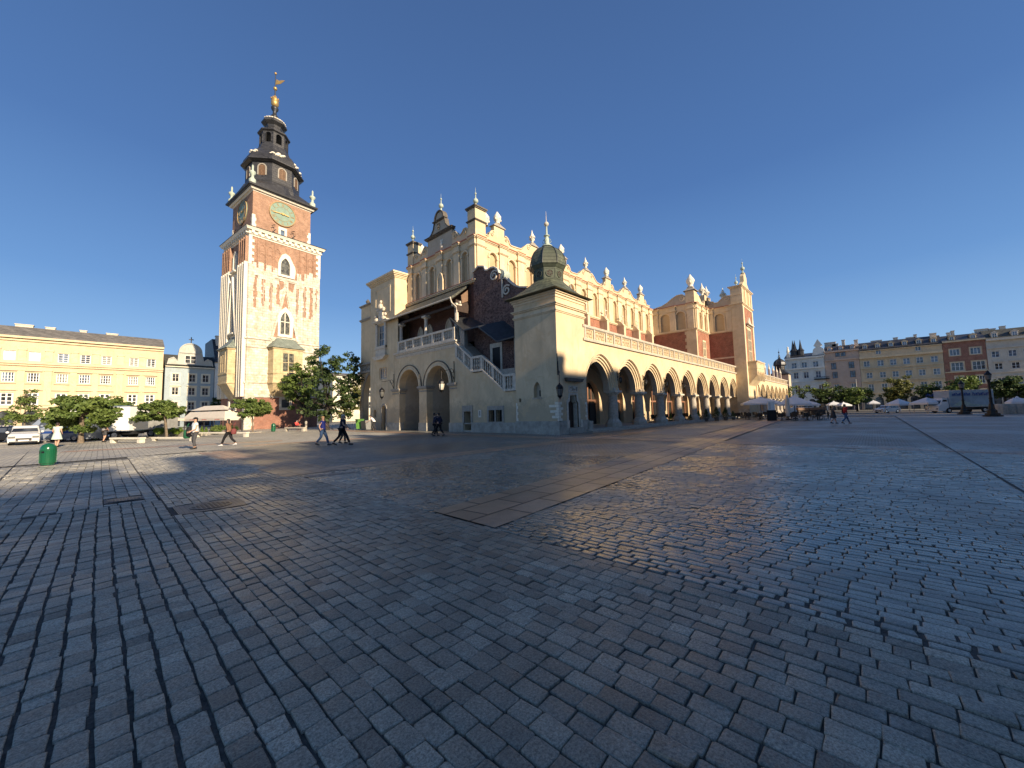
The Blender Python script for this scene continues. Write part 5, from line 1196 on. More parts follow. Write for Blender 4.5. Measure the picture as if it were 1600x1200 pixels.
# pale weathered patches are snow-grey lead on the domes
a = MB(); a.smooth = True
for (t, z, r) in ((200, 45.9, 4.15), (250, 45.7, 4.2), (262, 45.9, 4.1), (300, 45.4, 4.3), (330, 45.2, 4.3)): 
    t = radians(t)
    for q in range(5): a.ball((tx+(r-.25)*cos(t+.07*q), ty+(r-.25)*sin(t+.07*q), z+.2*sin(q*2.1)), .3+.06*(q % 2), 8, 6, sz=.6)
for q in range(12): t = radians(200+q*14); a.ball((tx+1.55*cos(t), ty+1.55*sin(t), 53.8), .3, 8, 5, sz=.5)
a.build('lead_patches', 'white_stone', tower)
a = MB(); a.smooth = True; a.lathe(tx, ty, [(.5, 54.8), (.6, 55.1), (.35, 55.3), (.3, 56.0), (.55, 56.4), (.6, 56.7), (.3, 57.0)], 12); a.lathe(tx, ty, [(.12, 57), (.1, 60.0), (.06, 63.3)], 8); a.build('spire_stem', 'dark_metal', tower)
a = MB(); a.smooth = True; a.lathe(tx, ty, [(.35, 57.0), (.6, 57.3), (.62, 57.8), (.5, 58.0), (.64, 58.3), (.35, 58.6), (.2, 59.0)], 12)
for i in range(8): t = i*pi/4; a.ball((tx+.6*cos(t), ty+.6*sin(t), 58.4), .12, 6, 5)
a.ball((tx, ty, 60.4), .33, 12, 8); a.ball((tx, ty, 63.3), .22, 8, 6); a.build('gilded_crown', 'gold', tower)
a = MB(); f = Fr((tx, ty, 0), (_rt[0], _rt[1], 0), (_fw[0], _fw[1], 0)); a.prism(f, [(.05, 61.2), (.9, 61.3), (1.7, 61.9), (1.2, 62.0), (.7, 61.9), (.2, 62.2)], -.03, .03); a.build('weather_vane', 'gold', tower)
for k, (u, w_) in enumerate(((.2, .2), (9.5, .2), (.2, 9.5), (9.5, 9.5))):
    p_ = FR_.p(u, 0, -w_); a = MB(); a.smooth = True; a.lathe(p_.x, p_.y, [(.5, 38.7), (.5, 39.3), (.22, 39.6), (.2, 40.0), (.5, 40.4), (.45, 40.6), (.15, 40.8), (.14, 41.6), (.02, 41.8)], 10); a.build('corner_urn', 'copper_green', tower)
# clock faces with hands and numeral bars
for f, cu in ((FRu, 4.75), (FLu, 4.6)):
    zc, R = 35.5, 1.98; a = MB(); a.prism(f, [(cu+R*cos(2*pi*i/40), zc+R*sin(2*pi*i/40)) for i in range(40)], 0, .12); o = a.build('clock_face', 'clock_green', tower)
    a = MB()
    ribbon(a, f, [(cu+R*cos(2*pi*i/40), zc+R*sin(2*pi*i/40)) for i in range(41)], .14, .1, .2); ribbon(a, f, [(cu+1.2*cos(2*pi*i/40), zc+1.2*sin(2*pi*i/40)) for i in range(41)], .05, .1, .15)
    nums = ['XII', 'I', 'II', 'III', 'IIII', 'V', 'VI', 'VII', 'VIII', 'IX', 'X', 'XI']
    for i, s_ in enumerate(nums):
        t = pi/2-i*pi/6; ct, st = cos(t), sin(t); tw = {'I': .09, 'V': .2, 'X': .2}; tot = sum(tw[c] for c in s_); x = -tot/2
        for ch in s_:
            w_ = tw[ch]
            def P(px_, py_): return (cu+(1.56+py_)*ct+px_*st, zc+(1.56+py_)*st-px_*ct)
            if ch == 'I': ribbon(a, f, [P(x+w_/2, -.22), P(x+w_/2, .22)], .05, .1, .15)
            if ch == 'V': ribbon(a, f, [P(x+.02, .22), P(x+w_/2, -.22)], .06, .1, .15); ribbon(a, f, [P(x+w_/2, -.22), P(x+w_-.02, .22)], .03, .1, .15)
            if ch == 'X': ribbon(a, f, [P(x+.02, .22), P(x+w_-.02, -.22)], .06, .1, .15); ribbon(a, f, [P(x+.02, -.22), P(x+w_-.02, .22)], .03, .1, .15)
            x += w_
    a.build('clock_numerals', 'numeral', o)
    a = MB(); hp = radians(90-(8+46/60)*30); mp_ = radians(90-46*6)
    if f is FRu: mp_ = radians(184); hp = radians(-5)
    for t, ln, wd in ((mp_, 1.5, .13), (hp, .95, .17)): ribbon(a, f, [(cu-.3*cos(t), zc-.3*sin(t)), (cu+ln*cos(t), zc+ln*sin(t))], wd, .2, .26)
    a.prism(f, [(cu+.2*cos(2*pi*i/10), zc+.2*sin(2*pi*i/10)) for i in range(10)], .2, .3); a.build('clock_hands', 'gold', o)
a = MB(); a.panel(FRu, rect(4.15, 5.45, 31.4, 33.2), [rect(4.5, 5.1, 31.5, 32.75)], .12, .3, True); o = a.build('balcony_door_frame', 'white_stone', tower)
g = MB(); g.panel(FRu, rect(4.4, 5.2, 31.5, 32.9), [], .03, 0); g.build('pane', 'glass_blue', o)
a = MB()
for f in (FRu, FLu):
    for u in (3.3, 6.3): a.tube([f.p(u, 31.4, .6), f.p(u, 32.3, .6), f.p(u-.3, 32.8, .5), f.p(u+.2, 33.1, .5)], .06, 5); a.tube([f.p(u-.4, 31.5, .55), f.p(u+.3, 32.3, .6)], .05, 5)
a.build('wrought_iron', 'iron', tower)
# ================================================================ distant houses
def house(name, label, f, u0, u1, zt, wall, rows_, roof=None, roof_h=2.5, roof_mat='grey_roof', trim='cream_trim', cornices=(), depth=14, zb=0.0, extra=None, chim=(), pil=(), dorm=0):
    """rows_: list of dict(v0,v1,us,w,cols,rws,frame,pane,surround)"""
    p0 = f.p((u0+u1)/2, 0, 0); t = thing(name, label, 'building', (p0.x, p0.y, 0))
    holes = []; 
    for r in rows_:
        for u in r['us']: holes.append(rect(u-r['w']/2, u+r['w']/2, r['v0'], r['v1']) if not r.get('arch') else arc_round(u-r['w']/2, u+r['w']/2, r['v0'], r['v1']-r['w']/2))
    a = MB(); a.panel(f, rect(u0, u1, zb, zt), holes, 0, .3)
    a.box(f, u0, u0+.3, zb, zt, -depth, -.01); a.box(f, u1-.3, u1, zb, zt, -depth, -.01); a.box(f, u0+.31, u1-.31, zb, zt-.1, -depth, -depth+.3); a.build('wall', wall, t)
    a = MB()
    for v, h, pr in cornices: a.box(f, u0-.02, u1+.02, v, v+h, -.05, pr)
    for r in rows_:
        if r.get('arch'): continue
        for u in r['us']:
            s_ = r.get('sur', .16)
            if s_: a.panel(f, rect(u-r['w']/2-s_, u+r['w']/2+s_, r['v0']-s_, r['v1']+s_), [rect(u-r['w']/2, u+r['w']/2, r['v0'], r['v1'])], .06, .06, True)
            if r.get('hood'): a.box(f, u-r['w']/2-.35, u+r['w']/2+.35, r['v1']+.3, r['v1']+.5, 0, .35)
            if r.get('ped'): a.prism(f, [(u-r['w']/2-.5, r['v1']+.45), (u+r['w']/2+.5, r['v1']+.45), (u, r['v1']+1.15)], 0, .3)
            if r.get('sill'): a.box(f, u-r['w']/2-.3, u+r['w']/2+.3, r['v0']-.35, r['v0']-.16, 0, .25)
    for (pu, pw_, z0, z1) in pil: a.box(f, pu-pw_/2, pu+pw_/2, z0, z1, 0, .14); a.box(f, pu-pw_/2-.12, pu+pw_/2+.12, z1-.45, z1, 0, .24)
    a.build('trim', trim, t)
    for r in rows_:
        for i, u in enumerate(r['us']):
            pane = r.get('pane', 'glass'); pane = pane[i % len(pane)] if isinstance(pane, list) else pane
            if r.get('arch'):
                g = MB(); g.panel(f, arc_round(u-r['w']/2, u+r['w']/2, r['v0'], r['v1']-r['w']/2), [], -.28, 0); g.build('arched_opening', pane, t)
            else: window(t, f, u-r['w']/2, u+r['w']/2, r['v0'], r['v1'], -.2, r.get('cols', 2), r.get('rws', 3), r.get('fw', .1), r.get('frame', 'white_paint'), pane)
    a = MB(); zr = zt
    a.prism(Fr(f.p(0, 0, 0), -f.N, f.U), [(-.5, zr-.1), (-.5, zr+.1), (depth*.32, zr+roof_h), (depth, zr+roof_h), (depth, zr-.1)], u0-.1, u1+.1); ro = a.build('roof', roof_mat, t)
    for i in range(dorm):
        du = u0+(u1-u0)*(i+.5)/dorm; a = MB(); zz = zr+.25; hh = roof_h*.5
        a.box(f, du-.6, du+.6, zz, zz+hh, -depth*.3, -.5); a.prism(Fr(f.p(0, 0, -.38), f.U, f.N), [(du-.8, zz+hh), (du+.8, zz+hh), (du, zz+hh+.55)], -depth*.28, 0); dm = a.build('dormer', trim, ro)
        window(dm, f, du-.42, du+.42, zz+.2, zz+hh-.1, -.49, 2, 2, .07, 'white_paint', 'glass_blue')
    for (cu, cw, ch, cn) in chim:
        a = MB(); a.box(f, cu-cw/2, cu+cw/2, zt, zt+roof_h+ch, -cn-1.2, -cn); a.box(f, cu-cw/2-.1, cu+cw/2+.1, zt+roof_h+ch, zt+roof_h+ch+.15, -cn-1.3, -cn+.1); a.build('chimney', 'pale_stone', ro)
    return t, f
plaster('ochre', (0.60, 0.485, 0.315), .14, streak=.4); plaster('ochre_trim', (0.64, 0.52, 0.34), .14, streak=.4)
plaster('gable_grey', (0.46, 0.46, 0.40), .15)
plaster('blue_house', (0.34, 0.40, 0.41), .1, streak=.15); plaster('pale_yellow', (0.72, 0.66, 0.50), .1, streak=.15)
plaster('far_white', (0.72, 0.71, 0.64), .1); plaster('far_pink', (0.60, 0.44, 0.33), .12); plaster('far_beige', (0.64, 0.52, 0.34), .15); plaster('far_grey', (0.60, 0.54, 0.44), .12)
YW = 120.0; fy = Fr((0, YW, 0), (1, 0, 0), (0, -1, 0))
def yx(px, py=600): return onY(px, py, YW)[0]
def yz(px, py): return onY(px, py, YW)[1]
cols_ = [(12, 590), (52, 590), (97, 590), (132, 591), (165, 592), (208, 593), (235, 594)]
us = [yx(c, r) for c, r in cols_]; dU = us[1]-us[0]
us = [us[0]-2*dU, us[0]-dU]+us
rows_ = [dict(v0=yz(12, 562), v1=yz(12, 547), us=us, w=1.45, cols=2, rws=4, sur=.16, fw=.12, pane=['glass_old', 'glass', 'off_white', 'off_white', 'glass_blue', 'glass', 'glass_old']),
         dict(v0=yz(10, 596), v1=yz(10, 581), us=us, w=1.5, cols=4, rws=3, hood=1, sill=1, fw=.11, pane=['glass', 'glass_old', 'glass_blue']),
         dict(v0=yz(10, 633), v1=yz(10, 613), us=us, w=1.6, cols=2, rws=3, ped=1, sill=1, fw=.2),
         dict(v0=.2, v1=4.2, us=[u for u in us], w=2.0, arch=1, pane='glass')]
zt = yz(0, 523)
pil = [((us[i]+us[i+1])/2, .95, 5.2, yz(10, 574)) for i in range(len(us)-1)]+[((us[i]+us[i+1])/2, .95, yz(0, 562), yz(0, 541)) for i in range(len(us)-1)]
house('palace', 'long ochre yellow palace with three rows of white windows at far left', fy, us[0]-3, yx(256, 545), zt, 'ochre', rows_, roof_h=2.6, trim='ochre_trim',
      cornices=[(yz(5, 570), .5, .3), (yz(5, 567), .5, .55), (4.6, .4, .3), (zt-.9, .35, .3), (zt-.4, .4, .75)], chim=[(yx(32, 510), 2.3, .5, 5), (yx(75, 512), 1.3, .4, 5), (yx(129, 515), 1.0, .4, 5), (yx(176, 518), 1.8, .3, 5)], pil=pil)
# narrow blue house
fb_ = fy; u0, u1 = yx(257, 600), yx(334, 600); zc = yz(300, 573)
rows_ = [dict(v0=yz(275, 596), v1=yz(275, 584), us=[yx(274), yx(300), yx(321)], w=1.25, cols=2, rws=2, pane='glass', frame='off_white', sur=.3),
         dict(v0=yz(273, 617), v1=yz(273, 605), us=[yx(274), yx(300), yx(321)], w=1.25, cols=2, rws=2, pane='glass', frame='off_white', hood=1, sur=.3),
         dict(v0=yz(273, 640), v1=yz(273, 628), us=[yx(274), yx(300), yx(321)], w=1.25, cols=2, rws=2, pane='glass', frame='off_white', sur=.3), dict(v0=.2, v1=4, us=[yx(274), yx(300), yx(321)], w=2.2, arch=1)]
bh, _ = house('gabled_house', 'narrow blue grey house with round topped white gable beside the palace', fb_, u0, u1, zc, 'blue_house', rows_, roof_h=3.2, roof_mat='slate', trim='pale_yellow', cornices=[(zc-.3, .4, .5)])
a = MB(); g0, g1 = yx(279, 560), yx(316, 560); gc = (g0+g1)/2; zg = yz(297, 537)
prof = [(u0+.3, zc+.1), (u0+.6, zc+1.6), (u0+1.4, zc+2.0), (u0+2.2, zc+1.3), (g0, zc+2.8), (g0+.1, zc+3.4)]
hw_ = (g1-g0)/2-.1; top = [(gc-hw_*cos(pi*i/12), zg-hw_+hw_*sin(pi*i/12)) for i in range(13)]
prof = prof+top+[(g1-.1, zc+3.4), (g1, zc+2.8), (u1-2.2, zc+1.3), (u1-1.4, zc+2.0), (u1-.6, zc+1.6), (u1-.3, zc+.1)]
a.prism(fb_, prof, -.4, 0.02); go = a.build('gable', 'gable_grey', bh)
a = MB(); ribbon(a, fb_, prof, .22, -.4, .15); a.box(fb_, g0, g1, zc+3.2, zc+3.5, 0, .25); a.build('gable_trim', 'gable_grey', go)
window(go, fb_, gc-1.1, gc+1.1, zc+.7, zc+2.7, .04, 2, 2, .15, 'off_white', 'glass')
a = MB(); a.tube([(gc, YW, zg), (gc, YW, zg+1.6)], .1, 6); a.box(fb_, gc-.45, gc+.45, zg+.9, zg+1.1, -.1, .1); a.build('iron_cross', 'iron', go)
u2, u3 = yx(335, 600), yx(372, 600); z2 = yz(335, 553)
house('narrow_house', 'dark roofed pale house squeezed between the blue house and the tower', fy, u2, u3+8, z2-2, 'far_white', [dict(v0=5+3.6*k, v1=7+3.6*k, us=[u2+2, u2+5.2], w=1.3, cols=2, rws=2) for k in range(3)], roof_h=6.5, roof_mat='dark_slate', trim='far_white', chim=[(u2+1, 1, .6, 3), (u2+5, 1.6, .8, 4)])
# sunny buildings seen between the tower and the hall
gx0 = onY(520, 600, YW)[0]; 
t_, _ = house('far_block', 'pale sunlit building far behind the chestnut tree between tower and hall', fy, gx0, gx0+26, yz(560, 588), 'pale_yellow', [dict(v0=4+3.8*k, v1=6.2+3.8*k, us=[gx0+2+3.2*i for i in range(7)], w=1.3, cols=2, rws=2) for k in range(3)], roof_h=1.2, trim='far_white')
# north side of the square
XN = 165.0; fn = Fr((XN, 0, 0), (0, 1, 0), (-1, 0, 0))
def ny(px, py=600): return onX(px, py, XN)[0]
def nz(px, py): return onX(px, py, XN)[1]
def nrow(pxs, pys0, pys1, w, **kw): 
    c = pxs[0]; return dict(v0=nz(c, pys1), v1=nz(c, pys0), us=[ny(p_) for p_ in pxs], w=w, **kw)
gr = dict(arch=1, pane='glass')
def ground(p0, p1, n_): return dict(v0=.1, v1=4.0, us=[ny(p0)+(ny(p1)-ny(p0))*(i+.5)/n_ for i in range(n_)], w=1.9, arch=1)
z_ = nz(1229, 560)
h1, _ = house('corner_house', 'white neo-baroque corner house with columned top floor and spiked turrets', fn, ny(1291), ny(1229), z_, 'far_white', [nrow([1243, 1259, 1277], 567, 576, 1.5, cols=2, rws=2, pane='glass_blue'), nrow([1245, 1261, 1280], 582, 592, 1.4, cols=2, rws=2, pane='glass_blue', hood=1), nrow([1246, 1262, 1283], 603, 614, 1.4, cols=2, rws=2, pane='glass', hood=1), ground(1291, 1229, 4)], trim='far_white', roof_h=1.6, roof_mat='dark_slate', cornices=[(z_-.6, .5, .6), (nz(1240, 578), .5, .5), (nz(1240, 598), .3, .25)], pil=[(ny(p_), .6, nz(1240, 577), z_-.7) for p_ in (1232, 1236, 1251, 1268, 1288)])
a = MB(); u0_, u1_ = ny(1289, 545), ny(1268, 545); zz = nz(1280, 549)
a.prism(fn, [(u0_, z_-.2), (u1_, z_-.2), (u1_-.4, zz+.8), (u1_-1.2, zz+1.6), ((u0_+u1_)/2+1.2, zz+2.0), ((u0_+u1_)/2, zz+4.2), ((u0_+u1_)/2-1.2, zz+2.0), (u0_+1.2, zz+1.6), (u0_+.4, zz+.8)], -.5, .3); a.build('gable', 'far_white', h1)
for px_ in (1237, 1240, 1249):
    p_ = ny(px_, 545); a = MB(); a.lathe(XN+3, p_, [(.9, z_+1), (.9, z_+2.4), (1.1, z_+2.5), (.5, z_+3.4), (.05, z_+6.5)], 8); a.build('spiked_turret', 'dark_metal', h1)
a = MB(); p_ = ny(1230, 545); a.bx(XN-.3, XN+.7, p_-.6, p_+.4, z_, z_+1.4); a.lathe(XN+.2, p_-.1, [(.35, z_+1.4), (.45, z_+2.3), (.3, z_+3.1), (.2, z_+3.4), (.28, z_+3.8), (.05, z_+4.1)], 8); a.build('roof_statue', 'white_stone', h1)
a = MB(); p_ = ny(1284, 588); a.box(fn, p_-2.0, p_+2.0, nz(1280, 593), nz(1280, 592), 0, 1.2); a.box(fn, p_-2.0, p_+2.0, nz(1280, 589.5), nz(1280, 589), 1.1, 1.2)
for i in range(16): a.box(fn, p_-2.0+.26*i, p_-1.94+.26*i, nz(1280, 593), nz(1280, 589), 1.1, 1.16)
a.build('balcony', 'iron', h1)
zb_ = nz(1293, 550)
house('town_house', 'plain pinkish brown town house with few dark windows next to the white corner house', fn, ny(1346), ny(1291.5), zb_, 'far_pink', [nrow([1313, 1321], 550.5, 557, 1.3, cols=2, rws=1, frame='iron', pane='glass_blue', sur=.1), nrow([1305, 1333], 567, 577, 1.35, cols=2, rws=2, frame='wood_dark', pane='glass_blue'), nrow([1306, 1334], 581, 591, 1.35, cols=2, rws=2, frame='wood_dark', pane='glass_blue'), nrow([1307, 1334], 600, 612, 1.3, cols=2, rws=2, hood=1), ground(1346, 1291, 4)], trim='far_pink', dorm=3, roof_h=2.2, roof_mat='dark_slate', cornices=[(zb_-.3, .4, .6), (nz(1300, 564), .4, .4), (5.0, .4, .3)], chim=[(ny(1300), 3, 1.6, 6), (ny(1308), 1.6, .9, 6), (ny(1322), .8, 1.8, 5), (ny(1343), .9, 1.0, 2)])
zc_ = nz(1350, 548)
house('stucco_house', 'wide beige stucco house with rows of framed windows behind the plane trees', fn, ny(1478), ny(1346.5), zc_, 'far_beige', [nrow([1377, 1440], 546.5, 553, 1.2, cols=2, rws=1, pane='glass_blue'), nrow([1357, 1379, 1399, 1420, 1441, 1464], 564, 573, 1.45, cols=2, rws=2, pane='glass_blue'), nrow([1360, 1381, 1401, 1422, 1443, 1466], 582, 591, 1.4, cols=2, rws=2, pane='glass_blue', hood=1), nrow([1361, 1382, 1402, 1423, 1444, 1467], 600, 611, 1.3, cols=2, rws=2, hood=1), ground(1478, 1346, 7)], trim='far_beige', dorm=6, roof_h=3.0, roof_mat='dark_slate', cornices=[(zc_-.3, .4, .5), (nz(1350, 561), .6, .8), (nz(1350, 577), .3, .35), (nz(1350, 597), .3, .35), (5.0, .4, .3)], chim=[(ny(1376), 2.6, .6, 7), (ny(1408), 1.0, .9, 7), (ny(1433), 1.9, .5, 7), (ny(1441), .6, 1.2, 7), (ny(1468), 1.3, .5, 3)])
zd_ = nz(1480, 534)
house('brick_house', 'red brick house with tall pale framed windows behind the lamp posts', fn, ny(1547), ny(1478.5), zd_, 'dark_brick' if False else 'far_brick', [nrow([1497, 1530], 545, 555, 1.9, cols=3, rws=1, pane='glass_blue', sur=.22), nrow([1499, 1533], 566, 579, 2.3, cols=3, rws=2, pane='glass', sur=.25), nrow([1500, 1534], 588, 600, 1.4, cols=3, rws=2, sur=.25), ground(1547, 1479, 4)], trim='far_beige', dorm=2, roof_h=2.2, roof_mat='dark_slate', cornices=[(zd_-.3, .4, .6), (nz(1480, 583), .3, .4), (5, .4, .3)], chim=[(ny(1495), .7, .9, 5), (ny(1502), .6, 1.3, 5)]) if masonry('far_brick', (0.36, 0.15, 0.10), (0.28, 0.115, 0.075), (0.38, 0.26, 0.2)) else None
ze_ = nz(1550, 531)
house('grey_house', 'grey beige house with glazed attic storey at the far right edge', fn, ny(1547)-24, ny(1547.5), ze_, 'far_grey', [nrow([1561, 1588, 1612, 1636], 548, 558, 1.4, cols=2, rws=2, pane='glass_blue'), nrow([1564, 1591, 1615, 1640], 567, 577, 1.4, cols=2, rws=2, hood=1), nrow([1566, 1593, 1617, 1642], 590, 600, 1.4, cols=2, rws=2, hood=1), ground(1650, 1548, 6)], trim='far_grey', dorm=7, roof_h=3.2, roof_mat='slate', cornices=[(ze_-.3, .6, .9), (nz(1550, 545), .3, .4), (nz(1550, 583), .3, .35), (5, .4, .3)], chim=[(ny(1552), 2.4, .8, 7), (ny(1570), 1.2, .6, 7), (ny(1588), 1.0, 1.0, 7)])
# a low yellow wing left behind the white corner house, seen over the arcades, is hidden by the hall
# ================================================================ east side of the square (behind the viewer): casts the morning shade
YE = -46.0; fE = Fr((0, YE, 0), (-1, 0, 0), (0, 1, 0))
heights = [(-42, -22, 24.0), (-22, -9, 26.0), (-9, -2.6, 26.6), (-2.6, 0.9, 27.3), (0.9, 3.4, 28.6), (3.4, 6.0, 29.4), (6.0, 12.0, 30.6), (12.0, 17.0, 32.9), (17.0, 21.6, 32.5), (21.6, 34, 31.9), (34, 44, 30.9), (44, 68.3, 29.2), (69.6, 86, 30.0), (88.2, 104, 30.0)]
EL = ['at the far south end of the east side', 'low roofed, third from the south end', 'with ridge just below its northern neighbour', 'narrow, seventh from the south', 'narrow with a stepped up roof, fifth from the south', 'narrow, just south of the wide middle houses', 'of middle width south of the tallest house', 'with the tallest roof of the east side', 'second tallest, touching the tallest house', 'just north of the tallest house', 'wide, second north of the tallest house', 'very wide, south of the narrow alley', 'between the alley and the side street', 'north of the side street', 'lowest roofed, at the north end']
for i, (a0, a1, h_) in enumerate(heights):
    k = h_-3.6
    house('townhouse', 'row house '+EL[i], fE, -a1, -a0-.02, k, ['pale_yellow', 'far_grey', 'far_beige', 'far_pink'][i % 4], [dict(v0=4.5+4*j, v1=6.7+4*j, us=[-a1+(a1-a0)*(q+.5)/max(int((a1-a0)/3.6), 1) for q in range(max(int((a1-a0)/3.6), 1))], w=1.3, cols=2, rws=2) for j in range(int((k-5)/4))] if i in () else [], roof_h=3.6, roof_mat='grey_roof', trim='far_grey', cornices=[(k-.4, .4, .5)], depth=12, chim=[(-(a0+a1)/2+q*3-2, 1.4, 1.0+.6*(q % 2), 5) for q in range(2)])
for o in bpy.data.objects:
    if o.get('label', '').startswith('row house'): o['group'] = 'row houses on the east side'
# ================================================================ trees and plants
RT = Vector((_rt[0], _rt[1], 0)); FW = Vector((_fw[0], _fw[1], 0))
def fdist(x, y): return x*_fw[0]+y*_fw[1]
def cth(x, y): return fdist(x, y)/hypot(x, y)     # round things widen towards the edge of a wide lens: true radius = measured * this
def leaves(name, clumps, size, per, mat, parent, seed, flat=.55):
    """clumps: (x,y,z,r) in the tree's own space; leaf quads scattered over each clump's volume"""
    r = np.random.default_rng(seed); C = np.array(clumps); n = len(C)*per
    c = np.repeat(C, per, 0); d = r.normal(0, 1, (n, 3)); d /= np.linalg.norm(d, axis=1)[:, None]
    rad = c[:, 3]*(r.uniform(0.25, 1, n)**0.5); p = c[:, :3]+d*rad[:, None]*np.array([1, 1, flat])
    nr = d*0.6+r.normal(0, 0.6, (n, 3))+np.array([0, 0, .5]); nr /= np.linalg.norm(nr, axis=1)[:, None]
    t = np.cross(nr, r.normal(0, 1, (n, 3))); t /= np.linalg.norm(t, axis=1)[:, None]; b = np.cross(nr, t)
    s = size*r.uniform(.6, 1.3, n)[:, None]
    V = np.stack([p-t*s, p-b*s*.55, p+t*s, p+b*s*.55], 1).reshape(-1, 3)
    me = bpy.data.meshes.new(name); me.vertices.add(n*4); me.vertices.foreach_set('co', V.ravel().astype(np.float32))
    me.loops.add(n*4); me.loops.foreach_set('vertex_index', np.arange(n*4, dtype=np.int32)); me.polygons.add(n); me.polygons.foreach_set('loop_start', np.arange(n, dtype=np.int32)*4)
    me.update(calc_edges=True); me.materials.append(M[mat]); o = bpy.data.objects.new(name, me); COL.objects.link(o)
    if parent is not None: o.parent = parent; o.matrix_parent_inverse = PINV(parent); KIDS.setdefault(parent.name, []).append(o)
    return o
def tree(name, label, bx_, by_, lobes, trunk_r, trunk_h, mat='leaf', bark='bark', seed=1, size=.2, per=70, nclump=60, rc=.75, group=None, depthk=.8):
    """lobes: (px, py, rx_px, rz_px) measured around the trunk's own distance"""
    t = thing(name, label, 'tree', (bx_, by_, 0), 0, group); r = random.Random(seed); D = fdist(bx_, by_); k = D/FPX
    L3 = []
    for (px, py, rx, rz) in lobes:
        d = ray(px, py); tt = D/float(np.dot(d, _fw)); p_ = C0+d*tt; L3.append((float(p_[0]), float(p_[1]), float(p_[2]), rx*k*cth(bx_, by_), rz*k))
    tot = sum(a[3]*a[4] for a in L3); cl = []
    for (x, y, z, rx, rz) in L3:
        m_ = max(3, int(nclump*rx*rz/tot))
        for i in range(m_):
            th = r.uniform(0, 2*pi); u = r.uniform(-1, 1); q = r.uniform(.35, 1)**.5
            c = sqrt(1-u*u); v = RT*(rx*q*c*cos(th))+FW*(rx*depthk*q*c*sin(th))
            cl.append((x+v.x, y+v.y, z+rz*q*u, rc*r.uniform(.6, 1.25)))
    leaves('crown', cl, size, per, mat, t, seed)
    a = MB(); zt = max(trunk_h, .5); cx, cy, cz = L3[0][0], L3[0][1], L3[0][2]
    a.tube([(bx_, by_, -.1), (bx_, by_, .3), (bx_+(cx-bx_)*.15, by_+(cy-by_)*.15, zt*.6), (bx_+(cx-bx_)*.3, by_+(cy-by_)*.3, zt)], [trunk_r*1.5, trunk_r*1.1, trunk_r*.95, trunk_r*.85], 9)
    st = Vector((bx_+(cx-bx_)*.3, by_+(cy-by_)*.3, zt-.1))
    for c in r.sample(cl, min(14, len(cl))):
        e = Vector(c[:3]); m_ = st.lerp(e, .5)+Vector((r.uniform(-.3, .3), r.uniform(-.3, .3), r.uniform(-.1, .4)*1))
        a.tube([st, st.lerp(m_, .6), m_, e], [trunk_r*.6, trunk_r*.42, trunk_r*.28, trunk_r*.08], 6)
    a.build('trunk', bark, t, True); return t
def at(px, py): return G(px, py)
x, y = at(126, 692)
tree('linden_tree', 'broad flat crowned tree with pale straight trunk left of the white box truck', x, y, [(126, 650, 60, 24), (92, 655, 28, 16), (160, 640, 30, 18), (120, 630, 38, 12)], .16, 2.4, 'leaf', 'bark', 1, .15, 80, 120, .5)
x, y = at(177, 681)
tree('linden_tree', 'bushy green tree behind the box truck in front of the ochre palace', x, y, [(185, 648, 35, 26), (205, 655, 26, 20), (165, 640, 24, 18)], .16, 2.4, 'leaf', 'bark', 2, .18, 75, 85, .6)
x, y = at(260, 685)
tree('linden_tree', 'flat light green tree on a thin trunk between palace and awning', x, y, [(245, 643, 38, 12), (272, 640, 20, 12), (225, 648, 20, 12), (255, 634, 22, 8)], .1, 2.6, 'leaf', 'bark', 3, .15, 70, 60, .45)
x, y = at(37, 684)
tree('young_tree', 'sparse young tree with thin upright stem behind the white car', x, y, [(37, 640, 34, 20), (45, 620, 14, 12), (20, 655, 22, 10)], .07, 5.2, 'leaf', 'bark', 4, .17, 30, 42, .6)
x, y = at(395, 676)
tree('round_tree', 'small dense umbrella shaped tree before the brick tower base', x, y, [(391, 640, 34, 13), (385, 630, 22, 8), (405, 636, 22, 12)], .07, 2.4, 'leaf', 'bark', 5, .13, 80, 85, .38)
x, y = at(510, 671)
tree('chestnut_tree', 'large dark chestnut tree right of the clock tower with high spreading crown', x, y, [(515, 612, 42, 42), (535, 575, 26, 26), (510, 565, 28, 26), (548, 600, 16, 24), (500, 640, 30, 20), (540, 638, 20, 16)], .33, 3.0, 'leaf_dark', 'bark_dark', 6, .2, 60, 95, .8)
x, y = at(480, 668); x2, y2 = x-1.2, y-3.0
tree('chestnut_tree', 'sunlit green half of the trees in front of the tower, hanging over the bench', x2, y2, [(468, 600, 30, 32), (480, 575, 26, 22), (460, 620, 22, 22), (490, 625, 20, 20), (452, 605, 14, 18)], .2, 3.0, 'leaf', 'bark_dark', 7, .2, 80, 90, .75)
x, y = at(548, 663)
tree('linden_tree', 'yellow green sunlit tree behind the dark chestnut next to the hall', x+3, y+12, [(552, 625, 22, 24), (538, 640, 20, 14), (560, 605, 12, 16)], .2, 3.0, 'leaf_yellow', 'bark', 8, .26, 55, 60, .9)
x, y = at(300, 668)
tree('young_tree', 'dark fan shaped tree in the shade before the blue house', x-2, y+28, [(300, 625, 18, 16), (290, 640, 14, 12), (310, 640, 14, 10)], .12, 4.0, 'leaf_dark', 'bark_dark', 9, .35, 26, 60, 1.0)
x, y = at(342, 668)
tree('young_tree', 'small dark tree squeezed between awning roof and tower base', x-1, y+28, [(342, 632, 10, 14)], .1, 4.0, 'leaf_dark', 'bark_dark', 10, .35, 30, 30, .9)
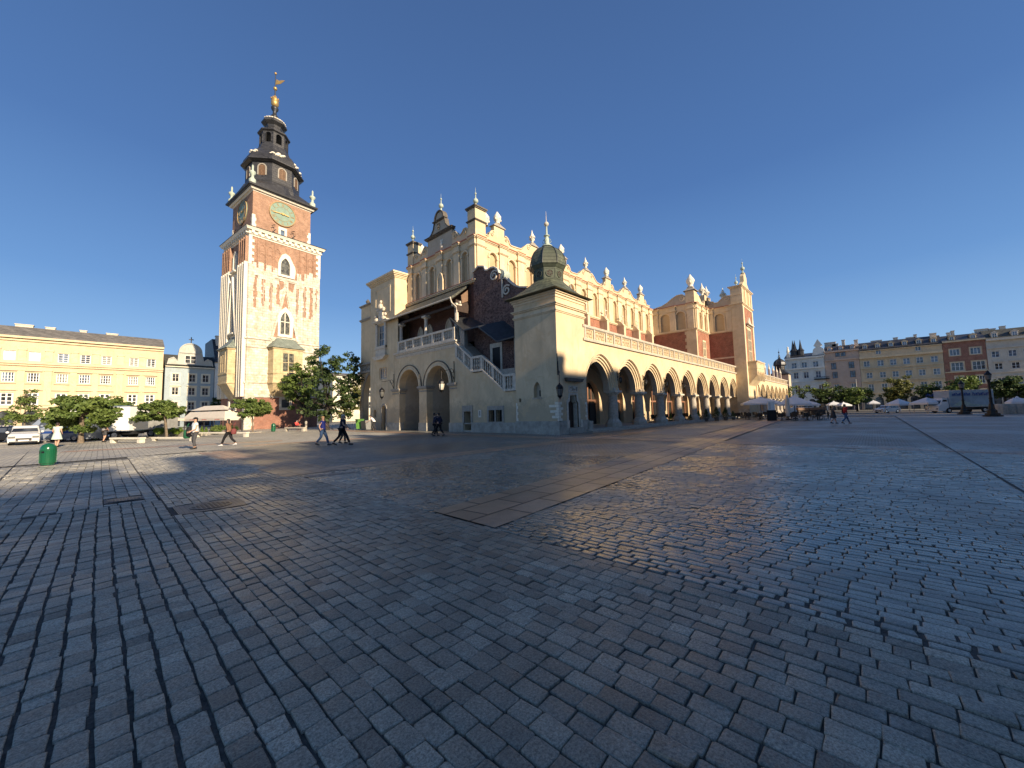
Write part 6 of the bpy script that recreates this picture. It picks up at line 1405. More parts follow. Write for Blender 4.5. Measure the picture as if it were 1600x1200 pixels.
spec = [(1232, 611, 12, 14, 'leaf', 28, 26, 'thin leafed young tree with visible branches behind the closed parasol'), (1255, 612, 9, 13, 'leaf', 22, 24, 'sparse small tree left of the bushy one, before the white corner house'),
        (1300, 618, 36, 20, 'leaf_dark', 60, 120, 'wide dark tree behind the two walkers'), (1282, 612, 20, 16, 'leaf', 50, 40, 'lighter green tree top against the corner house balcony'),
        (1340, 620, 28, 20, 'leaf', 60, 90, 'spreading tree beside the grey pole'), (1403, 609, 26, 27, 'leaf_yellow', 70, 120, 'dense yellowish round tree behind the white gazebos'),
        (1450, 614, 22, 18, 'leaf_dark', 50, 80, 'dark low tree between round tree and brick house'), (1506, 604, 30, 22, 'leaf', 60, 110, 'green yellow tree behind the first lamp post'),
        (1572, 606, 30, 22, 'leaf_dark', 60, 110, 'layered dark tree behind the second lamp post'), (1612, 612, 24, 18, 'leaf_dark', 50, 60, 'dark tree cut by the right edge of the picture')]
for i, (px, py, rx, rz, mt, per, nc, lab) in enumerate(spec):
    x, y = at(px, 643.5-(px-1300)*.014); k_ = 1.0
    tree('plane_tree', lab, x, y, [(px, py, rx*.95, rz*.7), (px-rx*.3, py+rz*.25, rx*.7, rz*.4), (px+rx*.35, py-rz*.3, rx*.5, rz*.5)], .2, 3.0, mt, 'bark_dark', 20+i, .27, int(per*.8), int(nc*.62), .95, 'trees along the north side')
def hedge(name, label, cat, px0, px1, py, hpx, mat, n_=1, planter=True, seed=1, group=None, depth=.7):
    x0, y0 = at(px0, py); x1, y1 = at(px1, py); d = Vector((x1-x0, y1-y0, 0)); ln = d.length; k = fdist((x0+x1)/2, (y0+y1)/2)/FPX; h = hpx*k
    t = thing(name, label, cat, ((x0+x1)/2, (y0+y1)/2, 0), 0, group); r = random.Random(seed); cl = []
    z0 = .4 if planter else .1
    for i in range(int(ln*9)+6): cl.append((x0+d.x*r.random(), y0+d.y*r.random()+r.uniform(0, depth), z0+r.random()*max(h-z0-.15, .1), .22))
    leaves('foliage', cl, .07, 60, mat, t, seed, .9)
    if planter:
        a = MB(); f = Fr((x0, y0, 0), d, (0, -1, 0)); a.box(f, 0, ln, 0, .42, -depth, 0); a.box(f, -.04, ln+.04, .42, .47, -depth-.04, .04); a.build('trough', 'grey_stone', t)
    return t
hedge('planter_hedge', 'bright green clipped hedge in troughs left of the awning', 'hedge', 242, 262, 683, 15, 'hedge_leaf', seed=31, group='hedges round the awning cafe')
hedge('planter_hedge', 'second bright green hedge trough, nearest the man in the white shirt', 'hedge', 266, 288, 682, 14, 'hedge_leaf', seed=32, group='hedges round the awning cafe')
hedge('planter_hedge', 'darker clipped hedge under the right end of the awning', 'hedge', 328, 354, 679, 15, 'leaf', seed=33, group='hedges round the awning cafe')
hedge('planter_hedge', 'dark shaded bush behind the walking woman', 'hedge', 358, 374, 679, 14, 'leaf_dark', seed=34, group='hedges round the awning cafe')
def conifer(label, px, py, hpx, mat='hedge_leaf', name='potted_conifer', pot='grey_stone', rk=.28, seed=1):
    x, y = at(px, py); k = fdist(x, y)/FPX; h = hpx*k; t = thing(name, label, 'potted plant', (x, y, 0))
    a = MB(); a.lathe(x, y, [(h*.13, 0), (h*.17, h*.24), (h*.18, h*.26), (h*.14, h*.26)], 12); a.build('pot', pot, t)
    cl = [(x, y, h*(.3+.65*i/9), h*rk*(1-i/10.5)) for i in range(10)]; leaves('foliage', cl, h*.045, 60, mat, t, seed, .5); return t
conifer('pointed light green conifer behind the standing man', 315, 681, 15, seed=41)
conifer('pointed light green conifer beside a small lantern post', 322, 681, 14, seed=42)
# awning cafe beside the tower
def awning(name, label, px0, px1, py_base, ztop, zev, depth, group=None):
    x0, y0 = at(px0, py_base); x1, y1 = at(px1, py_base); d = Vector((x1-x0, y1-y0, 0)); ln = d.length; n_ = Vector((-d.y, d.x, 0)).normalized()
    if n_.dot(FW) < 0: n_ = -n_
    t = thing(name, label, 'awning', ((x0+x1)/2, (y0+y1)/2, 0), 0, group); f = Fr((x0, y0, 0), d, -n_); a = MB()
    e = [(0, 0), (ln, 0), (ln, -depth), (0, -depth)]; q = ln*.14
    a.loft([[f.p(u, zev, n) for u, n in e], [f.p(u, zev+.28, n) for u, n in e]], True)
    m1 = [(q*.6, -depth*.2), (ln-q*.6, -depth*.2), (ln-q*.6, -depth*.8), (q*.6, -depth*.8)]
    a.loft([[f.p(u, zev+.28, n) for u, n in e], [f.p(u, zev+(ztop-zev)*.6, n) for u, n in m1]], True)
    m2 = [(u+(.25 if u < ln/2 else -.25), n) for u, n in m1]
    a.loft([[f.p(u, zev+(ztop-zev)*.6+.16, n) for u, n in m1], [f.p(u, ztop, n) for u, n in [(q*2, -depth*.5), (ln-q*2, -depth*.5), (ln-q*2, -depth*.51), (q*2, -depth*.51)]]], True)
    a.build('canopy', 'canvas', t)
    for i in range(5):
        for n in (-.15, -depth+.15): a = MB(); a.tube([f.p(.15+(ln-.3)*i/4, 0, n), f.p(.15+(ln-.3)*i/4, zev+.2, n)], .05, 6); a.build('pole', 'iron', t)
    a = MB()
    for i in range(3):
        u = ln*(.18+.3*i)
        for q_ in range(9): a.box(f, u+q_*.1, u+q_*.1+.06, zev+.08, zev+.18, 0, .006)
    a.build('valance_marks', 'red_paint', t)
    return t, f, ln
simple('canvas', (0.60, 0.54, 0.45), .85, nscale=1.5, var=.08, bmp=.05); simple('red_paint', (.4, .06, .04), .6); simple('canvas_white', (0.66, 0.66, 0.65), .8, nscale=1.5, var=.08, bmp=.05)
k0 = at(284, 678); z_ev = atZ(300, 654, k0); z_tp = atZ(320, 636, (k0[0]+1.5, k0[1]+3))
awning('cafe_awning', 'long cream fabric awning with stepped roof beside the tower base', 284, 350, 678, z_tp, z_ev-.3, 2.2)
# parasols
def parasol(label, px, py, wpx, zt_py, ze_py, mat='canvas_white', group=None, closed=False, rz=.3, name='parasol'):
    x, y = at(px, py); k = fdist(x, y)/FPX; w_ = wpx*k/2*cth(x, y)*.92; zt = atZ(px, zt_py, (x, y)); ze = atZ(px, ze_py, (x, y)); t = thing(name, label, 'parasol', (x, y, 0), 0, group)
    a = MB(); a.lathe(x, y, [(.3, 0), (.3, .12), (.05, .16), (.035, zt)], 10); a.build('pole', 'iron' if not closed else 'wood_dark', t)
    a = MB()
    if closed: a.lathe(x, y, [(.1, zt), (.2, zt-.5), (.24, zt-1.2), (.36, ze), (.30, ze-.1)], 9)
    else:
        sq = [(cos(rz+pi/4+i*pi/4)*(w_*1.25 if i % 2 == 0 else w_*.93), sin(rz+pi/4+i*pi/4)*(w_*1.25 if i % 2 == 0 else w_*.93)) for i in range(8)]
        rw = [[(x+u*kk, y+v*kk, z) for u, v in sq] for kk, z in ((1, ze-.22), (1, ze), (.5, ze+(zt-ze)*.62), (.14, zt-.1), (.14, zt-.02), (.02, zt+.1))]
        a.loft(rw, True)
    a.build('canopy', mat, t); return t
parasol('big white square parasol nearest the pier of the cloth hall', 1190, 654, 74, 621, 630)
parasol('large pale parasol right of the closed one, over the terrace tables', 1243, 655, 64, 619, 631, rz=.1)
parasol('white parasol with lit right slope at the end of the terrace', 1265, 650, 34, 626, 632, rz=.5)
parasol('tall closed cream parasol in the middle of the terrace', 1232, 656, 10, 617, 650, 'canvas', closed=True)
parasol('small pale parasol right behind the walking woman', 1304, 645, 26, 627, 632)
parasol('small pale parasol above the walker in red', 1319, 645, 24, 628.5, 633, rz=.6)
parasol('far white parasol left of the white car', 1366, 643, 22, 625.5, 630, rz=.2)
parasol('far beige parasol on the left street beside the black car', 8, 684, 44, 663, 668, 'canvas')
parasol('pale parasol over the hedges left of the awning', 262, 679, 44, 650, 655, 'canvas', rz=.7)
parasol('grey parasol behind the right lamp post', 1592, 646, 40, 620, 628, rz=.2)
parasol('grey green parasol between mural trailer and second lamp post', 1538, 642, 28, 619, 627, rz=.9)
# gazebos on the right
def gazebo(label, px, py, wpx, zt_py, ze_py, wall=False):
    x, y = at(px, py); k = fdist(x, y)/FPX; w_ = wpx*k/2*cth(x, y)**1.5; zt = atZ(px, zt_py, (x, y)); ze = atZ(px, ze_py, (x, y)); t = thing('gazebo', label, 'gazebo', (x, y, 0), 0, 'white gazebos on the north side')
    f = Fr((x, y, 0), RT, -FW); c = [(-w_, w_), (w_, w_), (w_, -w_), (-w_, -w_)]
    a = MB(); a.loft([[f.p(u, z, n) for u, n in c] if kk is None else [f.p(u*kk, z, n*kk) for u, n in c] for z, kk in ((ze-.3, None), (ze, None), (zt, .03))], True); a.build('canopy', 'canvas_white', t)
    for u, n in c: a = MB(); a.tube([f.p(u*.98, 0, n*.98), f.p(u*.98, ze, n*.98)], .05, 6); a.build('pole', 'chrome', t)
    if wall: a = MB(); a.loft([[f.p(w_*(.55+.09*i), z, w_-.05*(i % 2)) for i in range(6)] for z in (0.05, ze-.2)]); a.build('side_curtain', 'canvas_white', t)
    return t
gazebo('white gazebo with drawn side curtain left of the mural trailer', 1450, 645.5, 50, 621, 629, True)
gazebo('left white gazebo with green boxes underneath', 1406, 645.5, 38, 623, 631)
# ---------------- furniture
def bin_(label, px, py, wpx, hpx, name='litter_bin'):
    x, y = at(px, py); k = fdist(x, y)/FPX; r_ = wpx*k/2*cth(x, y); h = hpx*k*1.03; t = thing(name, label, 'litter bin', (x, y, 0))
    a = MB(); a.lathe(x, y, [(r_*.86, .02), (r_*.88, .07), (r_*.98, .09), (r_, h*.68), (r_*.98, h*.7)], 20)
    for i in range(10): t_ = i*pi/5; a.box(Fr((x+cos(t_)*r_*.98, y+sin(t_)*r_*.98, 0), (-sin(t_), cos(t_), 0), (cos(t_), sin(t_), 0)), -.018, .018, .1, h*.7, -.01, .012)
    a.build('body', 'bin_green', t)
    a = MB(); a.smooth = True; a.lathe(x, y, [(r_*1.03, h*.69), (r_*1.04, h*.73), (r_*.97, h*.83), (r_*.75, h*.92), (r_*.4, h*.975), (.02, h)], 20); a.build('lid', 'bin_green', t)
    a = MB()
    for s_ in (-1, 1):
        f = Fr((x, y, 0), RT, -FW); a.box(Fr(f.p(0, 0, s_*r_*.84), RT, -FW*s_), -.09, .09, h*.57, h*.65, .0, r_*.155)
    a.build('opening', 'black', t); return t
m_, t_, b_ = new_mat('bin_green'); b_.inputs['Base Color'].default_value = (.008, .095, .042, 1); b_.inputs['Roughness'].default_value = .22; b_.inputs['Coat Weight'].default_value = .4
bin_('glossy green litter bin with domed lid, large in the left foreground', 74, 727, 27, 33)
bin_('small green litter bin at the tower base left of the bench', 427, 674.5, 7, 13)
bin_('small green litter bin beside the man at the box truck', 149, 688, 6, 9)
def wheelie(label, px, py, mat, hpx=17):
    x, y = at(px, py); k = fdist(x, y)/FPX; h = hpx*k; f = Fr((x, y, 0), RT, -FW); t = thing('wheeled_bin', label, 'waste bin', (x, y, 0), 0, 'waste bins at the corner of the hall'); a = MB()
    w_ = h*.27; a.loft([[f.p(u*s_, z, n*s_) for u, n in ((-w_, w_), (w_, w_), (w_, -w_), (-w_, -w_))] for z, s_ in ((.08, .8), (h*.88, 1.05))], True); a.build('body', mat, t)
    a = MB(); a.box(f, -w_*1.12, w_*1.12, h*.88, h*.95, -w_*1.12, w_*1.15); a.tube([f.p(-w_, h*.93, -w_*1.25), f.p(w_, h*.93, -w_*1.25)], .03, 6); a.build('lid', mat, t)
    for s_ in (-1, 1): a = MB(); a.tube([f.p(s_*w_*.8, .11, -w_), f.p(s_*w_*.95, .11, -w_)], .11, 12); a.build('wheel', 'rubber', t)
simple('plastic_green', (.12, .28, .05), .45); simple('plastic_grey', (.30, .30, .28), .5); simple('plastic_dark', (.03, .03, .03), .5)
wheelie('lime green wheeled bin, leftmost at the hall corner', 562, 671, 'plastic_green'); wheelie('dark wheeled bin next to the lime green one', 569, 671, 'plastic_dark', 14); wheelie('pale grey wheeled bin in the middle of the row', 577, 672, 'plastic_grey', 16)
def bench(label, px0, px1, py, mat='pale_stone', h=.48, dp=.55, back=False):
    x0, y0 = at(px0, py); x1, y1 = at(px1, py); d = Vector((x1-x0, y1-y0, 0)); f = Fr((x0, y0, 0), d, -FW); ln = d.length; t = thing('stone_bench', label, 'bench', ((x0+x1)/2, (y0+y1)/2, 0))
    a = MB(); a.box(f, 0, ln, h-.12, h, -dp, 0); a.build('seat', mat, t)
    for u in (.05, ln-.35): a = MB(); a.box(f, u, u+.3, 0, h-.121, -dp+.04, -.04); a.build('leg', mat, t)
    return t
bench('pale stone bench under the chestnut where a person in red sits', 444, 474, 674, 'pale_stone'); bench('long low pale stone bench on the kerb in front of the box truck', 170, 218, 692.5, 'white_stone', .42, .5); bench('long stone bench behind the standing man, in front of the hedges', 304, 384, 683, 'white_stone', .45, .5)
bench('low stone bench right of the first kerb bench', 236, 300, 689, 'white_stone', .3, .4)
x, y = at(478, 673.5); t = thing('bollard', 'short dark round topped bollard right of the stone bench', 'bollard', (x, y, 0)); a = MB(); a.lathe(x, y, [(.16, 0), (.16, .1), (.12, .14), (.12, .95), (.15, 1.0), (.13, 1.12), (.05, 1.2)], 12); a.build('post', 'grey_stone', t)
a = MB(); a.lathe(x, y, [(.135, .7), (.135, .78)], 12); a.build('band', 'iron', t)
# street lamps with heavy stepped bases on the right
def lamp(label, px, py, top_py, sc=1.0):
    x, y = at(px, py); zt = atZ(px, top_py, (x, y)); t = thing('street_lamp', label, 'street lamp', (x, y, 0), 0, 'lamp posts on the north edge of the square')
    a = MB(); a.lathe(x, y, [(r*sc, z*sc) for r, z in ((.95, 0), (.95, .16), (.72, .2), (.7, .42), (.5, .47), (.46, .8), (.32, .95), (.27, 1.4), (.22, 1.7))], 8, pi/8); a.build('stepped_base', 'iron', t)
    a = MB(); a.lathe(x, y, [(.17*sc, 1.6*sc), (.15*sc, 2.3*sc), (.19*sc, 2.4*sc), (.13*sc, 2.6*sc), (.11*sc, zt-1.4), (.17*sc, zt-1.3), (.1*sc, zt-1.1)], 10); a.build('post', 'iron', t)
    l_ = MB(); z = zt-.7; l_.lathe(x, y, [(.12, z-.5), (.2, z-.4), (.3, z+.2), (.33, z+.22), (.14, z+.5), (.04, z+.7)], 8); o = l_.build('lantern', 'iron', t)
    l_ = MB(); l_.lathe(x, y, [(.21, z-.36), (.31, z+.16)], 8); l_.build('glass', 'lamp_glass', o)
simple('lamp_glass', (.16, .16, .15), .2)
lamp('left one of two black lamp posts with stepped iron base, before the mural trailer', 1507, 647.5, 594, .8); lamp('right and nearer of two black lamp posts with stepped iron base', 1551, 650.5, 578, .85)
x, y = at(1341.5, 641); zt = atZ(1341, 592, (x, y)); t = thing('flag_pole', 'plain light grey pole standing before the trees left of the far parasol', 'pole', (x, y, 0)); a = MB(); a.tube([(x, y, 0), (x, y, zt)], [.16, .1], 8); a.build('post', 'plastic_grey', t); a = MB(); a.tube([(x-.1, y-.3, zt*.42), (x-.1, y-.3, zt*.5)], .3, 8); a.build('sign_box', 'plastic_grey', t)
for i, (px, lab) in enumerate(((1566, 'grey granite planter block left of its two neighbours'), (1577, 'grey granite planter block in the middle of three'), (1590, 'grey granite planter block at the right edge'))):
    x, y = at(px, 647-.2*i); t = thing('granite_block', lab, 'planter', (x, y, 0), 0, 'granite blocks by the right lamp post'); a = MB(); a.lathe(x, y, [(.75, 0), (.72, .9), (.6, 1.25), (.45, 1.3)], 10); a.build('block', 'grey_stone', t)
    a = MB(); a.lathe(x, y, [(.5, 1.25), (.48, 1.34)], 10); a.build('top', 'pale_stone', t)
# wall lanterns on scroll brackets
def wall_lantern(label, base, out, z, zb, s=1.0, lit='lamp_glass', drop=.5):
    """base: (x,y) on the wall, out: vector to the lantern, z: lantern centre, zb: bracket foot height"""
    b = Vector((base[0], base[1], 0)); o_ = Vector((out[0], out[1], 0)); L_ = b+o_; t = thing('wall_lantern', label, 'lantern', (b.x, b.y, zb)); a = MB()
    top = z+.9*s
    P_ = lambda k, zz: (b.x+o_.x*k, b.y+o_.y*k, zz)
    a.tube([P_(.02, zb), P_(.02, zb+1.5*s)], .035, 6); a.tube([P_(.02, zb+.2), P_(.35, zb+.9*s), P_(.7, top+.15), P_(1, top+.1), P_(1.08, top+.3), P_(.98, top+.42)], .03, 6)
    a.tube([P_(.05+.22*(1-i/16)*(1-cos(i*.55)), zb+.75*s+.3*(1-i/16)*sin(i*.55)) for i in range(16)], .022, 5); a.tube([(L_.x, L_.y, top+.1), (L_.x, L_.y, z+.35*s)], .02, 5); a.build('bracket', 'iron', t)
    a = MB(); a.lathe(L_.x, L_.y, [(.03, z+.5*s), (.07, z+.42*s), (.17*s, z+.33*s), (.24*s, z+.22*s), (.25*s, z+.1*s), (.23*s, z+.08*s)], 8); a.lathe(L_.x, L_.y, [(.12*s, z-.42*s), (.2*s, z-.36*s), (.12*s, z-.46*s), (.04, z-.55*s), (.03, z-.62*s)], 8)
    for i in range(8): q = i*pi/4; a.tube([(L_.x+.23*s*cos(q), L_.y+.23*s*sin(q), z+.1*s), (L_.x+.19*s*cos(q), L_.y+.19*s*sin(q), z-.15*s), (L_.x+.13*s*cos(q), L_.y+.13*s*sin(q), z-.38*s)], .014, 4)
    a.build('lantern_frame', 'iron', t)
    a = MB(); a.lathe(L_.x, L_.y, [(.205*s, z+.09*s), (.17*s, z-.15*s), (.11*s, z-.37*s)], 8); a.build('glass', lit, t); return t
wall_lantern('black lantern on a scroll bracket left of the two round arches', (22.88, 39.9), (-1.5, 0), 4.2, 4.5, 1.25)
wall_lantern('pale sunlit lantern hanging before the right round arch', (22.88, 28.9), (-1.5, -.0), 4.35, 4.7, 1.3, 'white_stone')  # white material on the glass paints the sunlight falling on it
wall_lantern('black iron lantern at the street corner of the corner block', (22.6, 16.6), (-.55, -.55), 3.15, 4.3, 1.05)
for i in range(4):
    cx_ = 28.93+5.265*(i+.5); wall_lantern(['tiny bracket lantern on the first arcade column', 'tiny bracket lantern on the second arcade column', 'tiny bracket lantern on the third arcade column', 'tiny bracket lantern on the fourth arcade column'][i], (cx_, 16.6), (0, -.3), 4.35, 4.3, .55)
# ---------------- cafe terrace under and before the arcade
def chair_proto():
    t = thing('cafe_chair', 'x', 'chair', (0, 0, 0), 0, 'terrace chairs before the cloth hall'); f = WORLD
    a = MB(); a.bx(-.22, .22, -.22, .22, .43, .47); a.build('seat', 'wicker', t)
    a = MB(); a.loft([[(.22*cos(q), -.2*abs(sin(q))-.05 if False else .2-.12*(cos(q)**2), z) for q in [pi*i/8 for i in range(9)]] for z in (.47, .88)]); a.build('backrest', 'wicker', t)
    for sx in (-1, 1):
        for sy in (-1, 1): a = MB(); a.tube([(.19*sx, .19*sy, .43), (.22*sx, .22*sy, 0)], .018, 5); a.build('leg', 'wicker', t)
    return t
def table_proto():
    t = thing('cafe_table', 'x', 'table', (0, 0, 0), 0, 'terrace tables before the cloth hall'); a = MB(); a.bx(-.4, .4, -.4, .4, .72, .76); a.build('table_top', 'wood_dark', t); a = MB(); a.lathe(0, 0, [(.25, 0), (.25, .04), (.04, .06), (.04, .72)], 8); a.build('pedestal', 'iron', t); return t
simple('wicker', (.045, .036, .026), .7, nscale=20, var=.4)
chp, tbp = chair_proto(), table_proto(); first = True; rr = random.Random(5)
rowsT = []
for i, (px, py) in enumerate([(1153, 654.5), (1170, 655.5), (1188, 656), (1222, 656.5), (1243, 657), (1262, 656.5), (1281, 656), (1196, 652), (1230, 652.5), (1255, 652), (1162, 652.5), (1180, 652.5), (1213, 653), (1243, 653), (1272, 653)]):
    x, y = at(px, py); lab_t = 'dark terrace table '+['at the left end beside the flower pot', 'in front of the pier of the hall', 'left of the menu board', 'right of the menu board', 'below the closed parasol', 'under the large pale parasol', 'at the right end of the terrace', 'in the rear row behind the menu board', 'in the rear row behind the closed parasol', 'in the rear row at its right end', 'in the rear row beside the pier', 'in the rear row before the pier', 'in the rear row just left of the closed parasol', 'in the rear row under the large pale parasol', 'in the rear row before the counter'][i]
    tt = tbp if i == 0 else dup(tbp, (0, 0, 0), 0)
    tt.location = (x, y, 0); tt.rotation_euler = (0, 0, .1*i); tt['label'] = lab_t
    for j, (dx, dy, rz) in enumerate(((.75, 0, -pi/2), (-.75, 0, pi/2), (0, -.75, pi))):
        cc = chp if (i == 0 and j == 0) else dup(chp, (0, 0, 0), 0)
        cc.location = (x+dx+rr.uniform(-.08, .08), y+dy+rr.uniform(-.08, .08), 0); cc.rotation_euler = (0, 0, rz+rr.uniform(-.3, .3)); cc['label'] = 'chair '+('beyond', 'before', 'streetward of')[j]+' the '+lab_t.replace('dark terrace ', '')
# tables and plants under the arches
for i, px in enumerate((1025, 1040, 1057, 1072, 1088, 1104)):
    x, y = onY(px, 655, 17.9)[0], 18.0; tt = dup(tbp, (x, y, .2), 0.2*i, 'dark table inside the arcade, '+['third', 'second from the third', 'fourth', 'fifth', 'sixth', 'seventh'][i]+' arch from the corner block')
    for j in (-1, 1): dup(chp, (x+.7*j, y, .2), j*pi/2, 'chair '+('left', 'right')[(j+1)//2]+' of the '+tt['label'].replace('dark ', '').replace(' from the corner block', ''))
pl = [(1003.5, 662, 22, 'leaf_yellow', 'pale flowering plant in a tall pot behind the first column'), (1048, 660.5, 15, 'hedge_leaf', 'light green flower pot at the fourth column'), (1092, 658, 16, 'hedge_leaf', 'bushy yellow green potted plant before the arcade'), (1104, 658, 19, 'leaf_dark', 'dark round shrub in a pot before the arcade'), (1120, 657.5, 22, 'leaf_dark', 'big dark conifer in a pot before the arcade'), (1134, 656.5, 20, 'leaf_dark', 'pointed dark conifer at the last column'), (1146, 656, 14, 'leaf_dark', 'small dark shrub at the pier of the hall'), (1079, 659, 12, 'leaf_dark', 'low dark plant between fifth and sixth column'), (1064, 660, 12, 'leaf_dark', 'low dark plant beside the fifth column')]
for i, (px, py, h, mt, lab) in enumerate(pl): conifer(lab, px, py, h, mt, 'potted_plant', 'weathered_stone', .36, 60+i)
x, y = at(1207, 657.5); k = fdist(x, y)/FPX; f = Fr((x, y, 0), RT, -FW); t = thing('menu_board', 'white menu board on a dark stand in the middle of the terrace', 'menu board', (x, y, 0)); a = MB(); a.box(f, -.55, .55, 0, 1.25, -.1, .0); a.build('stand', 'black', t); a = MB(); a.box(f, -.42, .42, 1.25, 2.3, -.06, 0); o = a.build('board', 'white_paint', t); a = MB()
for q in range(8): a.box(f, -.3, -.3+.2+.08*(q*5 % 5), 1.4+.1*q, 1.44+.1*q, 0, .006)
a.build('lines', 'grey_stone', o)
x, y = at(1286, 654); t = thing('bar_table', 'dark standing table with rail at the right end of the terrace', 'table', (x, y, 0)); a = MB(); a.bx(x-.6, x+.6, y-.6, y+.6, 1.0, 1.05); a.build('table_top', 'wood_dark', t)
for sx in (-1, 1):
    for sy in (-1, 1): a = MB(); a.tube([(x+.5*sx, y+.5*sy, 0), (x+.5*sx, y+.5*sy, 1.0)], .03, 5); a.build('leg', 'iron', t)
x, y = at(1270, 648); t = thing('service_counter', 'dark wooden counter with brown top behind the terrace tables', 'counter', (x, y, 0)); f = Fr((x, y, 0), RT, -FW); a = MB(); a.box(f, -2.6, 2.6, .9, 1.35, -.6, 0); a.build('top', 'timber', t); a = MB(); a.box(f, -2.5, 2.5, 0, .9, -.5, -.1); a.build('body', 'wood_dark', t)
# ================================================================ people
def cmat(name, c, rough=.8): 
    if name not in M: simple(name, c, rough, nscale=6, var=.12, bmp=.05)
    return name
cmat('skin', (.50, .30, .21), .55); cmat('hair_dark', (.03, .02, .015), .6); cmat('hair_blonde', (.38, .24, .11), .6); cmat('hair_grey', (.36, .35, .33), .6)
cmat('shoe_dark', (.02, .02, .02), .5); cmat('shoe_white', (.7, .7, .68), .5)
def skin_mesh(name, chains, mat, parent, sub=1):
    """chains: list of lists of ((x,y,z), r) joined where points coincide -> one surface grown by a Skin modifier"""
    vs, rs, es, idx, roots = [], [], [], {}, []
    for ci, ch in enumerate(chains):
        prev = None
        for (p, r) in ch:
            key = tuple(round(q, 4) for q in p)
            if key not in idx: idx[key] = len(vs); vs.append(p); rs.append(r if isinstance(r, tuple) else (r, r))
            k_ = idx[key]
            if prev is not None and prev != k_: es.append((prev, k_))
            prev = k_
    me = bpy.data.meshes.new(name); me.from_pydata(vs, es, []); me.materials.append(M[mat]); o = bpy.data.objects.new(name, me); COL.objects.link(o)
    mod = o.modifiers.new('skin', 'SKIN'); mod.use_smooth_shade = True
    sv = me.skin_vertices[0].data if me.skin_vertices else None
    for i, r in enumerate(rs): sv[i].radius = r
    # mark one root per connected piece
    adj = {i: [] for i in range(len(vs))}
    for a, b in es: adj[a].append(b); adj[b].append(a)
    seen = set()
    for i in range(len(vs)):
        if i in seen: continue
        sv[i].use_root = True; st = [i]
        while st:
            q = st.pop()
            if q in seen: continue
            seen.add(q); st += adj[q]
    if sub: m2 = o.modifiers.new('sub', 'SUBSURF'); m2.levels = sub; m2.render_levels = sub
    if parent is not None: o.parent = parent; KIDS.setdefault(parent.name, []).append(o)
    return o
def bend(a, b, t, off): 
    return tuple(a[i]+(b[i]-a[i])*t+off[i] for i in range(3))
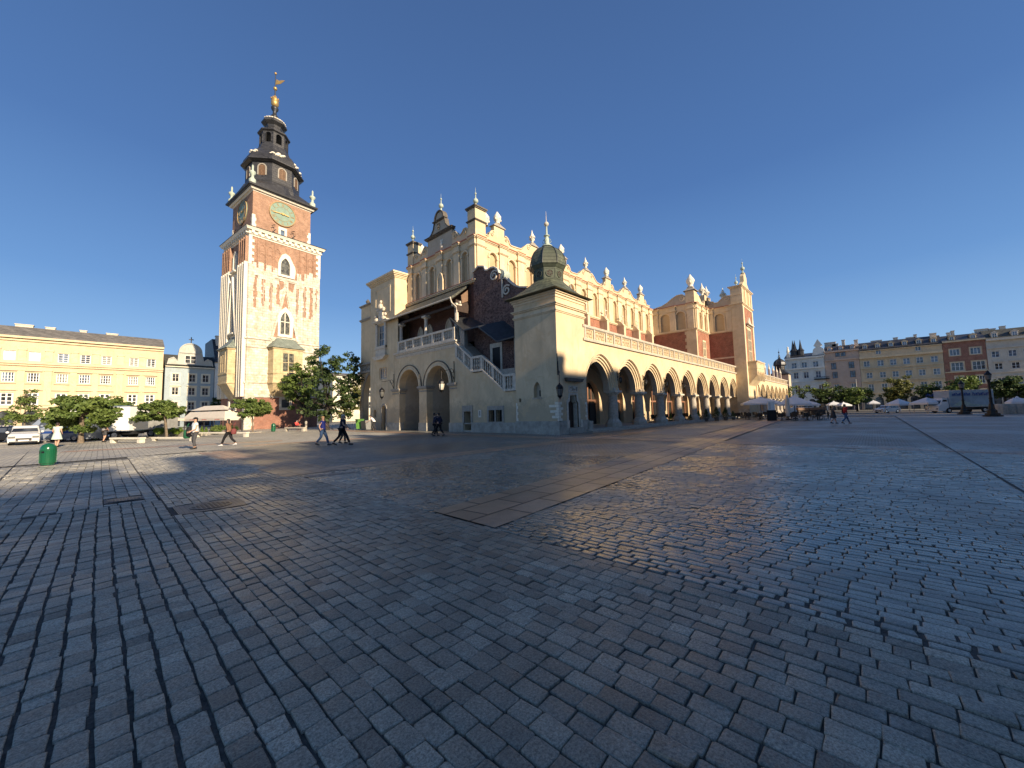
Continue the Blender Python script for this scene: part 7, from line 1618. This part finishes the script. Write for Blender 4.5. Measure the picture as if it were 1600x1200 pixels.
def person(label, px, py, face, h=1.74, stride=.28, top='tee', top_mat='white_cloth', leg_mat='dark_cloth', hair='hair_dark', long_hair=False, shoe='shoe_dark', arms=(.18, -.18), elbows=(.1, .1), lean=0.0, short=False, sleeves='short', cap=None, pos=None, sit=False, dress=False, female=False, nod=0.0):
    """face: world heading the person looks to; arms: forward swing of left/right hand"""
    x, y = pos if pos else at(px, py); t = thing('person', label, 'person', (x, y, 0)); k = h/1.75; w_ = .93 if female else 1.0
    S3 = lambda p: (p[0]*k, p[1]*k, p[2]*k)
    pel = (0, 0, .94); sp = (lean*.45, 0, 1.14); chs = (lean, 0, 1.34); nk = (lean*1.15, 0, 1.47); hd0 = (lean*1.25+.01+nod*.3, 0, 1.555); hd1 = (lean*1.3+.015+nod*.5, 0, 1.62); hd2 = (lean*1.3+.0+nod*.6, 0, 1.69)
    if sit: pel = (0, 0, .52); sp = (.03, 0, .72); chs = (.06, 0, .92); nk = (.08, 0, 1.05); hd0 = (.1, 0, 1.13); hd1 = (.11, 0, 1.2); hd2 = (.1, 0, 1.27)
    hips = {}; legs = {}
    for s_, nm in ((1, 'l'), (-1, 'r')):
        hp = (pel[0], s_*.085, pel[2]-.04); st = stride*s_
        if sit: kn = (.42, s_*.11, .5); an = (.44, s_*.12, .09); toe = (.58, s_*.13, .03)
        else:
            fwd_ = st; kn = (fwd_*.55+.05+(.04 if st < 0 else 0), s_*.09, .50); an = (fwd_*1.15-(.02 if st < 0 else 0), s_*.085, .09+(.07 if st < -.1 else 0)); toe = (an[0]+.155, s_*.10, .03+(.0 if st >= -.1 else 0))
        legs[nm] = (hp, kn, an, toe)
    ar = {}
    for i, (s_, nm) in enumerate(((1, 'l'), (-1, 'r'))):
        sh = (chs[0], s_*.185*w_, chs[2]+.07); sw = arms[i]; eb = elbows[i]
        el = (sh[0]+sw*.55-.02, s_*(.245*w_), sh[2]-.27); wr = (el[0]+sw*.5+eb*1.2, s_*(.25*w_-abs(eb)*.25), el[2]-.24+abs(eb)*.9)
        hd_ = (wr[0]+(wr[0]-el[0])*.28, wr[1]-s_*.005, wr[2]+(wr[2]-el[2])*.28); ar[nm] = (sh, el, wr, hd_)
    ch = [[(pel, (.135, .11)), (sp, (.12, .095)), (chs, (.135*w_, .10)), (nk, .052), (hd0, (.07, .075)), (hd1, (.082, .095)), (hd2, (.07, .08))]]
    for nm in 'lr':
        hp, kn, an, toe = legs[nm]; mid = tuple((hp[i]+kn[i])/2 for i in range(3)); cf = tuple(kn[i]*.7+an[i]*.3 for i in range(3))
        ch.append([(pel, (.135, .11)), (hp, .088), (mid, .078), (kn, .052), (cf, .056), (an, .036), (toe, (.036, .026))])
        sh, el, wr, hd_ = ar[nm]; ch.append([(chs, (.135*w_, .10)), (sh, .056), (tuple((sh[i]+el[i])/2 for i in range(3)), .044), (el, .036), (wr, .025), (hd_, (.034, .018))])
    # fingers: five thin chains rooted in each palm
    for nm, s_ in (('l', 1), ('r', -1)):
        sh, el, wr, hd_ = ar[nm]; d = Vector(hd_)-Vector(wr); d.normalize(); sd_ = Vector((1, 0, 0)) if abs(d.x) < .7 else Vector((0, 0, 1)); sd_ = (sd_-d*sd_.dot(d)).normalized(); pn = d.cross(sd_)
        for q, (off, ln) in enumerate(((-.027, .062), (-.009, .074), (.009, .07), (.026, .054))):
            b0 = Vector(hd_)+sd_*off; b1 = b0+d*ln*.55+pn*.004*s_; b2 = b0+d*ln+pn*.022*s_
            ch.append([(tuple(b0), .0095), (tuple(b1), .009), (tuple(b2), .007)])
        b0 = Vector(wr)*.45+Vector(hd_)*.55+sd_*.022; ch.append([(tuple(b0), .012), (tuple(b0+sd_*.022+d*.02), .010), (tuple(b0+sd_*.03+d*.05), .008)])
    # nose, ears
    ch.append([((hd1[0]+.07, 0, hd1[2]+.0), .013), ((hd1[0]+.108, 0, hd1[2]-.022), .011)])
    for s_ in (1, -1): ch.append([((hd1[0]-.0, s_*.07, hd1[2]-.02), .012), ((hd1[0]-.01, s_*.092, hd1[2]+.012), .011)])
    ch = [[(S3(p), tuple(q*k for q in r) if isinstance(r, tuple) else r*k) for p, r in c] for c in ch]
    body = skin_mesh('body', ch, 'skin', t, 2)
    # face marks
    e = MB(); 
    for s_ in (1, -1): e.ball((S3((hd1[0]+.088, s_*.032, hd1[2]+.012))), .011*k, 6, 4)
    e.ball(S3((hd0[0]+.078, 0, hd0[2]+.004)), .018*k, 6, 4, sz=.35); f_ = e.build('face_features', 'hair_dark'); f_.parent = body; KIDS.setdefault(body.name, []).append(f_)
    # trousers / skirt
    sc = lambda p, r: (S3(p), tuple(q*k for q in r) if isinstance(r, tuple) else r*k)
    ln = []
    for nm in 'lr':
        hp, kn, an, toe = legs[nm]; mid = tuple((hp[i]+kn[i])/2 for i in range(3)); cf = tuple(kn[i]*.6+an[i]*.4 for i in range(3))
        c = [sc((pel[0], 0, pel[2]+.05), (.17, .145)), sc(hp, .118), sc(mid, .104), sc(kn, .078)]
        if not short: c += [sc(cf, .075), sc((an[0], an[1], an[2]+.03), .064)]
        ln.append(c)
    if dress:
        a = MB(); a.smooth = True; p_ = pel; a.lathe(0, 0, [(.13*k, chs[2]*k), (.14*k, 1.1*k), (.19*k, .95*k), (.24*k, .75*k), (.29*k, .55*k)], 14, sx=.85); g = a.build('dress', leg_mat); g.parent = t; KIDS[t.name].append(g)
    else: skin_mesh('shorts' if short else 'trousers', ln, leg_mat, t, 1)
    # upper clothing
    up = [[sc((pel[0], 0, pel[2]-.05), (.175, .15)), sc((pel[0], 0, pel[2]+.03), (.185, .155)), sc(sp, (.172*w_, .145)), sc(chs, (.188*w_, .15)), sc((nk[0]-.005, 0, nk[2]-.045), .085)]]
    for nm in 'lr':
        sh, el, wr, hd_ = ar[nm]; m_ = tuple((sh[i]+el[i])/2 for i in range(3)); c = [sc(chs, (.188*w_, .15)), sc(sh, .09), sc(m_, .072)]
        if sleeves == 'long': c += [sc(el, .06), sc(wr, .045)]
        up.append(c)
    skin_mesh('jacket' if sleeves == 'long' else 'shirt', up, top_mat, t, 1)
    # hair or cap, shoes
    a = MB(); a.smooth = True; hc = (hd1[0]-.018, 0, hd1[2]+.022)
    rows_ = []
    for i in range(7):
        th = pi*.5*i/6; rr_ = .104*cos(th)+.001; rows_.append([S3((hc[0]+rr_*1.12*cos(q*2*pi/12)*(1 if cos(q*2*pi/12) < 0 else .82), rr_*.93*sin(q*2*pi/12), hc[2]+.02+.095*sin(th))) for q in range(12)])
    a.loft(rows_, True)
    a.loft([[S3((hc[0]-.11*cos(q), .095*sin(q), hc[2]+.03)) for q in [(-1.25+i*.25)*1 for i in range(11)]], [S3((hc[0]-.105*cos(q), .09*sin(q), hc[2]-(.10 if not long_hair else .18))) for q in [(-1.25+i*.25) for i in range(11)]]]+([[S3((hc[0]-.12*cos(q)-.01, .08*sin(q), hc[2]-.34)) for q in [(-1.1+i*.22) for i in range(11)]]] if long_hair else []))
    g = a.build('hair', hair); g.parent = t; KIDS[t.name].append(g)
    if cap: a = MB(); a.smooth = True; a.lathe(S3(hc)[0], 0, [(.115*k, S3(hc)[2]+.02), (.112*k, S3(hc)[2]+.06), (.07*k, S3(hc)[2]+.12*k), (.01, S3(hc)[2]+.13*k)], 12); a.prism(Fr((0, 0, 0), (1, 0, 0), (0, 0, 1)), [], 0, 0) if False else None; a.ball((S3(hc)[0]+.12*k, 0, S3(hc)[2]+.03), .07*k, 8, 4, sz=.2); g = a.build('cap', cap); g.parent = t; KIDS[t.name].append(g)
    for nm in 'lr':
        hp, kn, an, toe = legs[nm]; a = MB(); a.smooth = True
        hl = (an[0]-.06, an[1], max(toe[2]-.0, .035)+(an[2]-.09)*.8); a.tube([S3(hl), S3((an[0], an[1], hl[2]+.025)), S3((an[0]+.1, toe[1], .045+(an[2]-.09)*.3)), S3((toe[0]+.04, toe[1], .035))], [.04*k, .055*k, .045*k, .03*k], 8); g = a.build('shoe', shoe); g.parent = t; KIDS[t.name].append(g)
    t.rotation_euler = (0, 0, face); return t
RIGHTH = YAW-pi/2; LEFTH = YAW+pi/2; AWAY = YAW; TOWARD = YAW+pi
for n_, c in (('white_cloth', (.72, .72, .70)), ('dark_cloth', (.03, .03, .035)), ('charcoal_cloth', (.06, .06, .065)), ('blue_cloth', (.012, .02, .16)), ('jeans', (.05, .10, .20)), ('navy_cloth', (.010, .014, .04)), ('black_cloth', (.008, .008, .01)), ('brown_cloth', (.22, .11, .06)), ('red_cloth', (.34, .02, .02)), ('mint_cloth', (.52, .62, .52)), ('grey_cloth', (.25, .25, .26)), ('bag_green', (.01, .09, .04)), ('bag_maroon', (.16, .04, .04)), ('coral_cloth', (.75, .08, .07))): cmat(n_, c)
person('person in white t-shirt and charcoal trousers standing on the sunny paving, jacket over one arm', 304, 701.5, TOWARD-.5, 1.78, .05, top_mat='white_cloth', leg_mat='charcoal_cloth', arms=(.15, .1), elbows=(.12, .1), cap='black_cloth')
person('person with long dark hair in brown top and black leggings striding left', 357, 696.5, LEFTH, 1.66, .34, top_mat='brown_cloth', leg_mat='black_cloth', long_hair=True, shoe='shoe_white', female=True, arms=(-.2, .2), sleeves='long', lean=.05)
person('person with long blonde hair in bright blue t-shirt and jeans walking right', 504, 696, RIGHTH, 1.70, .27, top_mat='blue_cloth', leg_mat='jeans', hair='hair_blonde', long_hair=True, female=True, arms=(.3, -.15))
person('grey haired person in dark polo and black trousers in long stride', 534, 695.5, RIGHTH, 1.78, .36, top_mat='navy_cloth', leg_mat='black_cloth', hair='hair_grey', arms=(.12, .3), lean=.06)
person('darkly dressed person half hidden behind the grey haired walker', 535, 693, RIGHTH, 1.62, .12, top_mat='black_cloth', leg_mat='dark_cloth', sleeves='long', arms=(.1, .1))
person('left one of two people in dark navy jackets walking close together', 679.5, 681, RIGHTH+.5, 1.76, .2, top_mat='navy_cloth', leg_mat='black_cloth', sleeves='long', arms=(.1, -.1))
person('right one of two people in dark navy jackets, one leg stretched behind', 686, 681.5, RIGHTH+2.6, 1.78, .33, top_mat='navy_cloth', leg_mat='black_cloth', sleeves='long', arms=(.2, -.2), lean=.04)
person('person in dark dress with bare legs walking beside the one in red', 1303, 662, RIGHTH-.2, 1.66, .22, top_mat='charcoal_cloth', leg_mat='dark_cloth', hair='hair_blonde', dress=True, female=True, arms=(.1, .1), elbows=(.2, .2))
person('person in red jacket and blue jeans with backpack in the shaded square', 1322, 662, RIGHTH-.1, 1.74, .30, top_mat='red_cloth', leg_mat='jeans', sleeves='long', arms=(.15, -.1))
bx0, by0 = at(461, 672); person('person in coral red jacket sitting on the pale stone bench', 0, 0, RIGHTH-.3, 1.68, 0, top_mat='coral_cloth', leg_mat='dark_cloth', hair='hair_grey', sleeves='long', sit=True, pos=(bx0+.2, by0+.25), elbows=(.3, .3), arms=(.3, .3))
person('person in white shirt bending over the waste bins at the hall corner', 585, 672, LEFTH+.2, 1.74, .08, top_mat='white_cloth', leg_mat='dark_cloth', lean=.30, nod=.2, arms=(.35, .35), elbows=(.1, .1))
person('person in pale mint dress with dark hair behind the big green bin', 88, 698.5, AWAY+.4, 1.68, .08, top_mat='mint_cloth', leg_mat='mint_cloth', dress=True, female=True, arms=(0, 0))
person('person in grey t-shirt and shorts seen from behind at the box truck', 162, 690.5, AWAY, 1.78, .1, top_mat='grey_cloth', leg_mat='charcoal_cloth', short=True, arms=(.02, -.02))
person('dark clothed person standing right of the box truck', 182, 681, AWAY+.6, 1.76, .06, top_mat='black_cloth', leg_mat='dark_cloth', sleeves='long', arms=(0, 0))
person('dark clothed person under the tree, closest to the pickup truck', 191, 681, TOWARD, 1.72, .06, top_mat='charcoal_cloth', leg_mat='dark_cloth', sleeves='long', arms=(0, 0))
def bag(name, label, cat, px, py, z, size, mat, off=(0, 0), strap=True):
    x, y = at(px, py); x += off[0]; y += off[1]; t = thing(name, label, cat, (x, y, z)); a = MB(); a.smooth = True; sx, sy, sz = size
    for i in range(1): a.lathe(x, y, [(.3*sx, z-sz/2), (.48*sx, z-sz*.4), (.5*sx, z), (.42*sx, z+sz*.4), (.2*sx, z+sz/2)], 10, sy=sy/sx)
    a.build('bag_body', mat, t)
    if strap: a = MB(); a.tube([(x-.05, y, z+sz*.4), (x, y, z+sz*.4+.28), (x+.07, y+.02, z+sz*.4+.42)], .012, 5); a.tube([(x+.05, y+.03, z+sz*.4), (x+.04, y+.03, z+sz*.4+.3), (x+.09, y+.03, z+sz*.4+.42)], .012, 5); a.build('strap', mat, t)
lx = RT*-.42
bag('bag', 'dark green shopping bag held by the person in white t-shirt', 'bag', 304, 701.5, .85, (.34, .22, .5), 'bag_green', (lx.x*1.1, lx.y*1.1)); bag('jacket', 'black jacket hanging over the arm of the person in white', 'jacket', 304, 701.5, .98, (.34, .25, .55), 'black_cloth', (lx.x*.75, lx.y*.75), False)
bag('shoulder_bag', 'maroon shoulder bag of the striding person in brown', 'bag', 357, 696.5, .88, (.30, .18, .34), 'bag_maroon', (RT.x*.3, RT.y*.3)); bag('backpack', 'dark backpack on the person in the red jacket', 'bag', 1322, 662, 1.2, (.3, .3, .5), 'black_cloth', (RT.x*-.0-FW.x*.0+.16, .1), False)
# ================================================================ vehicles
simple('car_white', (.62, .62, .60), .25, nscale=1, var=.03, bmp=0); simple('car_black', (.012, .012, .014), .2, nscale=1, var=.1, bmp=0); simple('car_silver', (.34, .38, .43), .25, .3, nscale=1, var=.05, bmp=0); simple('car_blue', (.02, .06, .25), .3, nscale=1, var=.05, bmp=0); simple('trim_dark', (.02, .02, .022), .5); simple('trailer', (.30, .36, .40), .5, nscale=.6, var=.25, bmp=0); simple('box_white', (.80, .79, .74), .45, nscale=1, var=.04, bmp=0); simple('amber', (.5, .15, .02), .3)
def wheels(t, L_, W_, r=.32, xs=None):
    for x in (xs or (L_*.32, -L_*.32)):
        for s_ in (-1, 1):
            w_ = MB(); w_.tube([(x, s_*(W_/2-.2), r), (x, s_*(W_/2-.0), r)], r, 18); o = w_.build('wheel', 'rubber', t); o.parent = t; o.matrix_parent_inverse = Matrix()
            w_ = MB(); w_.tube([(x, s_*(W_/2-.02), r), (x, s_*(W_/2+.012), r)], r*.6, 12); q = w_.build('rim', 'chrome'); q.parent = o; KIDS.setdefault(o.name, []).append(q)
def vpart(mb, name, mat, t, smooth=False):
    o = mb.build(name, mat, None, smooth); o.parent = t; KIDS.setdefault(t.name, []).append(o); return o
def car(name, label, cat, px, py, head, L_, W_, H_, mat, kind='estate', pos=None):
    x, y = pos if pos else at(px, py); t = thing(name, label, cat, (0, 0, 0)); g = .2; wb = W_/2
    if kind == 'van': prof = [(-.5, .45, H_*.97), (-.48, .45, H_), (.22, .45, H_), (.36, .62, H_*.62), (.49, .95, H_*.5), (.5, .95, H_*.3)]
    else: prof = [(-.5, .55, H_*.62), (-.47, .45, H_*.93), (-.40, .45, H_), (.08, .5, H_*.98), (.24, .6, H_*.66), (.46, .9, H_*.56), (.5, .95, H_*.4)]
    st = []
    for u, inset, z in prof:
        sh = H_*.58 if z > H_*.64 else z*.92; tw = .84 if z > H_*.64 else .97
        st.append([(u*L_, -wb*.98, g), (u*L_, -wb, g+.15), (u*L_, -wb, sh*.98), (u*L_, -wb*tw, z-.05), (u*L_, -wb*tw*.9, z), (u*L_, wb*tw*.9, z), (u*L_, wb*tw, z-.05), (u*L_, wb, sh*.98), (u*L_, wb, g+.15), (u*L_, wb*.98, g)])
    a = MB(); a.loft(st, True); a.face(st[0]); a.face(st[-1]); vpart(a, 'body', mat, t)
    # glass
    a = MB(); f0, f1 = (prof[2], prof[3]) if kind == 'van' else (prof[3], prof[4]); e = .012
    zt_, zb_ = f0[2]-.06, max(f1[2], H_*.6)+.02
    a.face([(f0[0]*L_+.03+e, -wb*.74, zt_), (f0[0]*L_+.03+e, wb*.74, zt_), (f1[0]*L_-.02+e*4, wb*.86, zb_+.02), (f1[0]*L_-.02+e*4, -wb*.86, zb_+.02)]); vpart(a, 'windscreen', 'glass', t)
    for s_ in (-1, 1):
        spans = [(-.46, -.24), (-.22, -.02), (0.0, .2)] if kind == 'van' else [(-.44, -.28), (-.26, -.07), (-.05, .12)]
        for u0, u1 in spans:
            a = MB(); zz0, zz1 = H_*.62, H_*.9; q = .925
            a.face([(u0*L_, s_*(wb*.985+e), zz0), (u1*L_+.1*(u1 > .05), s_*(wb*.985+e), zz0), (u1*L_-.12*(u1 > .05), s_*(wb*.88+e), zz1), (u0*L_, s_*(wb*.88+e), zz1)]); vpart(a, 'side_window', 'glass', t)
    a = MB(); a.bx(.5*L_-.04, .5*L_+.03, -wb*.9, wb*.9, g, H_*.2); a.bx(.5*L_-.02, .5*L_+.02, -wb*.5, wb*.5, H_*.22, H_*.36); vpart(a, 'bumper', 'trim_dark', t)
    for s_ in (-1, 1): a = MB(); a.bx(.5*L_-.1, .5*L_+.03, s_*wb*.75-.17, s_*wb*.75+.17, H_*.36, H_*.46); vpart(a, 'headlight', 'lamp_glass', t)
    a = MB(); a.bx(.5*L_+.03, .5*L_+.045, -.26, .26, H_*.2, H_*.27); vpart(a, 'number_plate', 'white_paint', t)
    for s_ in (-1, 1): a = MB(); a.ball((.14*L_, s_*(wb+.1), H_*.66), .1, 8, 5); vpart(a, 'mirror', mat, t)
    wheels(t, L_, W_); t.location = (x, y, 0); t.rotation_euler = (0, 0, head); return t
car('parked_car', 'white boxy estate car facing the viewer on the left street', 'car', 39, 694, TOWARD+.86, 4.0, 1.55, 1.5, 'car_white')
car('parked_car', 'black car half cut by the left edge behind the white estate', 'car', 8, 690.5, LEFTH, 4.5, 1.8, 1.45, 'car_black')
v = car('parked_van', 'silver blue van with dark windows partly hidden by pale tree trunks', 'van', 100, 689.5, LEFTH+.1, 5.4, 2.0, 2.15, 'car_silver', 'van')
a = MB(); a.bx(-2.5, 2.2, -1.03, -1.015, .75, .95); a.bx(-2.5, 2.2, 1.015, 1.03, .75, .95); vpart(a, 'blue_stripe', 'car_blue', v)
def truck(name, label, px, py, head, L_, W_, H_, box_mat, cab_mat, cabL=1.7, cabH=2.2, boxz=.75):
    x, y = at(px, py); t = thing(name, label, 'truck', (0, 0, 0))
    a = MB(); a.bx(-L_/2, L_/2-cabL-.1, -W_/2, W_/2, boxz, H_); vpart(a, 'cargo_box', box_mat, t)
    a = MB()
    for z in (boxz, H_-.08): a.bx(-L_/2-.02, L_/2-cabL-.08, -W_/2-.02, W_/2+.02, z, z+.08)
    vpart(a, 'box_frame', 'chrome', t)
    a = MB(); st = []
    for u, z in ((L_/2-cabL, cabH), (L_/2-cabL*.55, cabH), (L_/2-cabL*.25, cabH*.62), (L_/2-.03, cabH*.52), (L_/2, cabH*.3)): st.append([(u, -W_*.45, .35), (u, -W_*.46, cabH*.55 if z > cabH*.6 else z*.9), (u, -W_*.4, z), (u, W_*.4, z), (u, W_*.46, cabH*.55 if z > cabH*.6 else z*.9), (u, W_*.45, .35)])
    a.loft(st, True); a.face(st[0]); a.face(st[-1]); vpart(a, 'cab', cab_mat, t)
    a = MB(); a.face([(L_/2-cabL*.53, -W_*.36, cabH*.96), (L_/2-cabL*.53, W_*.36, cabH*.96), (L_/2-cabL*.25, W_*.4, cabH*.65), (L_/2-cabL*.25, -W_*.4, cabH*.65)]); vpart(a, 'windscreen', 'glass', t)
    for s_ in (-1, 1): a = MB(); q = s_*(W_*.445); a.face([(L_/2-cabL*.9, q, cabH*.6), (L_/2-cabL*.35, q, cabH*.6), (L_/2-cabL*.55, s_*W_*.42, cabH*.9), (L_/2-cabL*.9, s_*W_*.42, cabH*.9)]); vpart(a, 'side_window', 'glass', t)
    a = MB(); a.bx(-L_/2, L_/2-.3, -W_*.3, W_*.3, .45, boxz); vpart(a, 'chassis', 'trim_dark', t)
    for s_ in (-1, 1): a = MB(); a.bx(L_/2-.06, L_/2+.02, s_*W_*.36-.15, s_*W_*.36+.15, .6, .78); vpart(a, 'headlight', 'lamp_glass', t)
    wheels(t, L_, W_, .4); t.location = (x, y, 0); t.rotation_euler = (0, 0, head); return t
truck('box_truck', 'white box truck with plain tall cargo box behind the flat crowned tree', 154, 687, LEFTH+.15, 6.6, 2.2, 3.1, 'box_white', 'car_white')
truck('pickup_truck', 'small white truck with grey tarpaulin load facing left', 216, 682.5, LEFTH+.1, 6.2, 2.0, 2.1, 'plastic_grey', 'car_white', 2.0, 1.9)
t_ = truck('trailer_truck', 'long pale blue mural trailer behind the left lamp post', 1499, 644.6, LEFTH, 9.0, 2.3, 3.7, 'trailer', 'car_white', 1.7, 2.4, .9)
a = MB()
for s_ in (-1, 1):
    f = Fr((0, s_*1.203, 0), (s_*-1, 0, 0), (0, s_, 0)); a.prism(f, [(-2.4, 1.1), (-.8, 2.1), (.8, 1.4), (2.8, 1.2), (4.3, 1.0)], 0, .012)
vpart(a, 'mural_hills', 'copper_green', t_)
a = MB()
for s_ in (-1, 1):
    f = Fr((0, s_*1.203, 0), (s_*-1, 0, 0), (0, s_, 0))
    for q in range(22):
        u = -2.2+.27*q+(.3 if q > 10 else 0); a.box(f, u, u+.05, 2.7, 2.95, 0, .02); a.box(f, u, u+.16, 2.76+.1*(q % 3), 3.06+.1*(q % 3), 0, .018)
vpart(a, 'mural_lettering', 'car_blue', t_)
car('parked_van', 'white van parked behind the terrace parasols', 'van', 1248, 646.5, LEFTH, 5.2, 2.0, 2.3, 'car_white', 'van')
car('parked_car', 'small white car between far parasol and gazebos', 'car', 1386, 645, LEFTH+.2, 4.2, 1.75, 1.5, 'car_white')
